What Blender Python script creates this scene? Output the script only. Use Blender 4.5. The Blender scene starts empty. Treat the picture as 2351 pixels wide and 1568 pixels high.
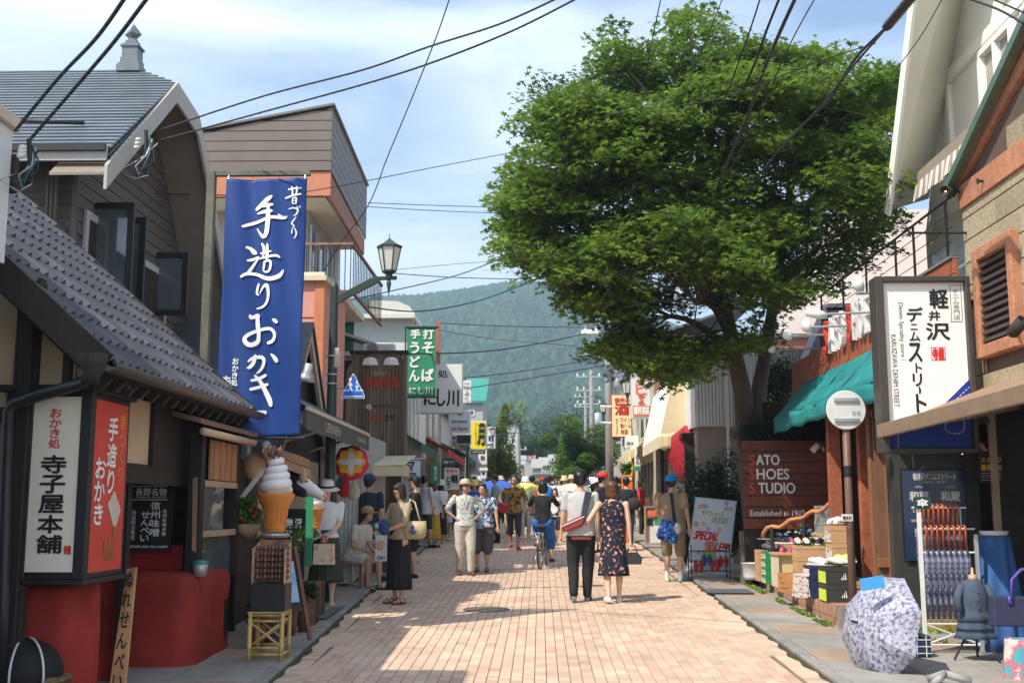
import bpy,bmesh,math,random
import numpy as np
from mathutils import Vector,Matrix,Quaternion,noise as mnoise
R=math.radians
random.seed(7)
scn=bpy.context.scene
COL=scn.collection
# ---------------------------------------------------------------- camera
FPX,HZ,VX,CX,CY=2600.0,1170.0,1240.0,1175.5,784.0
CAMZ=1.65
SL=math.tan(math.atan((HZ-CY)/FPX) - math.atan((1100-CY)/FPX))     # the street climbs gently away from the camera
PITCH=math.atan((HZ-CY)/FPX)
YAW=math.atan((VX-CX)/FPX*math.cos(PITCH))
cd=bpy.data.cameras.new('camera');cam=bpy.data.objects.new('camera',cd);COL.objects.link(cam)
cd.sensor_width=36;cd.lens=36*FPX/2351;cd.clip_start=.1;cd.clip_end=6000
cam.location=(0,0,CAMZ);cam.rotation_euler=(math.pi/2+PITCH,0,YAW)
scn.camera=cam
_cm=cam.rotation_euler.to_matrix()
O=Vector((0,0,CAMZ))
# ---------------------------------------------------------------- sky and sun
SUN_EL,SUN_AZ=R(50),math.atan2(.73,.68)      # light travels towards +x +y
ld=bpy.data.lights.new('sun','SUN');sun=bpy.data.objects.new('sun',ld);COL.objects.link(sun)
ld.energy=4.0;ld.angle=R(.53);ld.color=(1,.93,.80)
tv=Vector((math.sin(SUN_AZ)*math.cos(SUN_EL),math.cos(SUN_AZ)*math.cos(SUN_EL),-math.sin(SUN_EL)))
sun.rotation_euler=tv.to_track_quat('-Z','Y').to_euler();sun.location=(-20,-20,40)
w=bpy.data.worlds.new('World');scn.world=w;w.use_nodes=True
nt=w.node_tree;N=nt.nodes;Lk=nt.links;N.clear()
out=N.new('ShaderNodeOutputWorld');bg=N.new('ShaderNodeBackground');sky=N.new('ShaderNodeTexSky')
sky.sky_type='NISHITA';sky.sun_disc=False;sky.sun_elevation=SUN_EL
sky.sun_rotation=math.atan2(-tv.x,-tv.y);sky.altitude=900;sky.air_density=1.3;sky.dust_density=.9;sky.ozone_density=1.6
tc=N.new('ShaderNodeTexCoord');mp=N.new('ShaderNodeMapping');mp.inputs['Scale'].default_value=(1.2,1.2,4.2);mp.inputs['Rotation'].default_value=(0,R(14),0)
no=N.new('ShaderNodeTexNoise');no.inputs['Scale'].default_value=1.7;no.inputs['Detail'].default_value=8;no.inputs['Roughness'].default_value=.55;no.inputs['Distortion'].default_value=.5
rp=N.new('ShaderNodeValToRGB');rp.color_ramp.elements[0].position=.36;rp.color_ramp.elements[1].position=.70
rp.color_ramp.elements[1].color=(.66,.66,.66,1)
mx=N.new('ShaderNodeMix');mx.data_type='RGBA';mx.inputs[7].default_value=(10.5,11.2,12.4,1)
Lk.new(tc.outputs['Generated'],mp.inputs[0]);Lk.new(mp.outputs[0],no.inputs[0]);Lk.new(no.outputs[0],rp.inputs[0])
Lk.new(rp.outputs[0],mx.inputs[0]);Lk.new(sky.outputs[0],mx.inputs[6]);Lk.new(mx.outputs[2],bg.inputs[0]);Lk.new(bg.outputs[0],out.inputs[0])
bg.inputs[1].default_value=.145
scn.view_settings.view_transform='Standard';scn.view_settings.look='None'
scn.view_settings.exposure=.53;scn.view_settings.gamma=1;scn.view_settings.use_curve_mapping=False
scn.render.engine='CYCLES';scn.cycles.max_bounces=7;scn.cycles.transparent_max_bounces=10;scn.cycles.volume_bounces=0
try:
    scn.cycles.use_denoising=True
except Exception: pass

# ---------------------------------------------------------------- where a point of the photograph lies in the place
def ray(px,py): return _cm @ Vector(((px-CX)/FPX,-(py-CY)/FPX,-1.0))
def P(px,py,Y): d=ray(px,py);return O + d*(Y/d.y)                 # on the plane y = Y
def PX(px,py,X): d=ray(px,py);return O + d*(X/d.x)                # on the plane x = X
def G(px,py): d=ray(px,py);return O + d*(-CAMZ/(d.z-SL*d.y))       # on the ground
def gz(y): return SL*y
# ---------------------------------------------------------------- materials
def M(name,col,rough=.65,var=.18,scale=6,col2=None,bump=0.,bscale=50,metal=0,st=(1,1,1),spec=.4,emit=0,tone=0,kind='noise',trans=0,lo=.35,hi=.65,alpha=1,col3=None,dirt=0,sss=0):
    if name in bpy.data.materials: return bpy.data.materials[name]
    m=bpy.data.materials.new(name);m.use_nodes=True;t=m.node_tree;n=t.nodes;l=t.links
    b=n['Principled BSDF'];b.inputs['Roughness'].default_value=rough;b.inputs['Metallic'].default_value=metal
    b.inputs['Specular IOR Level'].default_value=spec
    if col2 is None: col2=tuple(c*(1-var) for c in col)
    tcn=n.new('ShaderNodeTexCoord');mpn=n.new('ShaderNodeMapping');mpn.inputs['Scale'].default_value=st
    l.new(tcn.outputs['Object'],mpn.inputs[0])
    if kind == 'voronoi': tx=n.new('ShaderNodeTexVoronoi');o_=tx.outputs['Distance']
    elif kind == 'wave': tx=n.new('ShaderNodeTexWave');tx.inputs['Distortion'].default_value=0;o_=tx.outputs['Fac']
    elif kind == 'check': tx=n.new('ShaderNodeTexChecker');o_=tx.outputs['Fac']
    else:
        tx=n.new('ShaderNodeTexNoise');tx.inputs['Detail'].default_value=6;tx.inputs['Roughness'].default_value=.6;o_=tx.outputs['Fac']
    tx.inputs['Scale'].default_value=scale;l.new(mpn.outputs[0],tx.inputs['Vector'])
    r=n.new('ShaderNodeValToRGB');e=r.color_ramp.elements
    e[0].position=lo;e[1].position=hi;e[0].color=(*col2,1);e[1].color=(*col,1)
    if col3: k=e.new((lo+hi)/2);k.color=(*col3,1)
    if kind in ('voronoi',): pass
    l.new(o_,r.inputs[0]);cs=r.outputs[0]
    if dirt:
        dn=n.new('ShaderNodeTexNoise');dn.inputs['Scale'].default_value=1.3;dn.inputs['Detail'].default_value=8
        dr=n.new('ShaderNodeValToRGB');dr.color_ramp.elements[0].position=.35;dr.color_ramp.elements[1].position=.7
        dr.color_ramp.elements[0].color=(1-dirt,)*3+(1,);l.new(tcn.outputs['Object'],dn.inputs['Vector']);l.new(dn.outputs[0],dr.inputs[0])
        mm=n.new('ShaderNodeMix');mm.data_type='RGBA';mm.blend_type='MULTIPLY';mm.inputs[0].default_value=1
        l.new(cs,mm.inputs[6]);l.new(dr.outputs[0],mm.inputs[7]);cs=mm.outputs[2]
    if tone:
        at=n.new('ShaderNodeAttribute');at.attribute_name='tone';at.attribute_type='GEOMETRY'
        hs=n.new('ShaderNodeHueSaturation');ma=n.new('ShaderNodeMapRange');ma.inputs[3].default_value=1-tone;ma.inputs[4].default_value=1+tone
        l.new(at.outputs['Fac'],ma.inputs[0]);l.new(ma.outputs[0],hs.inputs['Value']);l.new(cs,hs.inputs['Color']);cs=hs.outputs[0]
    l.new(cs,b.inputs['Base Color'])
    if bump:
        bn=n.new('ShaderNodeTexNoise');bn.inputs['Scale'].default_value=bscale;bn.inputs['Detail'].default_value=4
        bp=n.new('ShaderNodeBump');bp.inputs['Strength'].default_value=bump;bp.inputs['Distance'].default_value=.02
        l.new(mpn.outputs[0],bn.inputs['Vector']);l.new(bn.outputs[0],bp.inputs['Height']);l.new(bp.outputs[0],b.inputs['Normal'])
    if emit: b.inputs['Emission Color'].default_value=(*col,1);b.inputs['Emission Strength'].default_value=emit
    if trans: b.inputs['Transmission Weight'].default_value=trans
    if sss: b.inputs['Subsurface Weight'].default_value=sss;b.inputs['Subsurface Radius'].default_value=(.02,.01,.005)
    return m
# ---------------------------------------------------------------- mesh builder
class MB:
    def __init__(s): s.v=[];s.f=[];s.t=[];s.smooth=False
    def add(s,vs,fs,tone=None):
        o=len(s.v);s.v += [tuple(v) for v in vs];s.f += [tuple(i+o for i in f) for f in fs]
        s.t += [0.5 if tone is None else tone]*len(fs);return s
    def box(s,x0,x1,y0,y1,z0,z1,tone=None):
        v=[(x0,y0,z0),(x1,y0,z0),(x1,y1,z0),(x0,y1,z0),(x0,y0,z1),(x1,y0,z1),(x1,y1,z1),(x0,y1,z1)]
        return s.add(v,[(0,3,2,1),(4,5,6,7),(0,1,5,4),(1,2,6,5),(2,3,7,6),(3,0,4,7)],tone)
    def obox(s,c,size,mat=None,tone=None):
        mat=mat or Matrix.Identity(3);c=Vector(c);a,b,d=[k/2 for k in size]
        v=[c+mat@Vector(q) for q in [(-a,-b,-d),(a,-b,-d),(a,b,-d),(-a,b,-d),(-a,-b,d),(a,-b,d),(a,b,d),(-a,b,d)]]
        return s.add(v,[(0,3,2,1),(4,5,6,7),(0,1,5,4),(1,2,6,5),(2,3,7,6),(3,0,4,7)],tone)
    def beam(s,a,b,wd,ht,up=(0,0,1)):
        a=Vector(a);b=Vector(b);d=(b-a);L=d.length;d.normalize();u=Vector(up);x=d.cross(u)
        if x.length < 1e-4: x=d.cross(Vector((1,0,0)))
        x.normalize();u=x.cross(d)
        return s.obox((a+b)/2,(wd,L,ht),Matrix((x,d,u)).transposed())
    def prism(s,pts,th):
        pts=[Vector(p) for p in pts];th=Vector(th);n=len(pts)
        v=pts + [p+th for p in pts]
        return s.add(v,[tuple(range(n)),tuple(range(2*n-1,n-1,-1))] + [(i,i+n,(i+1) % n+n,(i+1) % n) for i in range(n)])
    def poly(s,pts,tone=None): return s.add(pts,[tuple(range(len(pts)))],tone)
    def tube(s,path,r,n=6,cap=True):
        path=[Vector(p) for p in path];rs=r if isinstance(r,(list,tuple)) else [r]*len(path)
        vs=[];prev=None
        for i,p in enumerate(path):
            d=(path[min(i+1,len(path)-1)]-path[max(i-1,0)]).normalized()
            if prev is None: x=d.orthogonal().normalized()
            else:
                x=prev - d*prev.dot(d);x=x.normalized() if x.length > 1e-6 else d.orthogonal().normalized()
            prev=x;y=d.cross(x)
            for k in range(n): a=2*math.pi*k/n;vs.append(p+(x*math.cos(a)+y*math.sin(a))*rs[i])
        fs=[(i*n+k,i*n+(k+1) % n,(i+1)*n+(k+1) % n,(i+1)*n+k) for i in range(len(path)-1) for k in range(n)]
        if cap: fs += [tuple(range(n-1,-1,-1)),tuple(range((len(path)-1)*n,len(path)*n))]
        return s.add(vs,fs)
    def lathe(s,c,prof,n=16,axis=(0,0,1),sx=1,sy=1):
        c=Vector(c);q=Vector((0,0,1)).rotation_difference(Vector(axis));vs=[]
        for (r,z) in prof:
            for k in range(n): a=2*math.pi*k/n;vs.append(c+q@Vector((r*math.cos(a)*sx,r*math.sin(a)*sy,z)))
        m=len(prof);fs=[(i*n+k,i*n+(k+1) % n,(i+1)*n+(k+1) % n,(i+1)*n+k) for i in range(m-1) for k in range(n)]
        if prof[0][0] > 1e-5: fs.append(tuple(range(n-1,-1,-1)))
        if prof[-1][0] > 1e-5: fs.append(tuple(range((m-1)*n,m*n)))
        return s.add(vs,fs)
    def ball(s,c,r,n=10,m=7):
        r=r if isinstance(r,(tuple,list)) else (r,r,r);c=Vector(c);vs=[]
        for i in range(m+1):
            th=math.pi*(i+.0001)/(m+.0002)
            for k in range(n): a=2*math.pi*k/n;vs.append(c+Vector((r[0]*math.sin(th)*math.cos(a),r[1]*math.sin(th)*math.sin(a),-r[2]*math.cos(th))))
        return s.add(vs,[(i*n+k,i*n+(k+1) % n,(i+1)*n+(k+1) % n,(i+1)*n+k) for i in range(m) for k in range(n)])
    def grid(s,fn,nu,nv):
        vs=[fn(i/nu,j/nv) for j in range(nv+1) for i in range(nu+1)]
        return s.add(vs,[(j*(nu+1)+i,j*(nu+1)+i+1,(j+1)*(nu+1)+i+1,(j+1)*(nu+1)+i) for j in range(nv) for i in range(nu)])
def mesh(name,mb,smooth=False,org=None):
    v=np.array(mb.v,dtype=np.float64).reshape(-1,3)
    if org is not None: v=v-np.array(org)
    me=bpy.data.meshes.new(name);me.from_pydata(v.tolist(),[],mb.f)
    if any(t != .5 for t in mb.t):
        a=me.attributes.new('tone','FLOAT','FACE');a.data.foreach_set('value',mb.t)
    if smooth: me.polygons.foreach_set('use_smooth',[True]*len(me.polygons))
    me.update();return me
def wl(o):
    p=Vector((0,0,0))
    while o is not None: p += o.location;o=o.parent
    return p
def obj(name,mb,mat,parent=None,smooth=False,bevel=0,solid=0,kind=None,label=None):
    if parent is not None: org=wl(parent)
    else:
        a=np.array(mb.v);lo,hi=a.min(0),a.max(0);org=Vector(((lo[0]+hi[0])/2,(lo[1]+hi[1])/2,lo[2]))
    me=mesh(name,mb,smooth,org);me.materials.append(mat)
    o=bpy.data.objects.new(name,me);COL.objects.link(o)
    if parent is not None: o.parent=parent
    else: o.location=org
    if bevel: bm=o.modifiers.new('b','BEVEL');bm.width=bevel;bm.segments=1;bm.limit_method='ANGLE'
    if solid: sm=o.modifiers.new('s','SOLIDIFY');sm.thickness=solid
    if kind: o['kind']=kind
    if label: o['label']=label
    return o
def adopt(o,par):
    o.parent=par;o.location=o.location-wl(par)
    for k in ('label','category','group','kind'):
        if k in o.keys(): del o[k]
def tag(o,label,cat,group=None):
    o['label']=label;o['category']=cat
    if group: o['group']=group
    return o
def thing(name,loc,label,cat,group=None):
    o=bpy.data.objects.new(name,None);COL.objects.link(o);o.location=loc;o.empty_display_size=.1
    return tag(o,label,cat,group)
def pieces(name,me,mat,parent,locs,rot=None):
    org=wl(parent) if parent is not None else Vector((0,0,0))
    if mat is not None and not me.materials: me.materials.append(mat)
    for l in locs:
        o=bpy.data.objects.new(name,me);COL.objects.link(o);o.parent=parent;o.location=Vector(l)-org
        if rot: o.rotation_euler=rot
# ---------------------------------------------------------------- lettering
_tc=bpy.data.curves.new('typeset','FONT');_to=bpy.data.objects.new('typeset',_tc)
TS=bpy.data.scenes.new('workshop');TS.collection.objects.link(_to);TS.view_layers[0].update()
_gc={}
def glyph(ch,bold=0.):
    k=(ch,bold)
    if k not in _gc:
        _tc.body=ch;_tc.offset=bold;_tc.resolution_u=3
        TS.view_layers[0].update();TD=TS.view_layers[0].depsgraph
        me=bpy.data.meshes.new_from_object(_to.evaluated_get(TD))
        _gc[k]=([(v.co.x,v.co.y) for v in me.vertices],[tuple(p.vertices) for p in me.polygons]);bpy.data.meshes.remove(me)
    return _gc[k]
class Plane:
    """flat frame: origin, u (right), v (up), n (towards the reader); pix(px,py) gives a point of it"""
    def __init__(s,o,u,v): s.o=Vector(o);s.u=Vector(u).normalized();s.v=Vector(v).normalized();s.n=s.u.cross(s.v)
    def at(s,a,b,c=0): return s.o+s.u*a+s.v*b+s.n*c
    def ab(s,px,py):
        d=ray(px,py);t=(s.o-O).dot(s.n)/d.dot(s.n);q=O+d*t-s.o;return q.dot(s.u),q.dot(s.v)
def FY(Y): return Plane((0,Y,0),(1,0,0),(0,0,1))            # faces the camera
def FXl(X): return Plane((X,0,0),(0,1,0),(0,0,1))           # street face of a left building (faces +x)
def FXr(X): return Plane((X,0,0),(0,-1,0),(0,0,1))          # street face of a right building (faces -x)
def rect(pl,l,t,r,b):
    m=(t+b)/2;c=(l+r)/2
    return pl.ab(l,m)[0],pl.ab(c,b)[1],pl.ab(r,m)[0],pl.ab(c,t)[1]     # a0,b0,a1,b1
def slab(pl,ab,th,name,mat,parent,back=0.,**k):
    a0,b0,a1,b1=ab;mb=MB()
    mb.prism([pl.at(a0,b0,back),pl.at(a1,b0,back),pl.at(a1,b1,back),pl.at(a0,b1,back)],pl.n*(-th))
    return obj(name,mb,mat,parent,**k)
def put(mb,pl,s,ab,bold=0.,dz=.004,vertical=False,bend=None,keep=False,skew=0):
    a0,b0,a1,b1=ab
    if vertical:
        n=len(s);h=(b1-b0)/n
        for i,ch in enumerate(s):
            if ch == ' ': continue
            g=h*.06;put(mb,pl,ch,(a0,b1-(i+1)*h+g,a1,b1-i*h-g),bold,dz,bend=bend,keep=True,skew=skew)
        return mb
    if bold > .001:      # heavier weight: the glyph set again with small offsets
        k_=bold*.9*(b1-b0)
        for i_,(da,db) in enumerate(((k_,0),(-k_,0),(0,k_),(0,-k_))): put(mb,pl,s,(a0+da,b0+db,a1+da,b1+db),0,dz+.0004*(i_+1),False,bend,keep,skew)
        bold=0
    vs,fs=glyph(s,bold)
    if not vs: return mb
    x0=min(v[0] for v in vs);x1=max(v[0] for v in vs);y0=min(v[1] for v in vs);y1=max(v[1] for v in vs)
    W,H=max(x1-x0,1e-4),max(y1-y0,1e-4)
    if keep:      # keep small characters (marks, small kana) in proportion inside the cell
        W2=max(W,.84);H2=max(H,.84);cx,cy=(x0+x1)/2,(y0+y1)/2;x0,x1,y0,y1=cx-W2/2,cx+W2/2,cy-H2/2,cy+H2/2;W,H=W2,H2
    pts=[]
    for (x,y) in vs:
        fx,fy=(x-x0)/W,(y-y0)/H
        a=a0+fx*(a1-a0)+skew*(fy-.5)*(a1-a0);b=b0+fy*(b1-b0);c=dz+(bend(a,b) if bend else 0);pts.append(pl.at(a,b,c))
    return mb.add(pts,fs)
def brush(mb,pl,pts,dz=.006,bend=None,px=True,sub=5):
    """one brush stroke: (x, y, width) in photo pixels, smoothed"""
    q=[]
    for (x,y,w_) in pts:
        a,b=pl.ab(x,y) if px else (x,y);a2=pl.ab(x+w_,y)[0] if px else a+w_;q.append((a,b,abs(a2-a)/2))
    n=len(q);c=[]
    for i in range(n-1):
        p0,p1,p2,p3=q[max(i-1,0)],q[i],q[i+1],q[min(i+2,n-1)]
        for k in range(sub):
            t=k/sub;c.append(tuple(.5*((2*p1[j])+(-p0[j]+p2[j])*t+(2*p0[j]-5*p1[j]+4*p2[j]-p3[j])*t*t+(-p0[j]+3*p1[j]-3*p2[j]+p3[j])*t**3) for j in range(3)))
    c.append(q[-1])
    L=[];Rr=[]
    for i,(a,b,w_) in enumerate(c):
        d=Vector((c[min(i+1,len(c)-1)][0]-c[max(i-1,0)][0],c[min(i+1,len(c)-1)][1]-c[max(i-1,0)][1])).normalized()
        if i == 0: L0=(a-d.x*w_*.7,b-d.y*w_*.7)
        if i == len(c)-1: L1=(a+d.x*w_*.7,b+d.y*w_*.7)
        L.append((a-d.y*w_,b+d.x*w_));Rr.append((a+d.y*w_,b-d.x*w_))
    al=[L0]+L+[L1]+Rr[::-1]
    vs=[pl.at(a,b,dz+(bend(a,b) if bend else 0)) for a,b in al];m=len(L)
    Lr=list(range(1,m+1));Ri=list(range(2*m+1,m+1,-1))
    fs=[(0,Ri[0],Lr[0])]+[(Lr[i],Ri[i],Ri[i+1],Lr[i+1]) for i in range(m-1)]+[(Lr[-1],Ri[-1],m+1)]
    return mb.add(vs,fs)
def cable(name,pts,r,mat,label,sag=0,n=14,group=None,cat='cable',coil=0):
    path=[]
    for i in range(len(pts)-1):
        a,b=Vector(pts[i]),Vector(pts[i+1])
        for k in range(n):
            t=k/n;p=a.lerp(b,t);p.z -= sag*4*t*(1-t);path.append(p)
    path.append(Vector(pts[-1]));mb=MB();mb.tube(path,r,5)
    if coil:
        pp=[];L=(path[-1]-path[0]).length;N_=int(L/.12)
        for i in range(N_*5+1):
            t=i/(N_*5)*(len(path)-1);k=min(int(t),len(path)-2);p=path[k].lerp(path[k+1],t-k);a=2*math.pi*i/5*.5
            pp.append(p+Vector((math.cos(a)*.3,math.cos(a)*.6,math.sin(a)))*coil)
        mb.tube(pp,r*.75,4)
    return tag(obj(name,mb,mat,smooth=True),label,cat,group)
# ================================================================ materials in common use
mBlack=M('black_paint',(.018,.018,.02),.5,.3)
mDark=M('dark_timber',(.035,.026,.02),.7,.45,9,st=(1,1,.15),bump=.3)
mWhite=M('white_paint',(.78,.77,.74),.5,.07,dirt=.12)
mCream=M('cream_paint',(.72,.62,.45),.7,.1,dirt=.15)
mPlaster=M('beige_plaster',(.62,.46,.30),.9,.12,bump=.15,dirt=.2)
mGlass=M('window_glass',(.10,.12,.13),.06,.2,spec=.9)
mSteel=M('steel',(.5,.5,.5),.35,.2,metal=.9)
mGal=M('galvanised',(.45,.46,.47),.45,.2,metal=.5)
mRedP=M('red_paint',(.55,.05,.03),.6,.15)
mWood=M('wood_brown',(.26,.12,.055),.6,.4,14,st=(1,1,.12),bump=.2)
mRust=M('red_timber',(.42,.13,.06),.65,.35,10,st=(1,.3,1),bump=.2,dirt=.2)
mConc=M('concrete',(.32,.31,.29),.9,.2,12,bump=.3,dirt=.25)
mCable=M('cable_black',(.02,.02,.022),.6,.2)
mCableB=M('cable_blue',(.02,.16,.20),.5,.3,3)
mLeaf=M('leaf_dark',(.055,.105,.022),.5,.3,3,tone=.55,trans=0)
mStem=M('stem',(.12,.09,.06),.8,.3)
mLampOn=M('lamp_glow',(1,.62,.28),.4,0,emit=5)
# ================================================================ ground, road, pavements
XL=[(7,-2.12),(10.7,-2.27),(14.3,-2.42),(17.7,-2.55),(24,-2.72),(32,-2.85),(45,-3.0),(70,-3.2),(110,-3.4)]
XR=[(7,2.36),(12,2.42),(20,2.50),(32,2.6),(70,2.7),(110,2.8)]
def kx(tab,y):
    if y <= tab[0][0]: return tab[0][1]
    for (y0,x0),(y1,x1) in zip(tab,tab[1:]):
        if y <= y1: return x0+(x1-x0)*(y-y0)/(y1-y0)
    return tab[-1][1]
mGround=M('ground_earth',(.16,.15,.12),.95,.3,2,bump=.4)
mb=MB();mb.poly([(-1500,-5,gz(-5)-.06),(1500,-5,gz(-5)-.06),(1500,300,gz(300)-.06),(-1500,300,gz(300)-.06)])
mb.poly([(-1500,300,gz(300)-.06),(1500,300,gz(300)-.06),(1500,3000,gz(300)-.06),(-1500,3000,gz(300)-.06)])
obj('ground',mb,mGround,kind='structure')
mJoint=M('joint_sand',(.20,.155,.115),.95,.35,30,bump=.4)
def strip(name,fa,fb,y0,y1,dz,mat,th=0,step=2.):
    mb=MB();ys=list(np.arange(y0,y1,step))+[y1]
    for a,b in zip(ys,ys[1:]):
        if th: 
            z0,z1=gz(a)+dz,gz(b)+dz
            v=[(fa(a),a,z0),(fb(a),a,z0),(fb(b),b,z1),(fa(b),b,z1)]
            mb.add(v+[(p[0],p[1],p[2]-th) for p in v],[(0,1,2,3),(0,4,5,1),(1,5,6,2),(2,6,7,3),(3,7,4,0)])
        else: mb.poly([(fa(a),a,gz(a)+dz),(fb(a),a,gz(a)+dz),(fb(b),b,gz(b)+dz),(fa(b),b,gz(b)+dz)])
    return obj(name,mb,mat,kind='structure')
road=strip('road',lambda y: kx(XL,y),lambda y: kx(XR,y),2,110,-.016,mJoint)
mBrick=M('paving_brick',(.65,.48,.355),.85,.1,1.7,col2=(.57,.41,.295),bump=.25,bscale=90,tone=.10,dirt=.20)
mBrickP=M('paving_brick_pink',(.585,.385,.28),.85,.12,1.7,bump=.25,bscale=90,tone=.12,dirt=.10)
BW,BL,JT=.1,.2,.0047
def brickm(tone,jig):
    m=MB();a,b=(BW-JT)/2,(BL-JT)/2;c=.004
    v=[(-a,-b,-.02),(a,-b,-.02),(a,b,-.02),(-a,b,-.02),(-a,-b,-c),(a,-b,-c),(a,b,-c),(-a,b,-c),(-a+c,-b+c,0),(a-c,-b+c,0),(a-c,b-c,0),(-a+c,b-c,0)]
    v=[(x,y,z+SL*y+jig*y) for x,y,z in v]
    return m.add(v,[(8,9,10,11),(0,1,5,4),(1,2,6,5),(2,3,7,6),(3,0,4,7),(4,5,9,8),(5,6,10,9),(6,7,11,10),(7,4,8,11)],tone)
cand=[]
for ci in range(-36,32):
    x=ci*BW;y=8.4+(BL/2 if ci % 2 else 0)+(.03 if ci % 5 == 0 else 0)
    while y < 62:
        if kx(XL,y)+.21 < x < kx(XR,y)-.21: cand.append((x,y,random.random(),random.random()))
        y += BL
for side,tab in ((1,XL),(-1,XR)):       # border course laid along each kerb
    y=8.4
    while y < 62:
        cand.append((kx(tab,y)+side*.105,y,random.random()*.8,-1));y += BW
def inview(c): q=c[0]/c[1]*FPX+VX;return -20 < q < 2371
near=sorted([c for c in cand if inview(c) and c[3] >= 0],key=lambda c: c[1])[:300];nset=set((c[0],c[1]) for c in near)
variants=[]
for k in range(8):
    me=mesh('brick',brickm(random.choice([.1,.3,.5,.6,.75,.95]),random.uniform(-.01,.01)));me.materials.append(mBrickP if k in (2,5) else mBrick);variants.append(me)
for c in near:
    pieces('brick',variants[int(c[2]*8) % 8],None,road,[(c[0],c[1],gz(c[1])+random.uniform(-.0015,.0015))])
for mt,sel in ((mBrick,lambda c: c[2] < .76),(mBrickP,lambda c: c[2] >= .76)):
    V=[];F=[];T=[];mb=MB()
    base=brickm(.5,0)
    bv=np.array(base.v)
    for c in cand:
        if (c[0],c[1]) in nset or not sel(c): continue
        o_=len(V)//3 if False else None
        vv=bv.copy()
        if c[3] < 0: vv=np.stack([bv[:,1],bv[:,0],bv[:,2]-SL*bv[:,1]+SL*bv[:,0]],1)
        vv=vv+np.array([c[0],c[1],gz(c[1])+random.uniform(-.002,.002)])
        fs=[(3,2,1,0)] if False else (base.f if c[3] >= 0 else [f[::-1] for f in base.f])
        if c[1] > 30: fs=fs[:1]
        mb.add(vv.tolist(),fs,random.random())
    obj('paving_bricks' if mt is mBrick else 'pink_paving_bricks',mb,mt,road,kind='stuff')
mWalk=M('pavement_concrete',(.36,.34,.31),.9,.2,3,col2=(.30,.275,.245),bump=.3,bscale=70,dirt=.25)
mWalkB=M('pavement_slab_brown',(.44,.31,.23),.9,.2,4,bump=.3,bscale=70,dirt=.25)
mKerb=M('kerb_stone',(.36,.34,.31),.9,.25,8,bump=.4,dirt=.35)
mMoss=M('moss_gutter',(.07,.06,.035),.95,.5,14,col2=(.035,.04,.015),bump=.5)
for nm,tab,s in (('left',XL,-1),('right',XR,1)):
    kb=strip('pavement_'+nm,(lambda y: kx(XL,y)-6.) if s < 0 else (lambda y: kx(XR,y)+.12),(lambda y: kx(XL,y)-.12) if s < 0 else (lambda y: kx(XR,y)+6.),2,110,.022,mJoint)
    y=7.0;k=0;S1=MB();S2=MB()
    while y < 60:                                  # kerb stones and cast slabs
        L=.598;x0=kx(tab,y)
        q=MB();z=gz(y);a,b=sorted((x0+s*.0,x0+s*.115))
        v=[(a,y+.004,z),(b,y+.004,z),(b,y+L-.004,z+SL*L),(a,y+L-.004,z+SL*L)]
        dx=kx(tab,y+L)-x0;v=[v[0],v[1],(v[2][0]+dx,*v[2][1:]),(v[3][0]+dx,*v[3][1:])]
        q.prism([(p[0],p[1],p[2]-.05) for p in v],(0,0,.085+random.uniform(-.003,.003)))
        if y < 40: obj('kerb_stone',q,mKerb,kb,bevel=.008)
        y += .6
        for (xa,xb) in ((.12,.80),(.808,1.5),(1.508,2.4)):
            q=MB();z=gz(y-.6);a,b=sorted((x0+s*xa,x0+s*(xb-.006)));h=random.uniform(0,.002)
            if k % 2 == 0 or True:
                q.prism([(a,y-.6+.003,z-.02),(b,y-.6+.003,z-.02),(b,y-.003,z+SL*.6-.02),(a,y-.003,z+SL*.6-.02)],(0,0,.052+h))
                brown=(k % 3 == 0 and xa < .5) or (k % 5 == 2 and xa > .5)
                if y < 32: obj('paving_slab',q,mWalkB if brown else mWalk,kb)
                else: (S2 if brown else S1).add(q.v,q.f)
        k += 1
    obj('far_paving_slabs',S1,mWalk,kb,kind='stuff');obj('far_brown_slabs',S2,mWalkB,kb,kind='stuff')
    g=strip('gutter_moss',(lambda y: kx(XL,y)-.002) if s < 0 else (lambda y: kx(XR,y)-.055-.02*math.sin(y*3)-.02*math.sin(y*11.)),(lambda y: kx(XL,y)+.055+.02*math.sin(y*3)+.02*math.sin(y*9.7)) if s < 0 else (lambda y: kx(XR,y)+.002),7,40,.0035,mMoss,step=.11)
    g.parent=kb;g.location -= kb.location;g['kind']='stuff'
# patches of road grime beside the gutter
# manhole cover
mc=G(1117,1399);th=thing('manhole_cover',(mc.x,mc.y,gz(mc.y)),'round cast iron manhole cover set in the brick road','manhole')
mIron=M('cast_iron',(.13,.125,.12),.55,.3,40,metal=.6,bump=.4)
mb=MB();mb.lathe((0,0,0),[(.30,-.02),(.30,.006),(.285,.010),(.275,.004),(.0,.004)],40)
mb.v=[(x+mc.x,y_+mc.y,z+gz(mc.y)+SL*y_) for x,y_,z in mb.v];obj('rim',mb,mIron,th)
mb=MB()
for rr in (.07,.13,.19,.25):
    for k in range(int(rr*90)):
        a=2*math.pi*k/int(rr*90);x,y_=rr*math.cos(a),rr*math.sin(a)
        mb.box(mc.x+x-.014,mc.x+x+.014,mc.y+y_-.014,mc.y+y_+.014,gz(mc.y)+SL*y_,gz(mc.y)+SL*y_+.011)
obj('tread_studs',mb,M('worn_yellow_iron',(.30,.27,.17),.6,.4,25,metal=.3),th)
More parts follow.
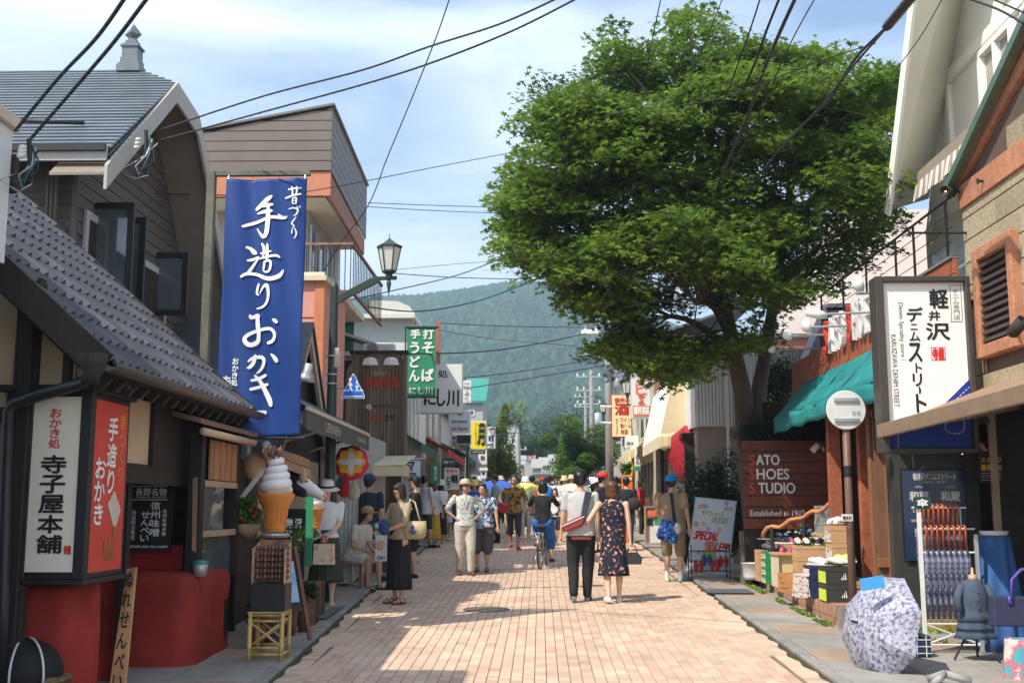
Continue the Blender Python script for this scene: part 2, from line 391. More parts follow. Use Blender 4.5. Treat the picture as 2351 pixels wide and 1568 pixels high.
# small inspection covers in the pavements
mCov=M('steel_cover',(.14,.15,.16),.6,.3,20,metal=.3,bump=.3)
for (l,t,r,b,nm) in ((880-160,1402,880-90,1430,'left'),(2160*.756,1800*.756,2270*.756,1812*.756,'right')):
    a=G(l,b);c=G(r,t);mb=MB();x1=c.x if nm == 'left' else c.x
    mb.prism([(a.x,a.y,gz(a.y)+.053),(x1,a.y,gz(a.y)+.053),(x1,c.y,gz(c.y)+.053),(a.x,c.y,gz(c.y)+.053)],(0,0,.007))
    tag(obj('inspection_cover',mb,mCov),'dark rectangular steel cover in the %s pavement' % nm,'cover')
# ================================================================ forested hill
def hill():
    nx,ny=640,520;x0,x1,y0,y1=-330,420,330,1330
    xs=np.linspace(x0,x1,nx);ys=y0+(y1-y0)*np.linspace(0,1,ny)**1.25
    Xg,Yg=np.meshgrid(xs,ys)
    u=(Xg/Yg)
    # skyline of the photograph: a long rounded ridge, highest left of the tree
    def ss(a,b,x): t=np.clip((x-a)/(b-a),0,1);return t*t*(3-2*t)
    ridge=195+16*np.exp(-((Xg+30)/150)**2)-38*ss(40,360,Xg)-15-26*ss(-120,-420,-Xg*-1) 
    t=ss(330,1120,Yg)
    Z=gz(300)-2+ridge*t
    rng=np.random.default_rng(3)
    for k in range(26):           # spurs and gullies
        a=rng.uniform(0,6.28);f=rng.uniform(.006,.03);Z += t*(1.1/f*.018)*np.sin(f*(Xg*math.cos(a)*1.6+Yg*math.sin(a)*.6)+rng.uniform(0,6.28))*2.0
    # tree crowns as real relief
    tone=np.zeros_like(Z)
    vs=np.zeros_like(Z)
    for yy in range(ny):
        for xx in range(nx):
            X_,Y_=Xg[yy,xx],Yg[yy,xx];s_=.30 if Y_ > 600 else .36
            d,p=mnoise.voronoi(Vector((X_*s_*.8,Y_*s_*.55,0)))
            vs[yy,xx]=d[0];tone[yy,xx]=(math.sin(p[0][0]*37.7+p[0][1]*91.3)*.5+.5)
    Z += (1-np.clip(vs,0,1))*5.0*(.5+.7*tone)
    V=np.stack([Xg,Yg,Z],-1).reshape(-1,3)
    idx=np.arange(nx*ny).reshape(ny,nx);F=np.stack([idx[:-1,:-1],idx[:-1,1:],idx[1:,1:],idx[1:,:-1]],-1).reshape(-1,4)
    me=bpy.data.meshes.new('forested_hill');me.from_pydata(V.tolist(),[],F.tolist())
    a=me.attributes.new('tone','FLOAT','POINT');a.data.foreach_set('value',tone.reshape(-1))
    o=bpy.data.objects.new('hill',me);COL.objects.link(o);o['kind']='structure'
    me.materials.append(M('hill_forest',(.045,.085,.026),.8,.3,.015,col2=(.024,.055,.02),tone=.5,spec=.1));return o
hill()
# ================================================================ air
def haze():
    mb=MB();mb.box(-640,760,-8,1500,-2.5,262)
    m=bpy.data.materials.new('haze_air');m.use_nodes=True;t=m.node_tree;t.nodes.clear()
    o_=t.nodes.new('ShaderNodeOutputMaterial');v=t.nodes.new('ShaderNodeVolumePrincipled')
    v.inputs['Density'].default_value=.00078;v.inputs['Color'].default_value=(.62,.80,1,1);v.inputs['Anisotropy'].default_value=.3
    t.links.new(v.outputs[0],o_.inputs['Volume']);o=obj('haze',mb,m,kind='stuff');return o
haze()
# ================================================================ LEFT SIDE
mTile=M('roof_tile',(.10,.10,.115),.38,.25,5,tone=.35,spec=.5,bump=.1,dirt=.3)
mStucco=M('red_stucco',(.50,.045,.03),.85,.35,2.2,bump=.5,bscale=22,dirt=.4)
mDkBr=M('near_black_brown',(.022,.017,.014),.7,.4)
mAmber=M('amber_board',(.42,.20,.085),.6,.4,16,st=(1,1,.1))
mBamboo=M('bamboo',(.58,.40,.14),.45,.3,10,st=(1,1,.4))
mCloudy=M('sign_cream',(.80,.74,.60),.6,.06)
mSignRed=M('sign_red',(.66,.07,.045),.6,.12)
mInkB=M('ink_black',(.015,.015,.015),.6,0);mInkR=M('ink_red',(.65,.02,.015),.6,0);mInkW=M('ink_white',(.82,.82,.78),.6,0);mInkO=M('ink_orange',(.75,.32,.07),.6,0)
def shop_left():
    sh=thing('rice_cracker_shop',(-4.2,9.6,gz(9.6)),'rice cracker shop with grey tiled lean-to roof and rounded red stucco counter','shop')
    ey,fy,ex,ez,p=7.6,11.6,-3.0,2.66,R(42)
    c_,s_=math.cos(p),math.sin(p)
    ntx,nty=25,12;tw=(fy-ey)/ntx;tl=.29
    variants=[]
    for k in range(5):
        m=MB();n=9
        def prof(x): return .034*math.exp(-((x-.78)/.13)**2)+.006*math.cos(x*6.28)
        V=[]
        for (s0,dz) in ((-.012,.0),(tl+.03,-.028)):
            for i in range(n+1):
                x=i/n;V.append((-s0*c_-(dz+prof(x)+.03)*-s_,x*(tw+.012),s0*s_+(dz+prof(x)+.03)*c_))
        V += [(v[0]-.022*s_,v[1],v[2]-.022*c_) for v in V[:n+1]]
        F=[(i,i+1,n+2+i,n+1+i) for i in range(n)]+[(2*n+2+i,2*n+3+i,i+1,i) for i in range(n)]
        m.add(V,F,random.random());me=mesh('roof_tile',m,False);me.materials.append(mTile);variants.append(me)
    for i in range(ntx):
        for j in range(nty):
            s0=j*tl
            pieces('roof_tile',random.choice(variants),None,sh,[(ex-s0*c_,ey+i*tw+random.uniform(-.003,.003),ez+s0*s_+random.uniform(-.003,.003))])
    # deck under the tiles, verge and eave boards
    d=MB();d.prism([(ex,ey,ez-.03),(ex,fy,ez-.03),(ex-3.5*c_,fy,ez-.03+3.5*s_),(ex-3.5*c_,ey,ez-.03+3.5*s_)],(0,0,-.07));obj('roof_deck',d,mDkBr,sh)
    v=MB();v.beam((ex+.03,ey-.03,ez-.04),(ex-3.5*c_,ey-.03,ez-.04+3.5*s_),.05,.20);obj('verge_board',v,mDark,sh)
    v=MB();v.beam((ex+.02,fy+.03,ez-.04),(ex-3.5*c_,fy+.03,ez-.04+3.5*s_),.05,.16);obj('verge_board',v,mDark,sh)
    for k in range(16):
        r=MB();y_=ey+.15+k*.25;r.beam((ex+.0,y_,ez-.15),(ex-1.2*c_,y_,ez-.15+1.2*s_),.06,.09);obj('rafter',r,mDkBr,sh)
    g=MB();n=8
    for a,b in ((ey-.05,fy+.1),):
        V=[]
        for y_ in (a,b):
            for k in range(n+1): t=math.pi+math.pi*k/n;V.append((ex+.075+.06*math.cos(t),y_,ez-.02+.06*math.sin(t)))
        g.add(V,[(i,i+1,n+2+i,n+1+i) for i in range(n)])
    obj('gutter',g,M('gutter_bronze',(.10,.085,.07),.45,.2),sh,True,solid=.006)
    a=PX(209,820,-2.93)
    q=MB();q.lathe((a.x,a.y+.04,a.z-.17),[(.045,0),(.05,.05),(.085,.12),(.09,.2)],12);obj('gutter_funnel',q,mDark,sh,True)
    pts=[P(203,840,7.62),P(203,862,7.65),P(194,878,7.72),P(150,891,7.8),P(90,908,7.84),P(32,928,7.85),P(20,945,7.85),P(14,1100,7.85),P(6,1400,7.85),P(0,1580,7.85)]
    q=MB();q.tube(pts,.043,10);obj('downpipe',q,M('pipe_black',(.03,.03,.033),.4,.2),sh,True)
    # timber frame and plaster
    pl=MB();pl.box(-3.36,-3.30,8.06,11.6,1.95,2.95);pl.prism([(-3.34,8.0,1.9),(-3.34,8.0,2.85),(-5.6,8.0,4.75),(-5.6,8.0,1.9)],(0,.05,0));obj('plaster_panel',pl,mPlaster,sh)
    for (l,r,t,b,Y) in ((150,168,740,880,7.98),(20,72,640,1568,7.97),(30,60,660,1568,7.93)):
        x0,x1=P(l,(t+b)/2,Y).x,P(r,(t+b)/2,Y).x;q=MB();q.box(x0,x1,Y-.04,Y+.06,P(l,b,Y).z,P(l,t,Y).z);obj('timber_post',q,mDark,sh,bevel=.006)
    q=MB();z=P(120,935,7.98).z;q.box(-5,-3.28,7.95,8.0,z-.1,z);obj('timber_beam',q,mDark,sh,bevel=.005)
    q=MB();q.box(-3.33,-3.27,8.0,11.6,1.86,2.02);obj('lintel',q,mDark,sh,bevel=.005)
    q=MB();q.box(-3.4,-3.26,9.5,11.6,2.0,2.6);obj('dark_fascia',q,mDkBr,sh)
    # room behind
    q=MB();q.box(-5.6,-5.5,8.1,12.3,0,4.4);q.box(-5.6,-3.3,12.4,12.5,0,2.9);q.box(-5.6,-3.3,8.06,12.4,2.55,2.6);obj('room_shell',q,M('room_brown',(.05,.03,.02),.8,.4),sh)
    q=MB();q.box(-6.2,-3.0,7.4,12.3,.12,.245);obj('doorstep',q,M('red_oxide_step',(.22,.08,.06),.8,.2,dirt=.2),sh)
    q=MB();q.box(-3.0,-2.93,8.6,12.4,.20,.262);obj('step_edge',q,mConc,sh,bevel=.01)
    # rounded stucco bodies
    def adobe(x0,x1,y0,y1,z0,z1,r,name='stucco_counter'):
        m=MB();n=7;ring=[]
        for (cx_,cy_,a0) in ((x1-r,y0+r,-90),(x1-r,y1-r,0),(x0+r,y1-r,90),(x0+r,y0+r,180)):
            for k in range(n+1): a=R(a0+90*k/n);ring.append((cx_,cy_,math.cos(a),math.sin(a)))
        lv=[(z0,0),(z0+.3,0),(z0+.6,0)]+[(z1-r*.7+r*.7*math.sin(R(90*k/6)),r*.7*(1-math.cos(R(90*k/6)))) for k in range(7)]
        L=len(ring);V=[]
        for z,ins in lv:
            for (a,b,c,d_) in ring: rr=r-ins*.98+.012*math.sin(z*9+a*5+b*3);V.append((a+c*rr,b+d_*rr,z))
        m.add(V,[(i*L+k,i*L+(k+1) % L,(i+1)*L+(k+1) % L,(i+1)*L+k) for i in range(len(lv)-1) for k in range(L)]+[tuple(range((len(lv)-1)*L,len(lv)*L))])
        return obj(name,m,mStucco,sh,True)
    adobe(-3.84,-3.36,8.2,8.9,.15,1.12,.14,'stucco_pier')
    adobe(-4.4,-3.04,10.05,11.4,.22,1.10,.20)
    q=MB();q.box(-4.3,-3.42,9.4,9.5,.2,1.15);obj('stucco_recess',q,mStucco,sh)
    q=MB();q.box(-3.44,-3.38,9.3,9.4,.2,2.0);obj('timber_post',q,mDkBr,sh)
    q=MB();q.box(-4.4,-3.3,10.55,10.6,1.09,1.32);obj('red_panel',q,M('deep_red',(.30,.012,.012),.5,.1),sh)
    q=MB();q.box(-3.052,-3.035,11.08,11.2,.45,.80);obj('wall_vent',q,mBlack,sh)
    # window bay beyond the counter
    for y_ in (10.30,11.52): q=MB();q.box(-3.2,-3.08,y_,y_+.12,1.0,2.56);obj('timber_post',q,mDkBr,sh,bevel=.005)
    for k in range(9):
        q=MB();y_=10.58+k*.103;q.box(-3.10+.008*(k % 2),-3.08+.008*(k % 2),y_,y_+.098,1.93,2.30);obj('wood_slat',q,mAmber,sh)
    f=MB();f.box(-3.12,-3.07,10.42,11.52,1.86,1.92);f.box(-3.12,-3.07,10.42,11.52,1.40,1.46);wf=obj('window_frame',f,M('pale_timber',(.42,.30,.19),.6,.2),sh,bevel=.004)
    q=MB();q.box(-3.10,-3.09,10.42,11.1,1.46,1.86);obj('window_pane',q,mGlass,wf)
    q=MB();q.box(-3.13,-3.12,10.42,11.5,1.0,1.4);obj('lower_pane',q,mGlass,wf)
    f=MB();f.prism([(-3.25,9.9,2.47),(-2.98,9.9,2.40),(-2.98,11.9,2.40),(-3.25,11.9,2.47)],(0,0,.05));obj('small_canopy',f,M('canopy_brown',(.22,.13,.09),.6,.3,9),sh,bevel=.005)
    f=MB();f.tube([(-2.99,10.0,2.34),(-2.99,11.8,2.34)],.035,10);obj('blind_roll',f,M('blind_cream',(.55,.42,.28),.6,.1),sh,True)
    return sh
shop_left()
def lightbox():
    Y=7.95;t=thing('corner_light_box',(-3.4,8.3,1.15),'black framed corner light box with cream front and red side panel','sign')
    z0,z1=1.17,2.48
    q=MB();q.box(-3.80,-3.19,Y,Y+.78,z0,z1);q.box(-3.84,-3.15,Y-.04,Y+.82,z1,z1+.05);q.box(-3.82,-3.17,Y-.02,Y+.8,z0-.04,z0)
    q.box(-3.25,-3.17,Y-.02,Y+.06,z0,z1)
    obj('case',q,mBlack,t,bevel=.006)
    F=FY(Y-.004);ab=rect(F,68,911,181,1313);pn=slab(F,ab,.02,'cream_panel',mCloudy,t)
    q=MB();put(q,F,'おかき処',rect(F,114,936,141,1030),.025,.004,True);obj('red_lettering',q,mInkR,pn)
    q=MB();put(q,F,'寺子屋本舗',rect(F,90,1043,147,1272),.04,.004,True)
    obj('black_lettering',q,mInkB,pn)
    q=MB();a=rect(F,147,1252,163,1272);put(q,F,'寺屋',a,.05);obj('seal',q,mInkR,pn)
    S=FXl(-3.186);a0,a1=8.05,8.68;pr=slab(S,(a0,z0+.04,a1,z1-.04),.012,'red_panel',mSignRed,t)
    q=MB();h=z1-z0
    put(q,S,'手造り',(a0+.24,z0+h*.45,a0+.42,z1-.14),.035,.004,True,skew=.1);put(q,S,'おかき',(a0+.03,z0+h*.28,a0+.22,z1-.45),.035,.004,True);obj('white_lettering',q,mInkW,pr)
    q=MB();put(q,S,'昔づくり',(a0+.46,z0+h*.52,a0+.58,z1-.1),0,.004,True);obj('orange_lettering',q,mInkO,pr)
    q=MB();q.prism([S.at(a,b,.002) for a,b in ((a0+.3,z0+.52),(a0+.42,z0+.62),(a0+.56,z0+.48),(a0+.46,z0+.32))],S.n*.003);obj('picture_plate',q,M('print_pale',(.7,.6,.5),.6),pr)
    rng=random.Random(4);q=MB()
    for k in range(7): q.lathe(S.at(a0+.38+rng.uniform(-.09,.09),z0+.24+rng.uniform(-.1,.12),.003),[(.045,0),(.03,.004),(0,.006)],8,axis=S.n,sx=1.3)
    obj('picture_crackers',q,M('print_rust',(.42,.12,.04),.6,.4,20),pr,kind='stuff')
lightbox()
# wall spotlight over the light box
t=thing('wall_spotlight',P(240,885,8.35),'black spotlight fixed on the beige plaster above the light box','spotlight')
q=MB();q.tube([P(240,885,8.33),P(262,885,8.3)],.012);q.lathe(P(237,885,8.36),[(.04,0),(.04,.02)],10,axis=(1,0,0));obj('arm',q,mBlack,t)
q=MB();q.lathe(P(262,888,8.25),[(.03,0),(.05,.03),(.052,.14),(.04,.15)],12,axis=(1,-.3,.1));obj('lamp_head',q,mBlack,t,True)
# black notice sign in the shop
F=FY(10.5);ab=rect(F,297,1113,395,1265);sg=slab(F,ab,.03,'notice_board',mBlack,None);tag(sg,'black notice board with white miso cracker lettering behind the red counter','sign')
q=MB();put(q,F,'長野名物',rect(F,312,1120,383,1138),.02);put(q,F,'Nagano specialty',rect(F,312,1139,383,1144),.0)
put(q,F,'信州味噌',rect(F,345,1150,367,1232),.02,.004,True);put(q,F,'せんべい',rect(F,323,1172,343,1244),.02,.004,True)
put(q,F,'信州味噌米菓',rect(F,373,1168,382,1230),.01,.004,True);put(q,F,'当店限定販売',rect(F,302,1170,311,1240),.01,.004,True)
put(q,F,'shinshu miso rice cracker',rect(F,299,1250,386,1257),.01)
for yy in (1116,1147): a=rect(F,303,yy-.8,385,yy+.8);q.box(a[0],a[2],10.494,10.498,a[1],a[3])
obj('lettering',q,mInkW,sg)
# dark noren
F=FY(9.7);ab=rect(F,280,1000,322,1062);sg=slab(F,ab,.01,'noren_curtain',M('navy_cloth',(.02,.022,.05),.8,.2),None);tag(sg,'dark navy half curtain with white kana beside the light box','curtain')
q=MB();put(q,F,'おか',rect(F,284,1018,308,1048),.02);obj('lettering',q,mInkW,sg)
# leaning plank sign
t=thing('plank_sign',(-3.35,8.95,gz(9)),'tall rough wooden plank with brushed kana leaning before the red counter','sign')
A,B,C_,D_=P(290,1306,9.05),P(313,1301,9.05),P(285,1600,8.75),P(246,1600,8.75)
q=MB();q.prism([D_,C_,B,A],(0,.035,0));obj('plank',q,M('plank_wood',(.55,.30,.13),.6,.45,12,st=(1,1,.08)),t,bevel=.004)
pln=Plane(D_,C_-D_,A-D_);q=MB()
for i,ch in enumerate('ぬれせんべい'):
    k0=i/6.2+.02;cx_=(D_.lerp(A,1-k0-.07)+C_.lerp(B,1-k0-.07))/2;u,v_=(cx_-pln.o).dot(pln.u),(cx_-pln.o).dot(pln.v);put(q,pln,ch,(u-.035,v_-.06,u+.035,v_+.06),.02,.006)
obj('lettering',q,mInkB,t)
# small plank on the post, bucket under it
t=thing('ash_bucket',P(459,1296,10.35),'small grey metal bucket with green lid hung by the post','bucket')
q=MB();q.lathe(P(459,1323,10.3)+Vector((0,0,.0)),[(.055,0),(.075,.13)],14);obj('pail',q,mGal,t,True)
q=MB();q.lathe(P(459,1296,10.3)+Vector((0,0,.01)),[(.08,0),(.082,.012),(.03,.035)],14);obj('lid',q,M('green_lid',(.02,.22,.14),.4),t,True)
q=MB();q.prism([P(443,1098,10.28),P(452,1095,10.28),P(449,1268,10.28),P(440,1262,10.28)],(0,.02,0));tag(obj('narrow_plank',q,M('weathered_plank',(.36,.22,.12),.7,.5,12,st=(1,1,.1))),'narrow weathered plank fixed upright on the dark window post','sign')
# pushchair hood in the lower left corner
t=thing('pushchair',(-3.55,8.1,gz(8.1)),'black pushchair hood with white piping in the lower left corner','pushchair')
cH=P(50,1545,8.05)
q=MB();q.ball(cH,(.28,.24,.24),20,12);obj('hood',q,M('black_fabric',(.012,.012,.013),.7,.3,20),t,True)
for ph in (-38,4,42):
    q=MB();s_,c_=math.sin(R(ph)),math.cos(R(ph));q.tube([cH+Vector((.285*math.cos(a)*c_*.0+.286*s_*math.sin(a)+.06*s_,-.245*c_*math.sin(a) if True else 0,.245*math.cos(a))) for a in [R(k) for k in range(0,105,8)]],.008,6);obj('piping',q,mWhite,t,True)
q=MB();q.box(cH.x-.28,cH.x+.3,cH.y-.16,cH.y+.2,gz(8)+.3,cH.z-.08);obj('seat',q,M('leopard',(.30,.19,.09),.8,.9,22,col2=(.02,.015,.01)),t,bevel=.05)
for dx in (-.22,.22): q=MB();q.lathe((cH.x+dx,cH.y,gz(8)+.12),[(.12,-.02),(.12,.02)],16,axis=(1,0,0));obj('wheel',q,mBlack,t)
q=MB();q.tube([(cH.x-.2,cH.y,gz(8)+.14),(cH.x-.2,cH.y,cH.z-.1)],.014);q.tube([(cH.x+.2,cH.y,gz(8)+.14),(cH.x+.2,cH.y,cH.z-.1)],.014);obj('frame',q,mBlack,t)

# banner
def banner():
    Y=12.0;F=FY(Y);F.o=Vector((0,Y,0))
    t=thing('blue_banner',P(476,1120,Y+.02),'tall royal blue cloth banner with white brush kana on a steel gallows post','banner')
    mPost=M('post_weathered',(.18,.165,.12),.6,.5,5,col2=(.09,.10,.08),metal=.2,dirt=.3)
    x=P(476,600,Y).x;zt=P(480,392,Y).z
    q=MB();q.box(x-.045,x+.045,Y-.0,Y+.09,gz(Y),zt);obj('post',q,mPost,t,bevel=.004)
    q=MB();q.box(x+.046,P(711,395,Y).x,Y+.01,Y+.07,zt-.055,zt-.002);obj('top_bar',q,mPost,t,bevel=.003)
    tl,tr,bl,br=F.ab(518,406),F.ab(705,412),F.ab(500,1000),F.ab(688,1003)
    a0,a1,b0,b1=(tl[0]+bl[0])/2-.0,(tr[0]+br[0])/2,bl[1],(tl[1]+tr[1])/2
    def bend(a,b):
        u=(a-a0)/(a1-a0);v=(b-b0)/(b1-b0)
        return .035*math.sin(u*7+v*3.5)*(1-.4*v)+.016*math.sin(u*17+v*6)+.05*(1-v)*math.sin(u*3.1)+.018*math.sin(v*9+u*5)
    q=MB();q.grid(lambda u,v: F.at(a0+(a1-a0)*u,b0+(b1-b0)*v-.012*math.sin(u*math.pi),bend(a0+(a1-a0)*u,b0+(b1-b0)*v)),40,90)
    cl=obj('banner_cloth',q,M('banner_blue',(.006,.04,.20),.55,.1,3,spec=.35),t,True,solid=.002)
    for a in (a0+.02,a1-.02):
        q=MB();q.tube([F.at(a,b1-.01,.0),F.at(a,zt-.02,-.03)],.006);obj('hook',q,mSteel,t)
    q=MB();q.tube([F.at(a0,b0-.02,.0),F.at(a1+.05,b0-.03,0)],.014);obj('bottom_bar',q,mBlack,t)
    # brush lettering traced as strokes (crop scale: D = (700+x/1.8447)*.756, (500+y/1.8447)*.756)
    def c(x,y,w_): return ((700+x/1.8447)*.75595,(500+y/1.8447)*.75595,w_/1.8447*.756)
    S=[
     [(235,178,10),(218,192,24),(185,220,26),(150,248,20),(142,256,8)],[(175,235,14),(205,232,22),(238,226,14)],[(152,275,10),(190,268,20),(235,262,16)],
     [(70,350,14),(110,335,18),(170,318,18),(235,298,18),(300,300,18),(318,292,6)],[(268,280,6),(285,292,14),(296,300,10)],[(215,235,14),(214,280,24),(212,330,26),(205,385,26),(190,408,22),(170,392,14),(150,360,6)],
     [(92,466,14),(112,472,18),(135,494,26),(146,500,14)],[(98,540,12),(125,535,16),(160,520,10),(135,560,14),(110,598,18),(98,610,12)],[(62,632,14),(95,615,18),(150,618,18),(200,640,22),(240,645,24),(280,628,24),(300,595,8)],
     [(178,445,10),(192,470,18),(190,500,14),(185,520,10)],[(212,450,10),(212,490,18),(210,530,16),(208,545,10)],[(172,500,10),(205,498,12),(235,490,6)],[(165,530,8),(210,522,14),(262,515,14),(280,525,10)],[(196,545,12),(192,575,14),(188,600,8)],[(196,548,8),(225,545,14),(232,560,14),(228,590,14),(215,606,12),(194,604,10)],
     [(160,670,12),(152,700,14),(150,726,12),(162,732,6)],[(166,722,6),(185,690,14),(208,680,20),(218,720,18),(212,765,16),(188,795,14),(148,808,8)],
     [(112,845,14),(120,860,20),(155,842,14),(152,870,22),(155,920,24),(158,960,20),(150,995,24),(110,1012,26),(82,985,24),(98,958,20),(150,932,18),(205,920,18),(240,930,18),(254,960,18),(240,990,20),(210,1000,18)],[(120,858,14),(140,855,18),(156,843,10)],[(242,872,8),(255,878,20),(268,890,16)],
     [(104,1105,10),(130,1085,18),(170,1078,20),(186,1095,18),(180,1130,16),(162,1158,12),(148,1170,6)],[(140,1068,14),(132,1110,20),(112,1138,18),(98,1140,6)],[(228,1062,8),(246,1078,20),(262,1100,22),(268,1108,10)],
     [(122,1212,14),(160,1200,18),(196,1178,16)],[(118,1262,16),(160,1248,18),(206,1230,16)],[(140,1182,12),(170,1220,20),(200,1280,26),(218,1320,28),(226,1350,20)],[(200,1270,14),(210,1300,14)],
     [(98,1356,10),(118,1372,26),(150,1392,26),(185,1390,26),(198,1385,18)],
     [(310,192,8),(350,180,12),(398,168,8)],[(328,145,8),(362,140,9),(398,135,8)],[(348,130,8),(352,160,10),(350,178,8)],[(374,128,8),(376,150,10),(370,172,8)],[(350,195,6),(352,222,8)],[(352,196,6),(372,192,8),(370,224,8)],[(352,208,5),(368,206,5)],[(354,224,5),(368,224,5)],
     [(330,252,5),(355,248,7),(380,256,9),(374,280,8),(358,292,4)],[(376,240,5),(382,248,6)],[(388,236,5),(394,244,6)],
     [(372,298,4),(352,322,8),(346,334,8),(360,348,6),(348,362,4)],[(348,366,5),(346,388,7)],[(362,360,5),(372,385,8),(366,408,6),(358,416,3)]]
    q=MB()
    for s in S: brush(q,F,[c(*k) for k in s],.014+.0006*len(q.f)/100,bend)
    obj('brush_lettering',q,M('banner_white',(.80,.80,.74),.7,.03),cl)
    q=MB();put(q,F,'おかき処',rect(F,535,822,549,888),.02,.012,True,bend);put(q,F,'寺子屋',rect(F,512,863,532,960),.03,.012,True,bend);obj('small_lettering',q,mInkW,cl)
banner()

# ---------------------------------------------------------------- dark grey house with metal roof (left, behind)
def grey_house():
    h=thing('dark_grey_house',(-7,15,gz(15)),'dark grey clapboard house with grey metal roof and open black casements','house')
    mMet=M('roof_metal',(.20,.225,.25),.28,.12,2,spec=.6,metal=.3,bump=.15,bscale=6,tone=.14,col2=(.16,.185,.21))
    eY,eZ,rY,rZ=12.4,5.55,15.0,7.5
    n=27
    for i in range(n):
        t0,t1=i/n,(i+1)/n
        def xr(t): y_=eY+(rY-eY)*t;return -4.7 if y_ < 14.46 else -4.7-.7*(y_-14.46)/.54
        def pt(x,t,dz=0): return (x,eY+(rY-eY)*t,eZ+(rZ-eZ)*t+dz)
        q=MB();q.prism([pt(-9.5,t0,.022),pt(xr(t0),t0,.022),pt(xr(t1),t1,.004),pt(-9.5,t1,.004)],(0,.012,-.02));q.t=[random.random()]*len(q.f)
        obj('roof_course',q,mMet,h)
    q=MB();P1=(-4.7,14.46,7.10);K=(-4.7,15.4,7.0);RE=(-5.4,15.0,7.49)
    q.poly([P1,K,RE]);q.poly([RE,K,(-4.7,16.0,6.4),(-4.7,16.9,5.3),(-9.5,16.9,5.3),(-9.5,15,7.49)]);q.poly([(-9.5,12.45,5.50),(-4.72,12.45,5.50),(-4.72,14.46,7.05),(-5.4,15,7.44),(-9.5,15,7.44)]);obj('roof_slope',q,mMet,h,solid=.03)
    mTrim=M('trim_greige',(.46,.43,.39),.6,.1,dirt=.1)
    pr=[(12.28,5.30),(14.46,7.08),(15.42,6.96),(16.1,6.25),(17.0,5.1),(17.9,3.6)]
    for (a,b) in zip(pr,pr[1:]):
        q=MB();q.beam((-4.69,a[0],a[1]-.10),(-4.69,b[0],b[1]-.10),.03,.22,up=(1,0,0)) if False else q.prism([(-4.70,a[0],a[1]+.02),(-4.70,b[0],b[1]+.02),(-4.70,b[0],b[1]-.25),(-4.70,a[0],a[1]-.25)],(.035,0,0));obj('bargeboard',q,mTrim,h)
        q=MB();q.prism([(-4.70,a[0],a[1]-.06),(-4.70,b[0],b[1]-.06),(-5.3,b[0],b[1]-.06),(-5.3,a[0],a[1]-.06)],(0,0,-.03));obj('soffit',q,M('soffit_brown',(.24,.20,.16),.7,.1),h)
    q=MB();q.box(-9.5,-4.72,12.36,12.40,5.40,5.55);obj('eave_fascia',q,mTrim,h)
    q=MB();q.box(-9.5,-4.72,12.31,12.36,5.50,5.57);obj('gutter',q,mBlack,h)
    q=MB();a=P(65,316,12.9);b=P(235,322,12.9);q.tube([a,b],.025);obj('snow_guard',q,mBlack,h,True)
    def roofz(y_):
        for (y0,z0),(y1,z1) in zip(pr,pr[1:]):
            if y0 <= y_ <= y1: return z0+(z1-z0)*(y_-y0)/(y1-y0)-.05
        return 0
    mSide=M('clapboard_charcoal',(.115,.095,.085),.7,.2,12,st=(1,.2,1),bump=.2,tone=.15)
    bh=.155;z=2.6
    while z < 7.0:
        ys=[y_ for y_ in np.arange(13.0,17.6,.05) if roofz(y_) > z+.02]
        if ys:
            y0,y1=ys[0],ys[-1];ys2=[y_ for y_ in ys if roofz(y_) > z+bh] or [sum(ys)/len(ys)]
            q=MB();q.prism([(-5.30,y0,z),(-5.30,y1,z),(-5.315,ys2[-1],z+bh),(-5.315,ys2[0],z+bh)],(-.02,0,0));q.t=[random.random()]*len(q.f);obj('siding_board',q,mSide,h)
        if z < 5.4:
            q=MB();q.prism([(-9.5,13.0,z),(-5.3,13.0,z),(-5.3,13.015,z+bh),(-9.5,13.015,z+bh)],(0,.02,0));q.t=[random.random()]*len(q.f);obj('siding_board',q,mSide,h)
        z += bh
    q=MB();q.box(-9.5,-5.34,13.04,17.5,gz(15),5.5);obj('wall_core',q,mDkBr,h)
    q=MB();x=P(180,480,13).x;q.box(-5.33,-5.27,12.97,13.03,2.6,5.5);obj('corner_trim',q,M('corner_charcoal',(.13,.11,.10),.7),h)
    # open casements
    def casement(Y,l,t_,r,b,mm=mBlack):
        F=FY(Y);a0,b0,a1,b1=rect(F,l,t_,r,b);w_=.075;q=MB()
        for (x0,x1,z0,z1) in ((a0,a0+w_,b0,b1),(a1-w_,a1,b0,b1),(a0+w_,a1-w_,b1-w_,b1),(a0+w_,a1-w_,b0,b0+w_)): q.box(x0,x1,Y-.025,Y+.025,z0,z1)
        f=obj('casement_window',q,mm,h,bevel=.004);g=MB();g.box(a0+w_,a1-w_,Y-.004,Y+.004,b0+w_,b1-w_);obj('pane',g,mGlass,f)
    casement(13.6,225,497,341,715);casement(14.35,300,528,366,716);casement(15.8,368,603,458,742)
    for (y0,y1,z0,z1) in ((13.35,14.55,3.9,5.0),(14.9,16.1,3.75,4.85)):
        for (a,b,c_,d_) in ((y0-.09,y0,z0,z1),(y1,y1+.09,z0,z1),(y0-.09,y1+.09,z1,z1+.09),(y0-.09,y1+.09,z0-.09,z0)):
            q=MB();q.box(-5.30,-5.265,a,b,c_,d_);obj('window_trim',q,M('trim_grey',(.50,.52,.52),.6),h)
        q=MB();q.box(-5.29,-5.275,y0,y1,z0,z1);obj('window_opening',q,M('room_dim',(.05,.035,.025),.5,.5),h)
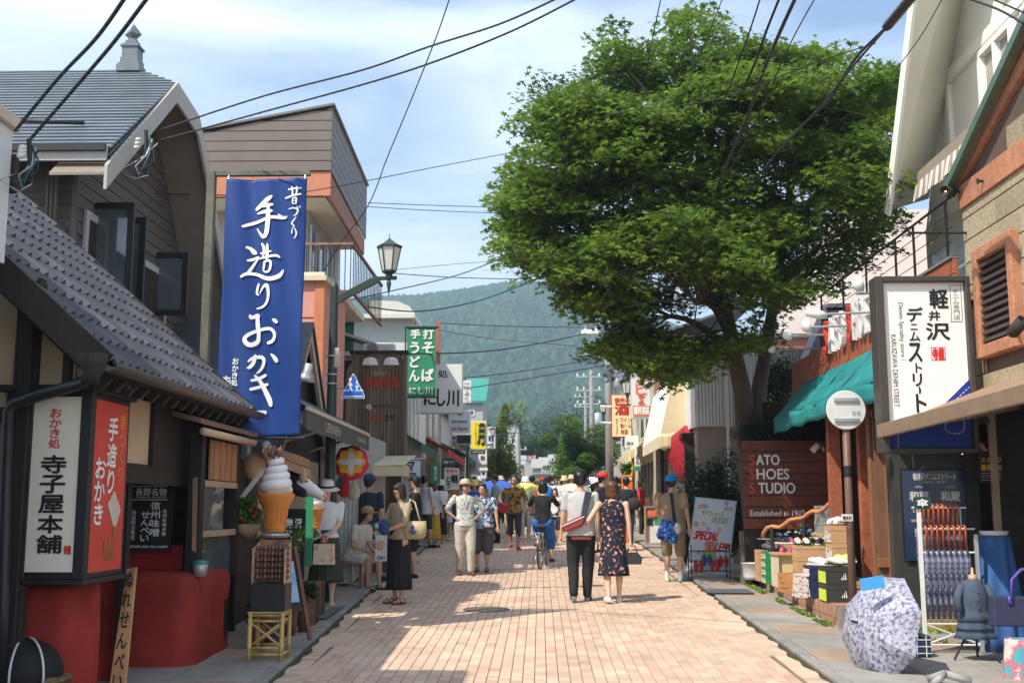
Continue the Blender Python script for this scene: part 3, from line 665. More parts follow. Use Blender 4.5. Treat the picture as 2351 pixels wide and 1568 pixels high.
    # ridged lean-to below
    for k in range(12):
        q=MB();a=.0+k/12;q.box(-5.3,-3.9,13.4+k*.32,13.4+k*.32+.30,2.92+.0*k,2.95);
        q=MB();x0,x1=-5.2+k*.115,-5.2+(k+1)*.115-.012;z0=3.55-k*.055;q.prism([(x0,14.2,z0),(x1,14.2,z0-.05),(x1,17.2,z0-.05),(x0,17.2,z0)],(0,0,-.03));obj('lean_to_board',q,M('lead_grey',(.09,.10,.115),.4,.2),h)
    q=MB();q.box(-5.3,-3.85,14.25,17.1,gz(15),2.88);obj('lean_to_wall',q,mDkBr,h)
    # finial on the ridge
    f=MB();F_=P(302,165,14.45);x,y_,z=F_.x,15.0,7.43
    for (hw,z0,z1) in ((.155,0,.09),(.14,.09,.12),(.12,.12,.20),(.105,.20,.36),(.125,.36,.385),(.10,.385,.41),(.075,.41,.46),(.05,.46,.50)): f.box(x-hw,x+hw,y_-hw,y_+hw,z+z0,z+z1)
    f.lathe((x,y_,z+.50),[(.05,0),(.115,.06),(.11,.075),(0.0,.22)],4);obj('ridge_finial',f,M('finial_grey',(.17,.18,.19),.35,.15,metal=.3),h)
    q=MB()
    for dx,mt in ((0,0),(.06,0),(.12,0)): q.tube([P(160+dx*160,380,12.9),P(155+dx*160,470,12.9),P(150+dx*160,600,12.9)],.018)
    obj('wall_conduits',q,M('conduit_grey',(.13,.12,.11),.6),h,True)
grey_house();bpy.data.objects['dark_grey_house'].location.y -= .55;bpy.data.objects['dark_grey_house'].location.z += .02
# near left wall with its cap and bracket
t=thing('white_wall_corner',(-3.5,7.0,gz(7)),'white rendered wall corner with beige cap at the left picture edge','wall')
F=FY(7.0);x1=P(20,450,7).x;z0,z1=P(10,605,7).z,P(10,300,7).z
q=MB();q.box(x1-1.5,x1,6.6,7.0,z0,z1);obj('render',q,M('render_white',(.62,.63,.62),.8,.06),t)
q=MB();q.prism([(x1-1.5,6.55,z1),(x1+.035,6.55,z1),(x1+.035,7.05,z1),(x1-1.5,7.05,z1)],(0,0,.09));obj('cap',q,M('cap_beige',(.55,.47,.36),.7,.1),t,bevel=.01)
q=MB();q.box(x1-.3,x1+.03,7.0,7.05,P(10,440,7).z,P(10,355,7).z);obj('bracket_board',q,mDark,t)
q=MB();q.box(x1-1.5,x1-.02,6.65,6.98,gz(7),z0);obj('lower_post',q,M('post_bluegrey',(.20,.23,.26),.7,.2),t)
obj('upper_storey',MB().box(-8,-4.25,1.5,6.6,gz(5),5.8),bpy.data.materials['render_white'],t);obj('eave',MB().box(-8.3,-4.15,1.2,6.9,5.8,6.0),mDark,t)

# ---------------------------------------------------------------- brown box building + pink storey
def brown_building():
    h=thing('brown_clad_building',(-4.5,21,gz(21)),'tall building with brown metal cladding over an orange tile band and pink lower storey','building')
    mCl=M('cladding_brown',(.165,.135,.11),.5,.08,3,spec=.4);mCs=M('cladding_side',(.15,.135,.12),.5,.1,3)
    mOr=M('orange_tile',(.52,.20,.11),.7,.1,8,bump=.1);mPk=M('pink_render',(.70,.33,.26),.8,.07,4,bump=.15,dirt=.1)
    X0,X1,Y0,Y1=-6.2,-3.5,19.2,23.2
    def top(x): return 8.5+(x-X1)*.19
    zb=7.37;n=7;bh=.18
    z=zb
    while z < 8.5:
        xa=X0
        while top(xa) < z+.02 and xa < X1: xa += .02
        if xa < X1-.1:
            xb=xa
            while top(xb) < z+bh-.01 and xb < X1: xb += .02
            zt=min(z+bh-.014,8.49);q=MB()
            pts=[(xa,Y0,z),(X1,Y0,z),(X1,Y0,zt),(min(xb,X1-.01),Y0,zt)]
            if top(xa) > z+.03: pts.append((xa,Y0,min(top(xa),zt-.001)))
            q.prism(pts,(0,.03,0));obj('cladding_board',q,mCl,h)
        q=MB();zt=min(z+bh-.014,8.49);q.prism([(X1,Y0+.02,z),(X1,Y1,z-.25),(X1,Y1,zt-.25),(X1,Y0+.02,zt)],(-.03,0,0));obj('cladding_board',q,mCs,h)
        z += bh
    q=MB();q.prism([(X0,Y0+.04,zb),(X1-.04,Y0+.04,zb),(X1-.04,Y0+.04,8.46),(X0,Y0+.04,top(X0)-.03)],(0,Y1-Y0-.1,0));obj('attic_core',q,mDkBr,h)
    q=MB();q.prism([(X0-.05,Y0-.04,top(X0)+.02),(X1+.04,Y0-.04,8.53),(X1+.04,Y1,8.25),(X0-.05,Y1,top(X0)-.2)],(0,0,.04));obj('roof_sheet',q,mCs,h)
    for k in range(6):
        xa=X0+k*(X1-X0)/6;xb=X0+(k+1)*(X1-X0)/6-.008
        q=MB();q.box(xa,xb,Y0+.03,Y0+.09,6.93,7.355);obj('tile_panel',q,mOr,h)
    for k in range(5):
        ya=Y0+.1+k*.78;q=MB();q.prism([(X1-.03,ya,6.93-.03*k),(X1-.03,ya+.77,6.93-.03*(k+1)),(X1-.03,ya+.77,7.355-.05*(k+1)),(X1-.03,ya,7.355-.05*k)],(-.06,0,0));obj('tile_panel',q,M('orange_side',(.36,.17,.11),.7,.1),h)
    q=MB();q.box(X0,X1-.1,Y0+.1,Y1,6.90,6.92);obj('soffit',q,M('soffit_white',(.55,.52,.46),.7,.05),h)
    mG=M('wall_greige',(.36,.33,.31),.8,.08)
    q=MB();q.box(X0,-4.05,Y0+.9,Y1,5.3,6.9);obj('upper_wall',q,mG,h)
    for k,y_ in enumerate((20.2,20.95,21.7)):
        q=MB();q.box(-4.05,-4.03,y_,y_+.5,5.5,6.6);w_=obj('window',q,mGlass,h);q=MB();q.box(-4.04,-4.0,y_-.05,y_,5.45,6.65);q.box(-4.04,-4.0,y_+.5,y_+.55,5.45,6.65);obj('window_frame',q,mGal,w_)
    for k,xx in enumerate((-4.9,-4.4)):
        q=MB();q.box(xx,xx+.3,Y0+.86,Y0+.9,5.5,6.75);obj('window',q,mGlass,h)
    # balcony slab and rusty rail
    q=MB();q.box(X0,-3.5,18.9,Y1,5.38,5.52);obj('balcony_slab',q,mCream,h,bevel=.01)
    q=MB()
    mR=M('rail_rusty',(.32,.17,.12),.7,.5,12)
    zt=P(760,578,19.3).z
    q.box(-3.95,-3.1,19.28,19.33,zt-.04,zt);q.box(-3.15,-3.1,19.3,23.0,zt-.04,zt);q.box(-3.95,-3.1,19.28,19.33,5.25,5.29);q.box(-3.15,-3.1,19.3,23,5.25,5.29);ra=obj('balcony_rail',q,mR,h)
    for k in range(9):
        q=MB();x=-3.9+k*.095;q.tube([(x,19.3,5.29),(x,19.3,zt-.04)],.009,5);obj('baluster',q,mBlack,ra)
    for k in range(20):
        q=MB();y_=19.5+k*.18;q.tube([(-3.125,y_,5.29),(-3.125,y_,zt-.04)],.009,5);obj('baluster',q,mBlack,ra)
    # pink storey
    q=MB();q.box(X0,-3.46,18.6,20.7,2.86,5.35);obj('pink_wall',q,mPk,h)
    q=MB();q.box(-3.60,-3.44,18.57,18.6,2.86,5.3);obj('orange_edge',q,M('orange_edge',(.62,.22,.10),.7),h)
    q=MB();q.box(X0,-3.40,18.5,20.75,5.30,5.378);obj('white_band',q,mCream,h)
    for zz in (3.5,4.1,4.7): q=MB();q.box(X0,-3.62,18.585,18.6,zz,zz+.012);obj('render_joint',q,M('joint_rose',(.5,.22,.17),.8),h)
    # corrugated ground storey
    q=MB()
    n=60
    for k in range(n):
        x=-4.6+k*.03;y_=18.0+(.012 if k % 2 else 0);q.poly([(x,y_,gz(18)),(x+.03,18.012-(y_-18.0),gz(18)),(x+.03,18.012-(y_-18.0),2.85),(x,y_,2.85)])
    obj('corrugated_sheet',q,M('corrugated_pale',(.50,.53,.53),.5,.08),h)
    q=MB();q.box(-4.7,-2.85,18.02,22,gz(18),2.85);obj('ground_storey',q,M('storey_grey',(.42,.42,.40),.8),h)
    q=MB();x=P(768,1050,17.95).x;q.box(x-.05,x+.06,17.9,18.0,gz(18),2.9);obj('corner_post',q,M('post_white',(.62,.63,.62),.6),h)
brown_building();bpy.data.objects['brown_clad_building'].location.y -= .42;bpy.data.objects['brown_clad_building'].location.z += .06;bpy.data.objects['brown_clad_building'].location.x -= .08
# ---------------------------------------------------------------- black gabled shop with awning
def gable_shop():
    h=thing('black_gable_shop',(-3.9,14.6,gz(14.6)),'low black timber shop with pale bargeboards behind the blue banner','shop')
    mB=M('barge_pale',(.50,.43,.34),.6,.15)
    A=PX(716,752,-3.25)
    Yp=A.y;zp=A.z
    a,b=(-3.25,Yp,zp),(-3.25,Yp+1.9,zp-2.05)
    q=MB();q.prism([a,b,(b[0],b[1],b[2]-.16),(a[0],a[1],a[2]-.2)],(-.05,0,0));obj('bargeboard',q,mB,h)
    a2=(-3.25,Yp-1.9,zp-2.05);q=MB();q.prism([a2,a,(a[0],a[1],a[2]-.2),(a2[0],a2[1],a2[2]-.16)],(-.05,0,0));obj('bargeboard',q,mB,h)
    q=MB();q.prism([(-3.4,Yp-1.9,zp-2.1),(-3.4,Yp+1.9,zp-2.1),(-3.4,Yp,zp-.1)],(-1.8,0,0));obj('gable_wall',q,mDkBr,h)
    for s in (-1,1): q=MB();q.prism([(-3.22,Yp,zp+.03),(-3.22,Yp+s*1.95,zp-2.05),(-5.2,Yp+s*1.95,zp-2.05),(-5.2,Yp,zp+.03)],(0,0,.05));obj('roof_slope',q,M('roof_dim',(.06,.065,.07),.5),h)
    q=MB();q.box(-5.0,-3.42,12.9,17.3,gz(14),zp-2.0);obj('shop_wall',q,M('shop_dim',(.055,.04,.03),.8,.4),h)
    q=MB();q.box(-3.42,-3.38,13.2,14.6,1.3,2.45);obj('shop_window',q,mGlass,h)
    q=MB();q.box(-3.42,-3.36,15.0,17.2,.5,2.35);obj('pale_shutter',q,M('shutter_pale',(.42,.38,.31),.7,.1),h)
    # awning: frame, cloth, valance
    aw=thing('charcoal_awning',(-2.9,14.5,2.6),'charcoal shop awning with pale lettering on its valance beside the lamp post','awning')
    mA=M('awning_charcoal',(.075,.085,.08),.8,.15)
    q=MB();q.prism([(-2.55,12.35,2.76),(-2.55,16.9,2.76),(-3.4,16.9,3.2),(-3.4,12.35,3.2)],(0,0,.015));obj('awning_cloth',q,mA,aw)
    q=MB();q.box(-2.565,-2.55,12.35,16.9,2.52,2.73);va=obj('valance',q,mA,aw)
    q=MB();q.box(-2.57,-2.54,12.33,16.92,2.732,2.775);obj('front_rail',q,M('rail_beige',(.55,.47,.36),.5),aw)
    F=FXl(-2.548);q=MB();put(q,F,'LERNEN',(13.4,2.57,14.4,2.68),.01);put(q,F,'LERNEN',(15.8,2.60,16.5,2.66),.01);obj('lettering',q,M('letters_grey',(.5,.5,.45),.7),va)
    q=MB();q.box(-3.4,-2.56,12.33,12.36,2.55,2.72);q.t=[];q.t=[.5]*6;obj('valance',q,mA,aw)
    F=FY(12.326);q=MB();put(q,F,'LERNEN',(-2.86,2.58,-2.6,2.68),.0);obj('lettering',q,bpy.data.materials['letters_grey'],aw)
    for y_ in (12.6,14.6,16.6):
        q=MB();q.tube([(-3.4,y_,2.5),(-2.98,y_,2.62),(-2.57,y_,2.74)],.022,6);obj('folding_arm',q,M('arm_cream',(.5,.45,.36),.5),aw)
    for (px,py) in ((731,965),(762,1010),(790,1020)):
        p_=PX(px-30,py-25,-3.0);t=thing('awning_spotlight',p_,{731: 'bright spotlight nearest the blue banner under the charcoal awning',762: 'middle spotlight under the charcoal awning',790: 'far spotlight under the charcoal awning'}[px],'spotlight','spotlights under the charcoal awning')
        q=MB();q.lathe(p_,[(.02,.0),(.035,.04),(.05,.1)],10,axis=(.5,-.5,-.6));obj('lamp_head',q,mGal,t,True)
        q=MB();q.tube([p_,p_+Vector((-.05,.05,.12))],.008);obj('stem',q,mBlack,t)
    t=thing('wall_floodlight',PX(705,850,-3.2),'round steel floodlight on the black gable beside the banner','spotlight');p_=P(705,860,14.0)
    q=MB();q.lathe(p_+Vector((0,0,-.02)),[(.11,-.06),(.09,.0),(.055,.06),(.05,.16)],16,axis=(.2,-.2,1));obj('lamp_head',q,mGal,t,True)
    q=MB();q.tube([p_+Vector((0,0,.12)),p_+Vector((-.1,.05,.2)),p_+Vector((-.3,.05,.2))],.014);obj('arm',q,mBlack,t)
gable_shop()
# brown retractable awning in front of the ice cream
t=thing('brown_awning',P(650,1040,12.2),'narrow brown retracted awning above the giant ice cream','awning')
A,B=P(612,1018,12.2),P(712,1055,12.9)
q=MB();q.prism([A,B,B+Vector((0,0,-.10)),A+Vector((0,0,-.11))],(-.12,.3,0));obj('cassette',q,M('cassette_brown',(.30,.17,.12),.5,.15),t,bevel=.01)
q=MB();q.prism([A+Vector((.003,-.012,-.115)),B+Vector((.003,-.012,-.105)),B+Vector((.01,-.02,-.20)),A+Vector((.01,-.02,-.20))],(-.02,.03,0));obj('front_bar',q,M('bar_brown',(.36,.2,.13),.5,.15),t)
q=MB();q.ball(A+Vector((0,-.01,-.02)),(.055,.05,.045));obj('end_cap',q,mWhite,t,True)
q=MB();q.prism([P(550,1140,12.3),P(556,1148,12.3),P(607,1083,12.3),P(601,1075,12.3)],(0,.02,0));tag(obj('white_brace',q,mWhite),'white slanting brace beside the giant ice cream','brace')
# ---------------------------------------------------------------- lamp post and crossing sign
def lantern(root,c,s,mF,mG):
    """four sided tapering lantern, c = top of the finial's base"""
    x,y_,z=c;q=MB()
    q.lathe((x,y_,z-.0*s),[(.0,.18*s),(.012*s,.02*s),(.03*s,.0),(.16*s,-.10*s),(.30*s,-.17*s),(.30*s,-.21*s),(.27*s,-.22*s)],6);q.lathe((x,y_,z-.77*s),[(.17*s,.02*s),(.17*s,-.02*s),(.08*s,-.07*s),(.08*s,-.17*s),(.05*s,-.2*s)],6)
    obj('lantern_cap',q,mF,root)
    q=MB();n=6
    for k in range(n):
        a=2*math.pi*k/n;q.beam((x+.27*s*math.cos(a),y_+.27*s*math.sin(a),z-.22*s),(x+.165*s*math.cos(a),y_+.165*s*math.sin(a),z-.75*s),.022*s,.022*s)
    obj('lantern_ribs',q,mF,root)
    q=MB();q.lathe((x,y_,z-.75*s),[(.155*s,0),(.255*s,.53*s)],6);obj('lantern_glass',q,mG,root)
mPostG=M('post_green',(.035,.055,.045),.4,.25);mFrost=M('frosted_glass',(.62,.62,.55),.3,.05,spec=.5)
def lamp_post():
    Y=15.4;t=thing('street_lamp',(P(757,1120,Y).x,Y,gz(Y)),'dark green street lamp with lantern on a slanting arm beside the blue banner','street lamp')
    x=t.location.x;zt=P(765,655,Y).z;q=MB();q.lathe((x,Y,gz(Y)),[(.10,0),(.10,1.5),(.075,1.58),(.07,2.6),(.055,zt-gz(Y)-.05),(.055,zt-gz(Y)),(.02,zt-gz(Y)+.04),(.0,zt-gz(Y)+.16)],14);obj('pole',q,mPostG,t,True)
    A,B,C_=P(772,690,Y),P(868,640,Y),P(911,638,Y)
    q=MB();q.beam(A,B,.06,.10);q.beam(B+Vector((-.03,0,.002)),C_,.05,.05);obj('arm',q,mPostG,t,bevel=.005)
    p_=P(893,638,Y);top=P(894,549,Y);lantern(t,(p_.x,Y,top.z),(top.z-p_.z)/.92,mPostG,mFrost)
    q=MB();q.lathe((p_.x,Y,p_.z-.02),[(.02,0),(.035,-.06),(.008,-.2),(0,-.22)],8);obj('drop_finial',q,mPostG,t,True)
    q=MB();q.box(P(768,830,Y).x,P(780,830,Y).x,Y-.06,Y+.06,P(775,845,Y).z,P(775,800,Y).z);obj('meter_box',q,M('box_beige',(.5,.45,.35),.6),t,bevel=.01)
    for py in (820,862,883): q=MB();z=P(760,py,Y).z;q.lathe((x,Y,z),[(.08,0),(.08,.02)],14);obj('steel_band',q,mGal,t,True)
    s=thing('crossing_sign',P(811,890,Y-.05),'blue triangular pedestrian crossing sign with white walkers on the lamp post','sign')
    F=FY(Y-.08);pts=[F.ab(*k) for k in ((785,908),(785,915),(837,915),(837,907),(813,858),(810,858))]
    def sgn(k,dz,th,mt,nm,par):
        cx_,cy_=sum(p_[0] for p_ in pts)/6,sum(p_[1] for p_ in pts)/6-.02
        q=MB();q.prism([F.at(cx_+(a-cx_)*k,cy_+(b-cy_)*k,dz) for a,b in pts],F.n*th);return obj(nm,q,mt,par)
    pl_=sgn(1,0,.008,mWhite,'sign_plate',s);sgn(.93,.0085,.002,M('sign_blue',(.02,.13,.55),.4),'blue_field',pl_)
    q=MB()
    for (ox,oy,k) in ((805,884,1.),(820,888,.8)):
        def c(a,b): u,v=F.ab(ox+a*k,oy+b*k);return F.at(u,v,.0145)
        for (pa,pb,w_) in (((0,-8),(0,4),4),((0,4),(-4,14),2.4),((0,4),(4,14),2.4),((0,-6),(-5,1),1.7),((0,-6),(5,1),1.7)):
            A_,B_=c(*pa),c(*pb);d=(B_-A_).normalized();nn=Vector((-d.z,0,d.x))*w_*k*.5*Y/FPX;q.poly([A_-nn,B_-nn,B_+nn,A_+nn])
        q.lathe(c(0,-13),[(3.2*k*Y/FPX,0),(0,.001)],12,axis=(0,-1,0))
    for (l,t_,r,b) in ((788,909,834,911),(789,895,799,897.5),(826,895,834,897.5)): a=rect(F,l,t_,r,b);q.poly([F.at(a[0],a[1],.0142),F.at(a[2],a[1],.0142),F.at(a[2],a[3],.0142),F.at(a[0],a[3],.0142)])
    obj('pictogram',q,mInkW,pl_)
    q=MB();q.tube([P(760,890,Y),P(790,890,Y-.05)],.015);obj('bracket',q,mGal,s)
lamp_post()
# ---------------------------------------------------------------- wooden tower building with signs
def tower():
    Y=22.0;h=thing('timber_front_shop',(-3.2,23,gz(23)),'shop faced with tall weathered brown boards and red lettering','shop')
    mBd=M('weathered_board',(.20,.135,.085),.75,.5,5,col2=(.10,.085,.07),st=(6,6,.25),bump=.3,tone=.3)
    x0,x1=P(806,950,Y).x,P(931,950,Y).x;zt=P(860,812,Y).z;n=15
    for k in range(n):
        a=x0+(x1-x0)*k/n;q=MB();q.box(a,a+(x1-x0)/n-.008,Y-.004*(k % 3),Y+.03,1.6+.3*(k == 3),zt-.03*abs(math.sin(k*1.7))*.3);q.t=[random.random()]*6;obj('facade_board',q,mBd,h)
    q=MB();q.box(x0,x1-.04,Y+.035,Y+.25,gz(22),zt-.1);q.box(-5,-3.35,Y+.26,Y+3,gz(22),zt-.1);obj('wall_core',q,mDkBr,h)
    for k in range(1):
        a=Y+.04+k*.3;q=MB();q.box(x1-.03,x1,a,a+.22,2.3,zt-.04);q.t=[random.random()]*6;obj('facade_board',q,mBd,h)
    lx=P(775,950,22.6).x
    for k in range(5):
        a=lx+(x0-lx)*k/5;q=MB();q.prism([(a,22.6-.12*k,1.9),(a+.11,22.6-.12*(k+1),1.9),(a+.11,22.6-.12*(k+1),zt-.4+.07*k),(a,22.6-.12*k,zt-.5+.07*k)],(0,.03,0));q.t=[random.random()]*6;obj('facade_board',q,mBd,h)
    q=MB();q.box(x0-.05,x1+.04,Y-.05,Y+.3,zt,zt+.06);obj('roof_edge',q,mDark,h)
    F=FY(Y-.02)
    q=MB();put(q,F,'林檎の森',rect(F,838,864,916,890),.04,.012);obj('red_lettering',q,M('dull_red',(.45,.035,.02),.6),h)
    q=MB();put(q,F,'軽井沢',rect(F,858,853,886,863),.01,.012);put(q,F,'A',rect(F,838,930,846,937),.01);q.lathe(F.at(*F.ab(848,934),.012),[(.06,0),(0,.002)],14,axis=(0,-1,0));obj('pale_lettering',q,M('letters_tan',(.5,.42,.32),.6),h)
    q=MB();put(q,F,'Craft Building Place',rect(F,850,929,912,937),.02,.012);put(q,F,'カヤ',rect(F,882,950,906,968),.03,.012);obj('black_lettering',q,mInkB,h)
    q=MB();put(q,F,'地球や',rect(F,842,953,878,967),.03,.012);obj('red_small_lettering',q,bpy.data.materials['dull_red'],h)
    for i,px in enumerate((850,898)):
        t=thing('sign_lamp',P(px,826,Y-.2),('left' if i == 0 else 'right')+' one of the two white lamps over the timber board facade','lamp','lamps over the timber facade')
        q=MB();p_=P(px,831,Y-.25);q.lathe(p_,[(.13,-.06),(.10,.06),(.04,.09)],4,sx=1.2,sy=.8);obj('shade',q,mWhite,t)
        q=MB();q.tube([p_+Vector((0,0,.08)),P(px,818,Y)],.012);obj('arm',q,mBlack,t)
    t=thing('air_conditioner',P(868,812,22.3),'white outdoor air conditioner on top of the timber front','air conditioner');F=FY(22.3)
    a=rect(F,833,795,905,811);q=MB();q.box(a[0],a[2],22.3,22.6,zt+.06,a[3]+.05);b_=obj('casing',q,mWhite,t,bevel=.01)
    q=MB();q.lathe(((a[0]*.7+a[2]*.3),22.29,(zt+.06+a[3]+.05)/2),[(.11,0),(.10,.008),(.02,.01)],18,axis=(0,-1,0));obj('fan_grille',q,M('grille_grey',(.25,.25,.25),.5),t)
    # tent stall in front
    s=thing('market_tent',P(860,1085,20.5),'cream canvas market tent in front of the timber shop','tent')
    A,B=P(800,1070,19.8),P(928,1068,19.8);mCv=M('canvas_cream',(.68,.58,.38),.8,.1)
    q=MB();q.prism([A+Vector((0,0,.0)),B,B+Vector((0,1.9,.25)),A+Vector((0,1.9,.25))],(0,0,.01));q.box(A.x,B.x,A.y-.01,A.y+.005,A.z-.17,A.z);q.box(B.x-.005,B.x+.01,A.y,A.y+1.9,A.z-.17,A.z+.02);obj('canvas',q,mCv,s)
    for (x,y_) in ((A.x+.05,A.y+.02),(B.x-.03,A.y+.02),(B.x-.03,A.y+1.8)): q=MB();q.tube([(x,y_,gz(y_)),(x,y_,A.z)],.022);obj('tent_pole',q,M('pole_wood',(.45,.30,.18),.6) if x < -3 else mGal,s)
    q=MB();q.box(-4.2,B.x-.1,A.y+.3,A.y+1.0,gz(20)+.02,gz(20)+.85);tag(obj('stall_counter',q,M('counter_cloth',(.10,.07,.06),.8,.3),bevel=.01),'dark draped counter under the cream tent','counter')
tower()
# white house with rounded roof behind
def white_house():
    h=thing('white_annex',(-3.4,26,gz(26)),'white two storey annex with rounded metal roof edge above the timber shop','building')
    Y=26.0;F=FY(Y);x0,x1=P(812,780,Y).x,P(940,780,Y).x;z1=P(870,735,Y).z
    q=MB();q.box(x0,x1,Y,Y+4,3,z1);obj('wall',q,M('annex_white',(.66,.68,.66),.6,.05),h)
    q=MB();q.box(x0-.6,x1+.15,Y-.3,Y+4,z1,z1+.10);pts=[(x1-.7,Y-.25,z1+.42),(x1-.25,Y-.25,z1+.40),(x1+.02,Y-.25,z1+.28),(x1+.15,Y-.25,z1+.10),(x1-.9,Y-.25,z1+.10),(x1-.9,Y-.25,z1+.42)];q.prism(pts,(0,4,0));obj('roof',q,M('roof_whitish',(.70,.68,.60),.5,.1),h)
    a=rect(F,820,835,932,900);q=MB();q.box(a[0],a[2],Y-.02,Y,a[1],a[3]);w_=obj('window',q,mGlass,h)
    q=MB();q.box(a[0]-.05,a[2]+.05,Y-.05,Y-.02,a[3],a[3]+.06);q.box(a[2],a[2]+.05,Y-.05,Y-.02,a[1],a[3]);obj('window_frame',q,M('frame_greygreen',(.2,.24,.23),.5),w_)
    q=MB();q.box(x0-.9,x0,Y+.2,Y+4,3,z1-.05);obj('green_door_wall',q,M('door_green',(.02,.16,.10),.6),h)
    q=MB();q.box(x0-1.2,x0-.45,Y+.1,Y+.2,z1-1.3,z1);obj('blind_wall',q,M('blind_grey',(.28,.27,.24),.7),h)
    for k in range(3): q=MB();q.tube([(x1+.04+k*.06,Y+.1+k*.3,3),(x1+.04+k*.06,Y+.1+k*.3,z1)],.03);obj('drain_pipe',q,mWhite,h)
white_house()
# ================================================================ RIGHT SIDE
mStone=M('stone_beige',(.47,.38,.25),.9,.3,18,bump=.6,bscale=45,tone=.14,dirt=.2)
mTerra=M('terracotta',(.55,.24,.13),.85,.25,10,bump=.4,bscale=30,dirt=.2)
mBrownB=M('bronze_bar',(.26,.18,.12),.45,.2,5)
def stone_shop():
    h=thing('stone_clad_shop',(5.2,11,gz(11)),'denim shop clad in beige stone with terracotta bands and green roof verge','shop')
    X=4.6;z0=2.80;ch=.245
    for i in range(9):
        za,zb=z0+i*ch,z0+(i+1)*ch-.012;y_=12.1;k=0
        while y_ > 8.4:
            L=random.uniform(.55,1.0);ya=max(8.4,y_-L)
            for (c0,c1) in ([(ya,y_-.006)] if not (za < 4.25 and zb > 3.22) else [(max(ya,11.70),y_-.006),(ya,min(y_-.006,10.72))]):
                if c1-c0 > .03: q=MB();q.box(X,X+.12,c0,c1,za,min(zb,4.87));q.t=[random.random()]*6;obj('stone_block',q,mStone,h,bevel=.004)
            y_=ya
    q=MB();q.box(X+.012,7.5,8.2,12.08,2.8,5.0);q.prism([(X+.02,12.08,5),(X+.02,8.2,5),(X+.02,8.2,7.4),(X+.02,12.1,5.1)],(3,0,0));obj('wall_core',q,M('mortar_brown',(.12,.08,.06),.9),h)
    def rake(y_): return 5.12+(12.15-y_)*.45
    q=MB();q.prism([(X-.03,12.12,4.87),(X-.03,8.4,4.87),(X-.03,8.4,5.13),(X-.03,12.12,5.13)],(.1,0,0));obj('terracotta_band',q,mTerra,h,bevel=.006)
    q=MB();q.prism([(X-.035,12.1,5.131),(X-.035,8.2,rake(8.2)-.42),(X-.035,8.2,rake(8.2)-.08),(X-.035,12.12,5.16)],(.1,0,0));obj('terracotta_rake',q,mTerra,h,bevel=.006)
    for i in range(6):
        za=5.14+i*ch;q=MB();ye=12.1-(za+ch+.30-5.12)/.45
        if ye > 8.5: q.box(X,X+.1,8.4,ye,za,za+ch-.012);obj('stone_block',q,mStone,h,bevel=.004)
    for (dx,mm,dz) in ((-.16,M('verge_green',(.10,.17,.13),.4,.2),0),(-.09,M('verge_olive',(.20,.19,.12),.5,.3),.03),(-.03,bpy.data.materials['verge_green'],.06)):
        q=MB();q.prism([(X+dx,12.2,rake(12.2)-.04+dz),(X+dx,8.0,rake(8.0)-.04+dz),(X+dx,8.0,rake(8.0)+.06+dz),(X+dx,12.2,rake(12.2)+.06+dz)],(.055,0,0));obj('roof_verge',q,mm,h)
    # louvred opening
    ya,yb,za,zb=10.72,11.70,3.18,4.32
    w_=[]
    for (a,b,c,d) in ((ya,ya+.12,za,zb),(yb-.12,yb,za,zb),(ya+.12,yb-.12,zb-.13,zb),(ya+.12,yb-.12,za,za+.13)):
        q=MB();q.box(X-.09,X+.05,a,b,c,d);w_.append(obj('louvre_frame',q,mTerra,h,bevel=.01))
    q=MB();q.box(X+.03,X+.06,ya+.1,yb-.1,za+.1,zb-.1);obj('dark_opening',q,mBlack,h)
    for k in range(11): q=MB();z=za+.16+k*.077;q.box(X-.06,X+.0,ya+.12,yb-.12,z,z+.034);obj('louvre_slat',q,M('slat_brown',(.07,.05,.045),.6),h)
    # dark front wall with poster, opening, and yellow plinth
    mW=M('shopfront_charcoal',(.055,.055,.05),.55,.2,4,dirt=.3)
    q=MB();q.box(3.83,4.78,12.55,12.7,gz(12.6)+.12,2.95);obj('charcoal_wall',q,mW,h)
    q=MB();q.box(3.9,4.75,12.5,12.56,gz(12.5)-.02,gz(12.5)+.16);obj('yellow_plinth',q,M('plinth_yellow',(.50,.36,.10),.8,.5,10,dirt=.4),h)
    q=MB();q.box(4.80,7.5,12.2,12.3,.1,2.9);q.box(7.3,7.4,7,12.3,.1,2.9);q.box(4.6,7.4,7,12.3,2.72,2.79);obj('room_shell',q,M('room_dark_r',(.03,.025,.02),.8,.4),h)
    q=MB();q.box(4.5,7.4,7,12.2,.10,.25);obj('shop_floor',q,M('floor_grey_r',(.18,.16,.14),.7,.2),h)
    for y_ in (12.0,10.6): q=MB();q.box(4.72,4.78,y_,y_+.06,.25,2.75);obj('door_post',q,M('post_tan',(.35,.25,.17),.6),h)
    F=FY(12.545);pn=slab(F,rect(F,2071,1075,2222,1290),.03,'poster_board',mBlack,h)
    F2=FY(12.512);p2=slab(F2,rect(F2,2075,1080,2218,1286),.004,'poster_sheet',M('poster_navy',(.02,.04,.09),.25,.2),pn);q=MB()
    for (s,l,t_,r,b,bo) in (('軽井沢デニムストリート',2096,1086,2194,1102,.03),('KOJIMA DENIM',2118,1104,2172,1110,.0),('MENS',2100,1115,2118,1120,0),('LADIES',2170,1115,2192,1120,0),('和蔵',2088,1128,2132,1150,.05),('和蔵',2160,1128,2204,1150,.05),('DENIM',2096,1166,2130,1176,.02),('community',2092,1190,2140,1200,.02),('児島',2100,1212,2118,1232,.03)): put(q,F2,s,rect(F2,l,t_,r,b),bo)
    obj('white_lettering',q,M('letters_dim',(.6,.6,.58),.5),p2,kind='stuff')
    F3=FY(12.19);s=slab(F3,rect(F3,2247,1036,2303,1108),.01,'staff_poster',mBlack,None);tag(s,'black staff wanted poster with yellow lettering inside the denim shop doorway','poster')
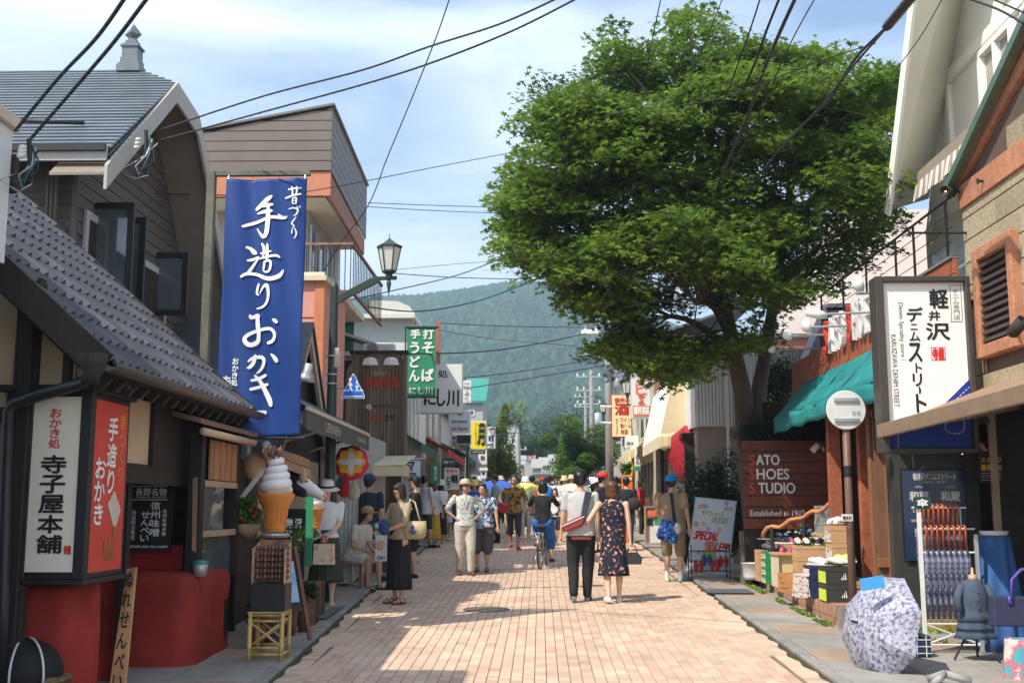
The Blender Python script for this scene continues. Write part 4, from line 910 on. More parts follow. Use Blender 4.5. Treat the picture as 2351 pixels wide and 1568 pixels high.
    q=MB();put(q,F3,'スタッフ',rect(F3,2252,1050,2298,1062),.05);put(q,F3,'募集中!!',rect(F3,2252,1066,2298,1080),.05);obj('yellow_lettering',q,M('letters_amber',(.8,.45,.05),.5),s)
    q=MB();[q.box(*(lambda a: (a[0],a[2],12.184,12.188,a[1],a[3]))(rect(F3,2253,y_,2297,y_+1.6))) for y_ in (1085,1090,1095,1101)];obj('fine_print',q,M('print_grey',(.4,.38,.33),.5),s,kind='stuff')
stone_shop()
def denim_sign():
    Y=11.75;F=FY(Y);t=thing('denim_shop_sign',P(2120,800,Y),'large black framed projecting sign with brush kana and a blue denim corner','sign')
    a0,b0,a1,b1=rect(F,2013,637,2232,1040)
    q=MB();q.box(a0,a0+.085,Y-.08,Y+.16,b0,b1);q.box(a1-.05,a1,Y-.08,Y+.16,b0,b1);q.box(a0+.085,a1-.05,Y-.08,Y+.16,b1-.06,b1);q.box(a0+.085,a1-.05,Y-.08,Y+.16,b0,b0+.05);q.box(a0+.085,a1-.05,Y-.01,Y+.14,b0+.05,b1-.06);fr=obj('sign_frame',q,M('frame_umber',(.06,.052,.045),.45),t,bevel=.008)
    F=FY(Y-.02);pn=slab(F,(a0+.09,b0+.05,a1-.053,b1-.062),.01,'white_face',M('acrylic_white',(.83,.82,.78),.35,.02),t)
    z=lambda px,py: F.ab(px,py)
    p1,p2=z(2085,1005),z(2232,872)
    q=MB();L=a0+.09;q.prism([F.at(L,b0+.05,.001),F.at(a1-.053,b0+.05,.001),F.at(a1-.053,p2[1],.001),F.at(z(2120,975)[0],z(2120,975)[1],.001),F.at(L,z(2050,985)[1],.001)],F.n*.003);dn=obj('denim_corner',q,M('denim_print',(.012,.045,.33),.6,.25,30),pn)
    q=MB()
    def dash(A,B,n):
        for k in range(n):
            a=A[0]+(B[0]-A[0])*(k+.2)/n,A[1]+(B[1]-A[1])*(k+.2)/n;b=A[0]+(B[0]-A[0])*(k+.75)/n,A[1]+(B[1]-A[1])*(k+.75)/n;d=Vector((b[0]-a[0],b[1]-a[1])).normalized()*.0035;q.poly([F.at(a[0]+d.y,a[1]-d.x,.006),F.at(b[0]+d.y,b[1]-d.x,.006),F.at(b[0]-d.y,b[1]+d.x,.006),F.at(a[0]-d.y,a[1]+d.x,.006)])
    dash(z(2135,972),z(2228,886),14);dash(z(2227,886),z(2230,940),7)
    o8=[z(*k) for k in ((2170,975),(2170,985),(2182,995),(2205,995),(2214,985),(2214,968),(2204,962),(2180,964))]
    for i in range(8): dash(o8[i],o8[(i+1) % 8],3)
    dash(z(2062,985),z(2062,1035),8)
    obj('stitching',q,mInkW,dn,kind='stuff')
    q=MB();put(q,F,'軽',rect(F,2134,665,2176,708),.035);put(q,F,'井',rect(F,2132,714,2158,736),.035);put(q,F,'沢',rect(F,2126,742,2180,780),.035)
    for ch,l,t_,r,b in (('デ',2082,706,2118,738),('ニ',2090,744,2106,757),('ム',2088,762,2112,783),('ス',2086,788,2116,830),('ト',2102,834,2116,855),('リ',2096,858,2116,886),('ト',2104,905,2126,946)): put(q,F,ch,rect(F,l,t_,r,b),.035)
    brush(q,F,[(2110,888,3),(2112,896,5),(2111,903,4)],.004);obj('brush_lettering',q,mInkB,pn)
    q=MB();put(q,F,'デニム専門店',rect(F,2188,663,2202,735),.0,.004,True)
    for (l,t_,r,b) in ((2182,655,2183,739),(2207,655,2208,739),(2182,655,2208,656),(2182,738,2208,739)): a=rect(F,l,t_,r,b);q.box(a[0],a[2],F.o.y-.004,F.o.y-.002,a[1],a[3])
    G2=Plane((0,Y-.02,0),(0,0,-1),(1,0,0));
    def side(s,l,t_,r,b): ab=rect(F,l,t_,r,b);put(q,G2,s,(-ab[3],ab[0],-ab[1],ab[2]),.0)
    side('Denim Spciality store /',2062,695,2076,828);side('KARUIZAWA DENIM STREET',2049,768,2061,934);obj('fine_lettering',q,M('ink_grey',(.08,.08,.08),.6,0),pn)
    q=MB();put(q,F,'寺屋',rect(F,2141,800,2167,825),.05)
    for (l,t_,r,b) in ((2138,797,2139.4,827),(2169,797,2170.4,827),(2138,797,2170,798.4),(2138,826,2170,827.4)): a=rect(F,l,t_,r,b);q.box(a[0],a[2],F.o.y-.004,F.o.y-.002,a[1],a[3])
    obj('red_seal',q,mInkR,pn)
    q=MB();q.box(a1-.05,4.62,Y,Y+.06,b1-.3,b1-.24);q.box(a1-.05,4.62,Y,Y+.06,b0+.3,b0+.36);obj('wall_bracket',q,mBlack,t)
denim_sign()
# brown shop awning
t=thing('brown_shop_awning',(3.9,10,2.5),'long brown retractable awning over the denim shop front','awning')
q=MB();q.prism([(3.52,7.4,2.50),(3.52,11.8,2.46),(4.6,11.8,2.88),(4.6,7.4,2.92)],(0,0,.02));obj('awning_cloth',q,M('awning_taupe',(.30,.19,.12),.8,.15,5),t)
q=MB();q.prism([(3.49,7.4,2.42),(3.49,11.83,2.38),(3.49,11.83,2.52),(3.49,7.4,2.56)],(.05,0,0));obj('front_bar',q,mBrownB,t,bevel=.008)
for y_ in (8.4,10.9): q=MB();q.beam((4.55,y_,2.62),(3.95,y_-.5,2.50),.05,.05);q.beam((3.95,y_-.5,2.50),(3.54,y_,2.44),.05,.05);obj('folding_arm',q,mBrownB,t)
q=MB();q.tube([(4.25,9.55,2.6),(4.35,9.5,2.1),(4.55,9.6,1.2)],.016);obj('crank_rod',q,mSteel,t)
def spot(nm,p_,ax,lab,wall,mt=mDark,lit=True,s=1.):
    t=thing(nm,p_,lab,'spotlight');ax=Vector(ax).normalized();p_=Vector(p_)
    q=MB();q.lathe(p_-ax*.16*s,[(.03*s,0),(.058*s,.03*s),(.062*s,.2*s),(.056*s,.2*s),(.05*s,.17*s)],14,axis=ax);obj('lamp_head',q,mt,t,True)
    q=MB();q.lathe(p_-ax*.0,[(.048*s,0),(0,.012)],14,axis=ax);obj('lens',q,mLampOn if lit else mWhite,t,True)
    q=MB();q.tube([p_-ax*.08*s,Vector(wall)],.012);q.lathe(Vector(wall),[(.045,-.01),(.045,.01)],12,axis=(1,0,0));obj('arm',q,mt,t)
spot('wall_spotlight',P(2172,440,12.0),(-.8,-.7,-.1),'lit dark wall spotlight above the denim sign, at the stone wall corner',P(2212,440,12.05))
spot('wall_spotlight',P(2344,742,10.4),(.3,-.6,.5),'lit dark wall spotlight beside the louvred opening',(4.6,10.9,3.35))
spot('wall_spotlight',P(2209,1040,12.3),(-.1,-.8,-.5),'lit warm lamp under the denim shop awning',(4.3,12.5,2.38))
# thin rod brackets on the stone wall
for (x0,py,x1,Y,lab) in ((2243,416,2351,11.4,'upper thin iron rod projecting at the stone wall'),(2085,535,2232,12.0,'lower thin iron rod with hooked end before the stone wall')):
    q=MB();q.tube([P(x0,py,Y),P(x1,py,Y)]+([P(x1+1,py+38,Y)] if Y > 11.9 else []),.013);q.tube([P(x0+2,py-5,Y),P(x0+2,py+6,Y)],.014);tag(obj('iron_rod',q,mBlack,kind='thing'),lab,'rod')
# ---------------------------------------------------------------- terrace: red boards and railing above the shoe shop
def terrace():
    h=thing('roof_terrace',(4.6,14.5,3.6),'red timber terrace parapet with black wire railing above the shoe shop','terrace')
    for k in range(5):
        q=MB();z=3.5+k*.17;q.box(4.48,4.53,12.12,18,z,z+.162);obj('parapet_board',q,mRust,h,bevel=.004)
    q=MB();q.box(4.46,4.56,12.12,18,4.35,4.38);obj('coping',q,M('coping_grey',(.22,.20,.18),.5),h)
    q=MB();q.box(4.53,9,12.12,18,3.4,3.48);obj('deck',q,mDark,h)
    for y_ in (12.3,13.4,14.1,15.4,16.6,17.9): q=MB();q.box(4.49,4.515,y_,y_+.025,4.38,5.02);obj('rail_post',q,mBlack,h)
    for z,r in ((5.03,.025),(4.86,.008),(4.70,.008),(4.54,.008)): q=MB();q.tube([(4.5,12.15,z),(4.5,18.0,z)],r*.65);obj('rail_wire',q,mBlack,h)
terrace()
# ---------------------------------------------------------------- white chalet
def chalet():
    h=thing('white_chalet',(7,15,gz(15)),'tall white chalet with steep gable, deep pale soffit and striped window awning','house')
    mWh=M('chalet_white',(.86,.84,.77),.7,.05,2,dirt=.07)
    q=MB();q.prism([(5.0,15.75,5.88),(5.0,12.46,11.4),(6.0,13.2,11.6),(6.0,17.05,6.4)],(.03,.08,0));obj('soffit',q,M('soffit_cream',(.68,.66,.56),.7,.04),h)
    q=MB();q.prism([(4.97,15.8,5.78),(4.97,12.5,11.3),(4.97,12.7,11.42),(4.97,16.0,5.88)],(.04,0,0));obj('bargeboard',q,mWh,h)
    q=MB();q.prism([(6.0,17.3,5.9),(6.0,8.5,5.9),(6.0,8.5,12.5),(6.0,12.6,12.5),(6.0,17.0,6.45)],(.2,0,0));obj('wall',q,mWh,h)
    q=MB();q.box(5.92,6.0,8.5,16.0,7.78,7.96);obj('stringer_beam',q,mWh,h,bevel=.01)
    q=MB();q.box(5.94,6.0,15.9,16.02,6.4,7.77);obj('trim_board',q,mWh,h)
    q=MB();q.prism([(5.5,15.8,9.7),(5.5,9,9.7),(5.5,9,9.78),(5.5,15.8,9.78)],(.5,0,0));
    for (ya,yb,za,zb) in ((13.6,14.7,6.35,7.74),(12.2,13.3,6.35,7.74),(12.9,13.9,8.1,9.5),(11.5,12.5,8.1,9.5),(15.2,15.45,6.5,6.8)):
        f=None
        for (a,b,c,d) in ((ya,ya+.09,za,zb),(yb-.09,yb,za,zb),(ya+.09,yb-.09,zb-.09,zb),(ya+.09,yb-.09,za,za+.09),((ya+yb)/2-.04,(ya+yb)/2+.04,za+.09,zb-.09)):
            q=MB();q.box(5.9,5.998,a,b,c,d)
            if f is None: f=obj('window',q,mWh,h,bevel=.006)
            else: obj('frame_bar',q,mWh,f,bevel=.006)
        q=MB();q.box(5.985,5.995,ya+.09,yb-.09,za+.09,zb-.09);obj('pane',q,M('pane_warm',(.32,.30,.26),.08,.2,spec=.8),f)
    q=MB();q.box(5.3,5.36,12.4,15.5,6.16,6.28);q.box(5.3,6.0,12.4,15.5,6.28,6.32);bx=obj('awning_rail',q,M('rail_taupe',(.33,.28,.22),.5),h)
    for k in range(29):
        y_=12.5+k*.104;q=MB();dz=.02*math.sin(k*1.1);q.prism([(5.28,y_,6.16),(5.28,y_+.102,6.16),(5.24+dz,y_+.102,5.90),(5.24+dz,y_,5.90)],(.008,0,0));obj('awning_stripe',q,M('stripe_brown',(.42,.30,.22),.8) if k % 2 else mWhite,h)
    q=MB();q.box(6.0,7,8.5,17.3,3.4,5.9);obj('lower_wall',q,M('wall_straw',(.62,.56,.45),.8,.1),h)
    for k in range(4): q=MB();y_=13+k*1.05;q.box(5.97,6.0,y_,y_+.85,3.8,5.5);obj('lower_window',q,M('pane_pale',(.55,.60,.60),.1,.1),h)
    q=MB();q.box(5.9,6.0,12.3,12.7,3.6,5.7);obj('red_door_post',q,mRust,h)
chalet()
# pale pink house and purple roof seen through the railing
h=thing('pink_house',(6,30,gz(30)),'pale pink and cream house with a purple slate roof beyond the maple tree','house')
q=MB();q.box(7.2,12,26,34,gz(28),8.6);obj('wall',q,M('wall_blush',(.75,.62,.55),.8,.05),h)
q=MB();q.box(8.0,8.9,25.96,26,5.3,6.8);w_=obj('window',q,mGlass,h);q=MB();q.box(7.95,8.0,25.9,25.98,5.25,6.85);q.box(8.9,8.95,25.9,25.98,5.25,6.85);q.box(7.95,8.95,25.9,25.98,6.85,6.9);obj('window_frame',q,mWhite,w_)
n=12
for k in range(n):
    t0,t1=k/n,(k+1)/n;q=MB();q.prism([(4.6+1.2*t0,20-0*t0,4.0+1.75*t0),(8.6-1.0*t0,20,4.0+1.75*t0),(8.6-1.0*t1,20+.35*t1,4.0+1.75*t1),(4.6+1.2*t1,20+.35*t1,4.0+1.75*t1)],(0,.6,.04));q.v=[(x,y_+k*.2,z) for x,y_,z in q.v];obj('roof_course',q,M('slate_purple',(.13,.065,.075),.45,.25,6),h)
# ---------------------------------------------------------------- shoe shop
def shoe_shop():
    h=thing('shoe_shop',(4.6,15.5,gz(15.5)),'shoe shop with red timber posts, tiled step and white raised letters above','shop')
    for (l,r,t_,b,Y,mm) in ((1905,1933,925,1262,15.2,mRust),(1975,1998,925,1330,14.6,mRust),(1999,2021,930,1376,13.6,mWood),(2036,2050,930,1400,13.2,mWood)):
        x0,x1=P(l,1100,Y).x,P(r,1100,Y).x;q=MB();q.box(x0,x1,Y,Y+.12,.6,P(l,t_,Y).z);obj('timber_post',q,mm,h,bevel=.006)
    q=MB();x0,x1=P(1999,950,13.3).x,P(2050,950,13.3).x
    q.box(x0,x1,13.25,13.32,2.72,2.8);q.box(x0,x1,13.25,13.32,1.0,1.1);obj('side_rail',q,mWood,h,bevel=.004)
    q=MB();q.box(x0+.02,x1-.02,13.3,13.33,.62,2.72);obj('side_panel',q,M('panel_brown',(.20,.10,.06),.6,.3,9),h)
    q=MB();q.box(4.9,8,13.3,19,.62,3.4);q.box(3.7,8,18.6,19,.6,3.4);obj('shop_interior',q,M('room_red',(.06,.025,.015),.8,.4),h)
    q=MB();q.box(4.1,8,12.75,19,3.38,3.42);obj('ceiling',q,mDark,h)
    q=MB();q.box(4.05,4.12,12.75,18.2,3.42,3.95)
    fb=obj('fascia',q,mRust,h)
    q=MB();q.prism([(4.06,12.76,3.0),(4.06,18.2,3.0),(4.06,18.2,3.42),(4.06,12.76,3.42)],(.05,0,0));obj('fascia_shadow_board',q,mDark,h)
    F=FXr(4.04);y_=15.85
    for s,(c,mm) in enumerate(zip('SATO SHOES',['r']+['w']*4+['r']+['w']*4)):
        if c == ' ': y_ -= .14;continue
        q=MB();m2=MB();put(m2,F,c,(-y_,3.78,-(y_-.22),4.26),0,0)
        nv=len(m2.v);q.add(m2.v,m2.f);q.add([(v[0]-.06,v[1],v[2]) for v in m2.v],[f[::-1] for f in m2.f])
        ed={}
        for f in m2.f:
            for i in range(len(f)):
                e=(f[i],f[(i+1) % len(f)]);ed[e]=1
        for (a,b) in ed:
            if (b,a) not in ed: q.f.append((a,b,b+nv,a+nv));q.t.append(.5)
        obj('raised_letter',q,mWhite if mm == 'w' else mRedP,h);y_ -= .27
    # tiled platform
    pt=.60;pf=lambda y_: 3.27+(y_-12.7)*.02
    q=MB();q.prism([(pf(12.72)+.02,12.72,.1),(4.9,12.72,.1),(4.9,19.2,.1),(pf(19.2)+.02,19.2,.1)],(0,0,pt-.1));st=obj('platform',q,M('platform_brick',(.45,.24,.15),.8,.2,20,bump=.2,dirt=.2),h)
    mT=M('step_tile',(.46,.25,.15),.6,.3,7,st=(3,3,.4),col2=(.36,.22,.15),tone=.2)
    vr=[]
    for k in range(5): b_=MB();b_.box(-.012,.0,0,.057,0,.128);b_.t=[random.random()]*6;me=mesh('step_tile',b_);me.materials.append(mT);vr.append(me)
    y_=12.72
    while y_ < 19.1:
        for z in (pt-.135,pt-.27):
            if z+.1 > gz(y_): pieces('step_tile',random.choice(vr),None,st,[(pf(y_)+.012+h.location.x*0,y_,z)])
        y_ += .062
    for k in range(9):
        for z in (pt-.135,pt-.27): q=MB();q.box(3.28+k*.062,3.28+k*.062+.057,12.70,12.72,z,z+.128);q.t=[random.random()]*6;obj('step_tile',q,mT,st)
    q=MB();q.box(3.25,3.31,12.69,12.75,gz(12.7),pt+.0);obj('corner_bead',q,mConc,h)
shoe_shop()
def teal():
    t=thing('teal_awning',(4,15,2.9),'weathered teal cloth awning over the shoe shop','awning')
    mT=M('teal_cloth',(.02,.28,.27),.75,.25,5,col2=(.015,.20,.20),bump=.3,bscale=8,dirt=.25)
    def f(u,v): y_=12.1+5.4*u;return Vector((3.6+.62*v,y_,3.02+.78*v-.03*math.sin(v*3.1)-.02*abs(math.sin(u*9.4))*(1-v)))
    q=MB();q.grid(f,30,6);obj('awning_cloth',q,mT,t,True,solid=.008)
    def g(u,v): y_=12.1+5.4*u;return Vector((3.6-.01+.015*math.sin(u*40)+.012*v*math.sin(u*63),y_,2.80+.22*v-.012*math.sin(u*31)))
    q=MB();q.grid(g,70,3);obj('valance',q,mT,t,True,solid=.006)
    for u in (0,.33,.66,1): q=MB();y_=12.12+5.36*u;q.tube([(4.15,y_,3.0),(3.62,y_,3.0),(4.2,y_,3.7)],.014,5);obj('awning_rib',q,mGal,t)
    q=MB();q.prism([(3.61,12.1,2.82),(3.61,12.1,3.02),(4.2,12.1,3.78),(4.2,12.1,3.4)],(0,.006,0));obj('side_cloth',q,mT,t)
teal()
for i,(px,py,rx,lab) in enumerate(((1960,655,2013,'upper white sign floodlight beside the denim sign'),(1880,722,2013,'long armed white floodlight over the raised letters'),(1843,752,1985,'white floodlight on a straight arm left of the raised letters'),(1800,772,1945,'farthest white floodlight on a thin arm near the tree trunk'),(1766,805,1895,'small far floodlight arm at the edge of the tree'))):
    Y=(12.9,13.4,14.6,15.8,17)[i];t=thing('sign_floodlight',P(px,py,Y),lab,'floodlight','floodlights over the raised letters');s=(1,.9,1,.9,.6)[i]*.095
    q=MB();a=P(px,py,Y)
    if i == 1: q.lathe(a,[(.0,-.16),(.05,-.14),(.06,.0),(.035,.1)],10,axis=(.97,0,-.2))
    else: q.lathe(a,[(.0,-.02),(s*.6,.0),(s*.95,.04),(s,.09),(s*.9,.09),(0,.085)],14,axis=(.9,0,.3) if i != 0 else (.95,0,.2))
    obj('lamp_head',q,mWhite,t,True)
    q=MB();q.tube([P(px+5,py+20*(i == 0),Y),P(rx+60,py-8+22*(i == 0),Y)],.014);obj('arm',q,mGal,t)
# wooden name board
def name_board():
    Y=17.8;F=FY(Y);t=thing('wooden_name_board',(3.9,Y,gz(Y)),'reddish plank name board with white block lettering under the maple tree','sign')
    a0,b0,a1,b1=rect(F,1707,1010,1906,1214);n=8
    mm=M('board_redwood',(.23,.065,.035),.55,.45,7,st=(.5,1,4),bump=.2,tone=.15,dirt=.2)
    for k in range(n):
        z=b0+(b1-b0)*k/n;q=MB();q.box(a0,a1,Y,Y+.04,z,z+(b1-b0)/n-.008);q.t=[random.random()]*6;obj('plank',q,mm,t,bevel=.004)
    q=MB();q.box(a0,a1,Y+.045,Y+.1,gz(Y),b1-.02);obj('backing',q,mDark,t)
    q=MB();put(q,F,'ATO',rect(F,1736,1044,1789,1067),.03,.012);put(q,F,'HOES',rect(F,1737,1076,1811,1100),.03,.012);put(q,F,'TUDIO',rect(F,1741,1108,1825,1132),.03,.012);put(q,F,'Established in 1903',rect(F,1722,1171,1847,1184),.012,.012);obj('white_lettering',q,M('letter_white',(.80,.80,.80),.5,0),t)
    q=MB()
    for (a,b) in ((1044,1067),(1076,1100),(1108,1132)): put(q,F,'S',rect(F,1720,a,1732,b),.03,.012)
    obj('red_lettering',q,M('letter_red',(.5,.08,.04),.5,0),t)
    spot('name_board_lamp',P(1868,1032,Y-.3),(-.5,.3,-.6),'small white lamp at the upper right of the plank name board',P(1890,1030,Y),mWhite,False,.8)
    q=MB();q.box(P(1690,1250,18.4).x,4.2,17.9,18.1,gz(18),1.32);tag(obj('low_wall',q,M('wall_rubble',(.22,.18,.14),.9,.5,9,bump=.5)),'low brown rubble wall under the plank name board','wall')
name_board()
# serpentine handrail
zz=lambda x,y: ((2000+x/1.903)*.756,(1250+y/1.903)*.756)
pts=[(603,722),(606,700),(628,670),(655,662),(700,668),(728,650),(760,624),(800,618),(838,612),(862,590),(890,574),(925,578),(958,560),(985,532),(1010,520)]
path=[P(*zz(*p_),16.9-i*.1) for i,p_ in enumerate(pts)]
t=thing('wavy_handrail',path[0],'wavy orange copper handrail over the display of shoes','handrail')
sm=[]
for i in range(len(path)-1):
    for k in range(4): sm.append(path[i].lerp(path[i+1],k/4))
q=MB();q.tube(sm,.028,8);obj('rail',q,M('copper_orange',(.62,.24,.10),.35,.1,spec=.6),t,True)
for px_,i in ((646,3),(815,8)):
    a=path[i];q=MB();q.tube([(a.x,a.y,.62),(a.x,a.y,a.z)],.03);obj('rail_post',q,mDark,t)
# round disc sign on its brown pole
Y=12.25;t=thing('disc_sign',(P(1957,1330,Y).x,Y,gz(Y)),'back of a round grey traffic sign on a brown pole beside the shoe boxes','sign')
q=MB();q.lathe((t.location.x,Y,gz(Y)),[(.042,0),(.042,P(1940,905,Y).z-gz(Y))],12);obj('pole',q,M('pole_brown',(.16,.085,.06),.5,.25,6),t,True)
c=P(1943,941,Y-.06);q=MB();q.lathe(c+Vector((0,-.0,0)),[(.0,0),(.205,0),(.212,.012),(.20,.014),(0,.014)],32,axis=(0,1,0));d_=obj('disc',q,M('disc_grey',(.62,.62,.58),.4,.08),t)
for dz in (.11,-.11): q=MB();q.box(c.x-.13,c.x+.13,Y-.085,Y-.06,c.z+dz-.018,c.z+dz+.018);obj('mount_rail',q,mSteel,t);
q=MB();put(q,FY(Y-.065),'駐車',(c.x+.06,c.z-.06,c.x+.15,c.z-.01));obj('sticker_print',q,M('print_blue',(.2,.22,.3),.6),d_)
F=FY(Y-.045);sl=slab(F,rect(F,1932,1180,1958,1196),.004,'small_plate',mWhite,t)
q=MB();put(q,F,'軽井沢',rect(F,1935,1184,1955,1193),.03);obj('plate_lettering',q,mInkB,sl)
q=MB();z=P(1950,1095,Y).z;q.lathe((t.location.x,Y,z),[(.044,0),(.044,.12)],12);obj('black_band',q,mBlack,t)
# ---------------------------------------------------------------- maple tree
def leafmat(name,c1,c2,c3):
    m=M(name,c1,.45,.2,1.1,col2=c2,tone=.55,spec=.35,lo=.3,hi=.7,col3=c3);t=m.node_tree;b=t.nodes['Principled BSDF'];o_=t.nodes['Material Output']
    tr=t.nodes.new('ShaderNodeBsdfTranslucent');mx_=t.nodes.new('ShaderNodeMixShader');mx_.inputs[0].default_value=.48
    src=b.inputs['Base Color'].links[0].from_socket;t.links.new(src,tr.inputs[0]);t.links.new(b.outputs[0],mx_.inputs[1]);t.links.new(tr.outputs[0],mx_.inputs[2]);t.links.new(mx_.outputs[0],o_.inputs[0]);return m
LEAF5=[]
for k in range(10):
    a=math.pi/2+2*math.pi*k/10;r_=(1.0 if k % 2 == 0 else .42)*(1 if k not in (5,) else .6);LEAF5.append((r_*math.cos(a),r_*math.sin(a)))
LEAF2=[(-.35,-.1),(0,-1),(.35,-.1),(0,1)]
def leaves(name,C,N_,S,T,mat,parent,shape=LEAF5,kind=None):
    """C centres, N_ normals, S sizes, T tones"""
    C=np.asarray(C);N_=np.asarray(N_);N_ /= np.linalg.norm(N_,axis=1)[:,None]+1e-9;S=np.asarray(S);n=len(C);k=len(shape)
    up=np.random.default_rng(5).normal(size=(n,3));U=np.cross(N_,up);U /= np.linalg.norm(U,axis=1)[:,None]+1e-9;V_=np.cross(N_,U)
    sh=np.array(shape);pts=C[:,None,:]+S[:,None,None]*(U[:,None,:]*sh[None,:,0:1]+V_[:,None,:]*sh[None,:,1:2])-N_[:,None,:]*(S[:,None,None]*.25*(sh[None,:,0:1]**2))
    org=np.array(wl(parent)) if parent is not None else C.mean(0)
    pts=(pts.reshape(-1,3)-org)
    me=bpy.data.meshes.new(name);me.vertices.add(n*k);me.vertices.foreach_set('co',pts.ravel())
    me.loops.add(n*k);me.loops.foreach_set('vertex_index',np.arange(n*k));me.polygons.add(n);me.polygons.foreach_set('loop_start',np.arange(n)*k);me.polygons.foreach_set('loop_total',np.full(n,k));me.update(calc_edges=True)
    a=me.attributes.new('tone','FLOAT','FACE');a.data.foreach_set('value',np.asarray(T));me.materials.append(mat)
    o_=bpy.data.objects.new(name,me);COL.objects.link(o_)
    if parent is not None: o_.parent=parent
    else: o_.location=org.tolist()
    if kind: o_['kind']=kind
    return o_
def inpoly(x,y,p_):
    c=False;j=len(p_)-1
    for i in range(len(p_)):
        if (p_[i][1] > y) != (p_[j][1] > y) and x < (p_[j][0]-p_[i][0])*(y-p_[i][1])/(p_[j][1]-p_[i][1])+p_[i][0]: c=not c
        j=i
    return c
mBark=M('bark',(.13,.10,.08),.95,.45,7,st=(1,1,.25),bump=.8,bscale=18)
def curve_path(a,b,bow,n=7):
    a,b,bow=Vector(a),Vector(b),Vector(bow);return [a.lerp(b,k/n)+bow*4*(k/n)*(1-k/n) for k in range(n+1)]
def maple():
    rng=random.Random(11);nr=np.random.default_rng(11)
    t=thing('maple_tree',(3.5,18.8,gz(18.8)),'large green maple tree leaning over the street behind the plank name board','tree')
    OUT=[(1205,165),(1245,195),(1262,140),(1330,130),(1345,90),(1395,50),(1425,60),(1445,125),(1500,100),(1545,30),(1600,12),(1650,35),(1690,80),(1745,70),(1790,110),(1840,90),(1880,120),(1940,105),(1965,165),(2030,155),(2100,175),(2070,235),(2055,300),(2040,335),(2065,420),(2050,470),(2090,490),(2020,530),(2035,575),(1960,600),(1905,650),(1850,680),(1790,740),(1770,800),(1700,810),(1640,830),(1560,880),(1510,860),(1470,855),(1385,845),(1345,800),(1400,780),(1370,730),(1300,690),(1290,655),(1230,655),(1180,610),(1160,590),(1150,545),(1160,430),(1150,395),(1200,370),(1180,320),(1205,300),(1190,240)]
    base=Vector((3.55,18.8,gz(18.8)-.1));pads=[]
    cx_,cy_=1620,430
    nb=0
    fx=[(1420,800),(1480,825),(1545,850),(1400,745),(1350,690),(1600,800),(1690,775),(1320,640),(1210,600),(1175,530),(2050,500),(1990,560),(1870,660),(1450,780),(1520,790),(1400,80),(1410,130),(1240,190),(1180,410),(1930,130),(2060,200)]
    while nb < 190:
        px,py=fx.pop() if fx else (rng.uniform(1150,2100),rng.uniform(20,870))
        if not inpoly(px,py,OUT): continue
        e=math.hypot((px-cx_)/500,(py-cy_)/440);dep=2.9*math.sqrt(max(.03,1-min(1,e*.92)**2));Y=18.4+rng.uniform(-1,1)*dep;c0=P(px,py,Y);RB=rng.uniform(.45,.95);nb += 1
        for k in range(int(20*RB/.7)):
            a=rng.uniform(0,6.283);r_=RB*math.sqrt(rng.random());q_=c0+Vector((r_*math.cos(a),r_*math.sin(a),rng.uniform(-.12,.12)+.30*RB*(1-(r_/RB)**2)*1.4-.15));v_=_cm.transposed() @ (q_-O);sx,sy=CX-v_.x/v_.z*FPX,CY+v_.y/v_.z*FPX
            if inpoly(sx,sy,OUT): pads.append(q_)
    # limbs
    limbs=[]
    f1=P(1722,860,18.8)
    def limb(pts,r0,r1):
        n=len(pts);rs=[r0+(r1-r0)*(i/(n-1)) for i in range(n)];limbs.append((pts,rs))
        q=MB();q.tube(pts,rs,9);return q
    tr1=[base,P(1712,980,18.8),P(1706,900,18.8),P(1690,830,18.75),P(1672,740,18.7),P(1650,640,18.6),P(1630,520,18.4),P(1610,380,18.2),P(1590,200,18.0)]
    tr2=[base+Vector((.22,.1,0)),P(1738,960,18.9),P(1745,880,19),P(1760,800,19),P(1772,720,19.1),P(1790,600,19.2),P(1815,430,19.3),P(1830,250,19.3)]
    q=limb(tr1,.19,.05);o1=obj('trunk',q,mBark,t,True);q=limb(tr2,.16,.045);obj('trunk',q,mBark,t,True)
    for (s_,a,b,r0) in ((1,4,P(1420,560,17.8),.09),(1,5,P(1330,380,17.6),.08),(1,5,P(1480,330,19),.07),(1,6,P(1440,160,18.4),.06),(1,3,P(1480,740,17.6),.08),(1,4,P(1560,560,20.4),.07),(1,6,P(1700,250,17.2),.06),
                          (2,4,P(1930,560,18.6),.07),(2,5,P(1960,380,19.4),.07),(2,5,P(1720,380,20.6),.06),(2,6,P(1990,240,19),.05),(2,6,P(1760,150,19.5),.05),(2,4,P(1850,640,18.0),.06),(1,7,P(1580,60,18),.04),(1,3,P(1600,700,16.8),.07)):
        s0=(tr1 if s_ == 1 else tr2)[min(a,len(tr1)-2)];q=limb(curve_path(s0,b,(0,0,.35)),r0,r0*.25);obj('limb',q,mBark,t,True)
    tips=[(p_,r_) for pts,rs in limbs for p_,r_ in zip(pts,rs) if p_.z > 3.4]
    q=MB()
    for p_ in pads[::9]:
        s0,r0=min(tips,key=lambda k: (k[0]-p_).length+max(0,k[0].z-p_.z)*.6);q.tube(curve_path(s0,p_,(0,0,.12*(p_-s0).length*.6),4),[min(r0*.5,.022),.016,.012,.008,.004],4,False)
    obj('twigs',q,mBark,t,True,kind='stuff')
    C=[];Nn=[];S=[];T=[]
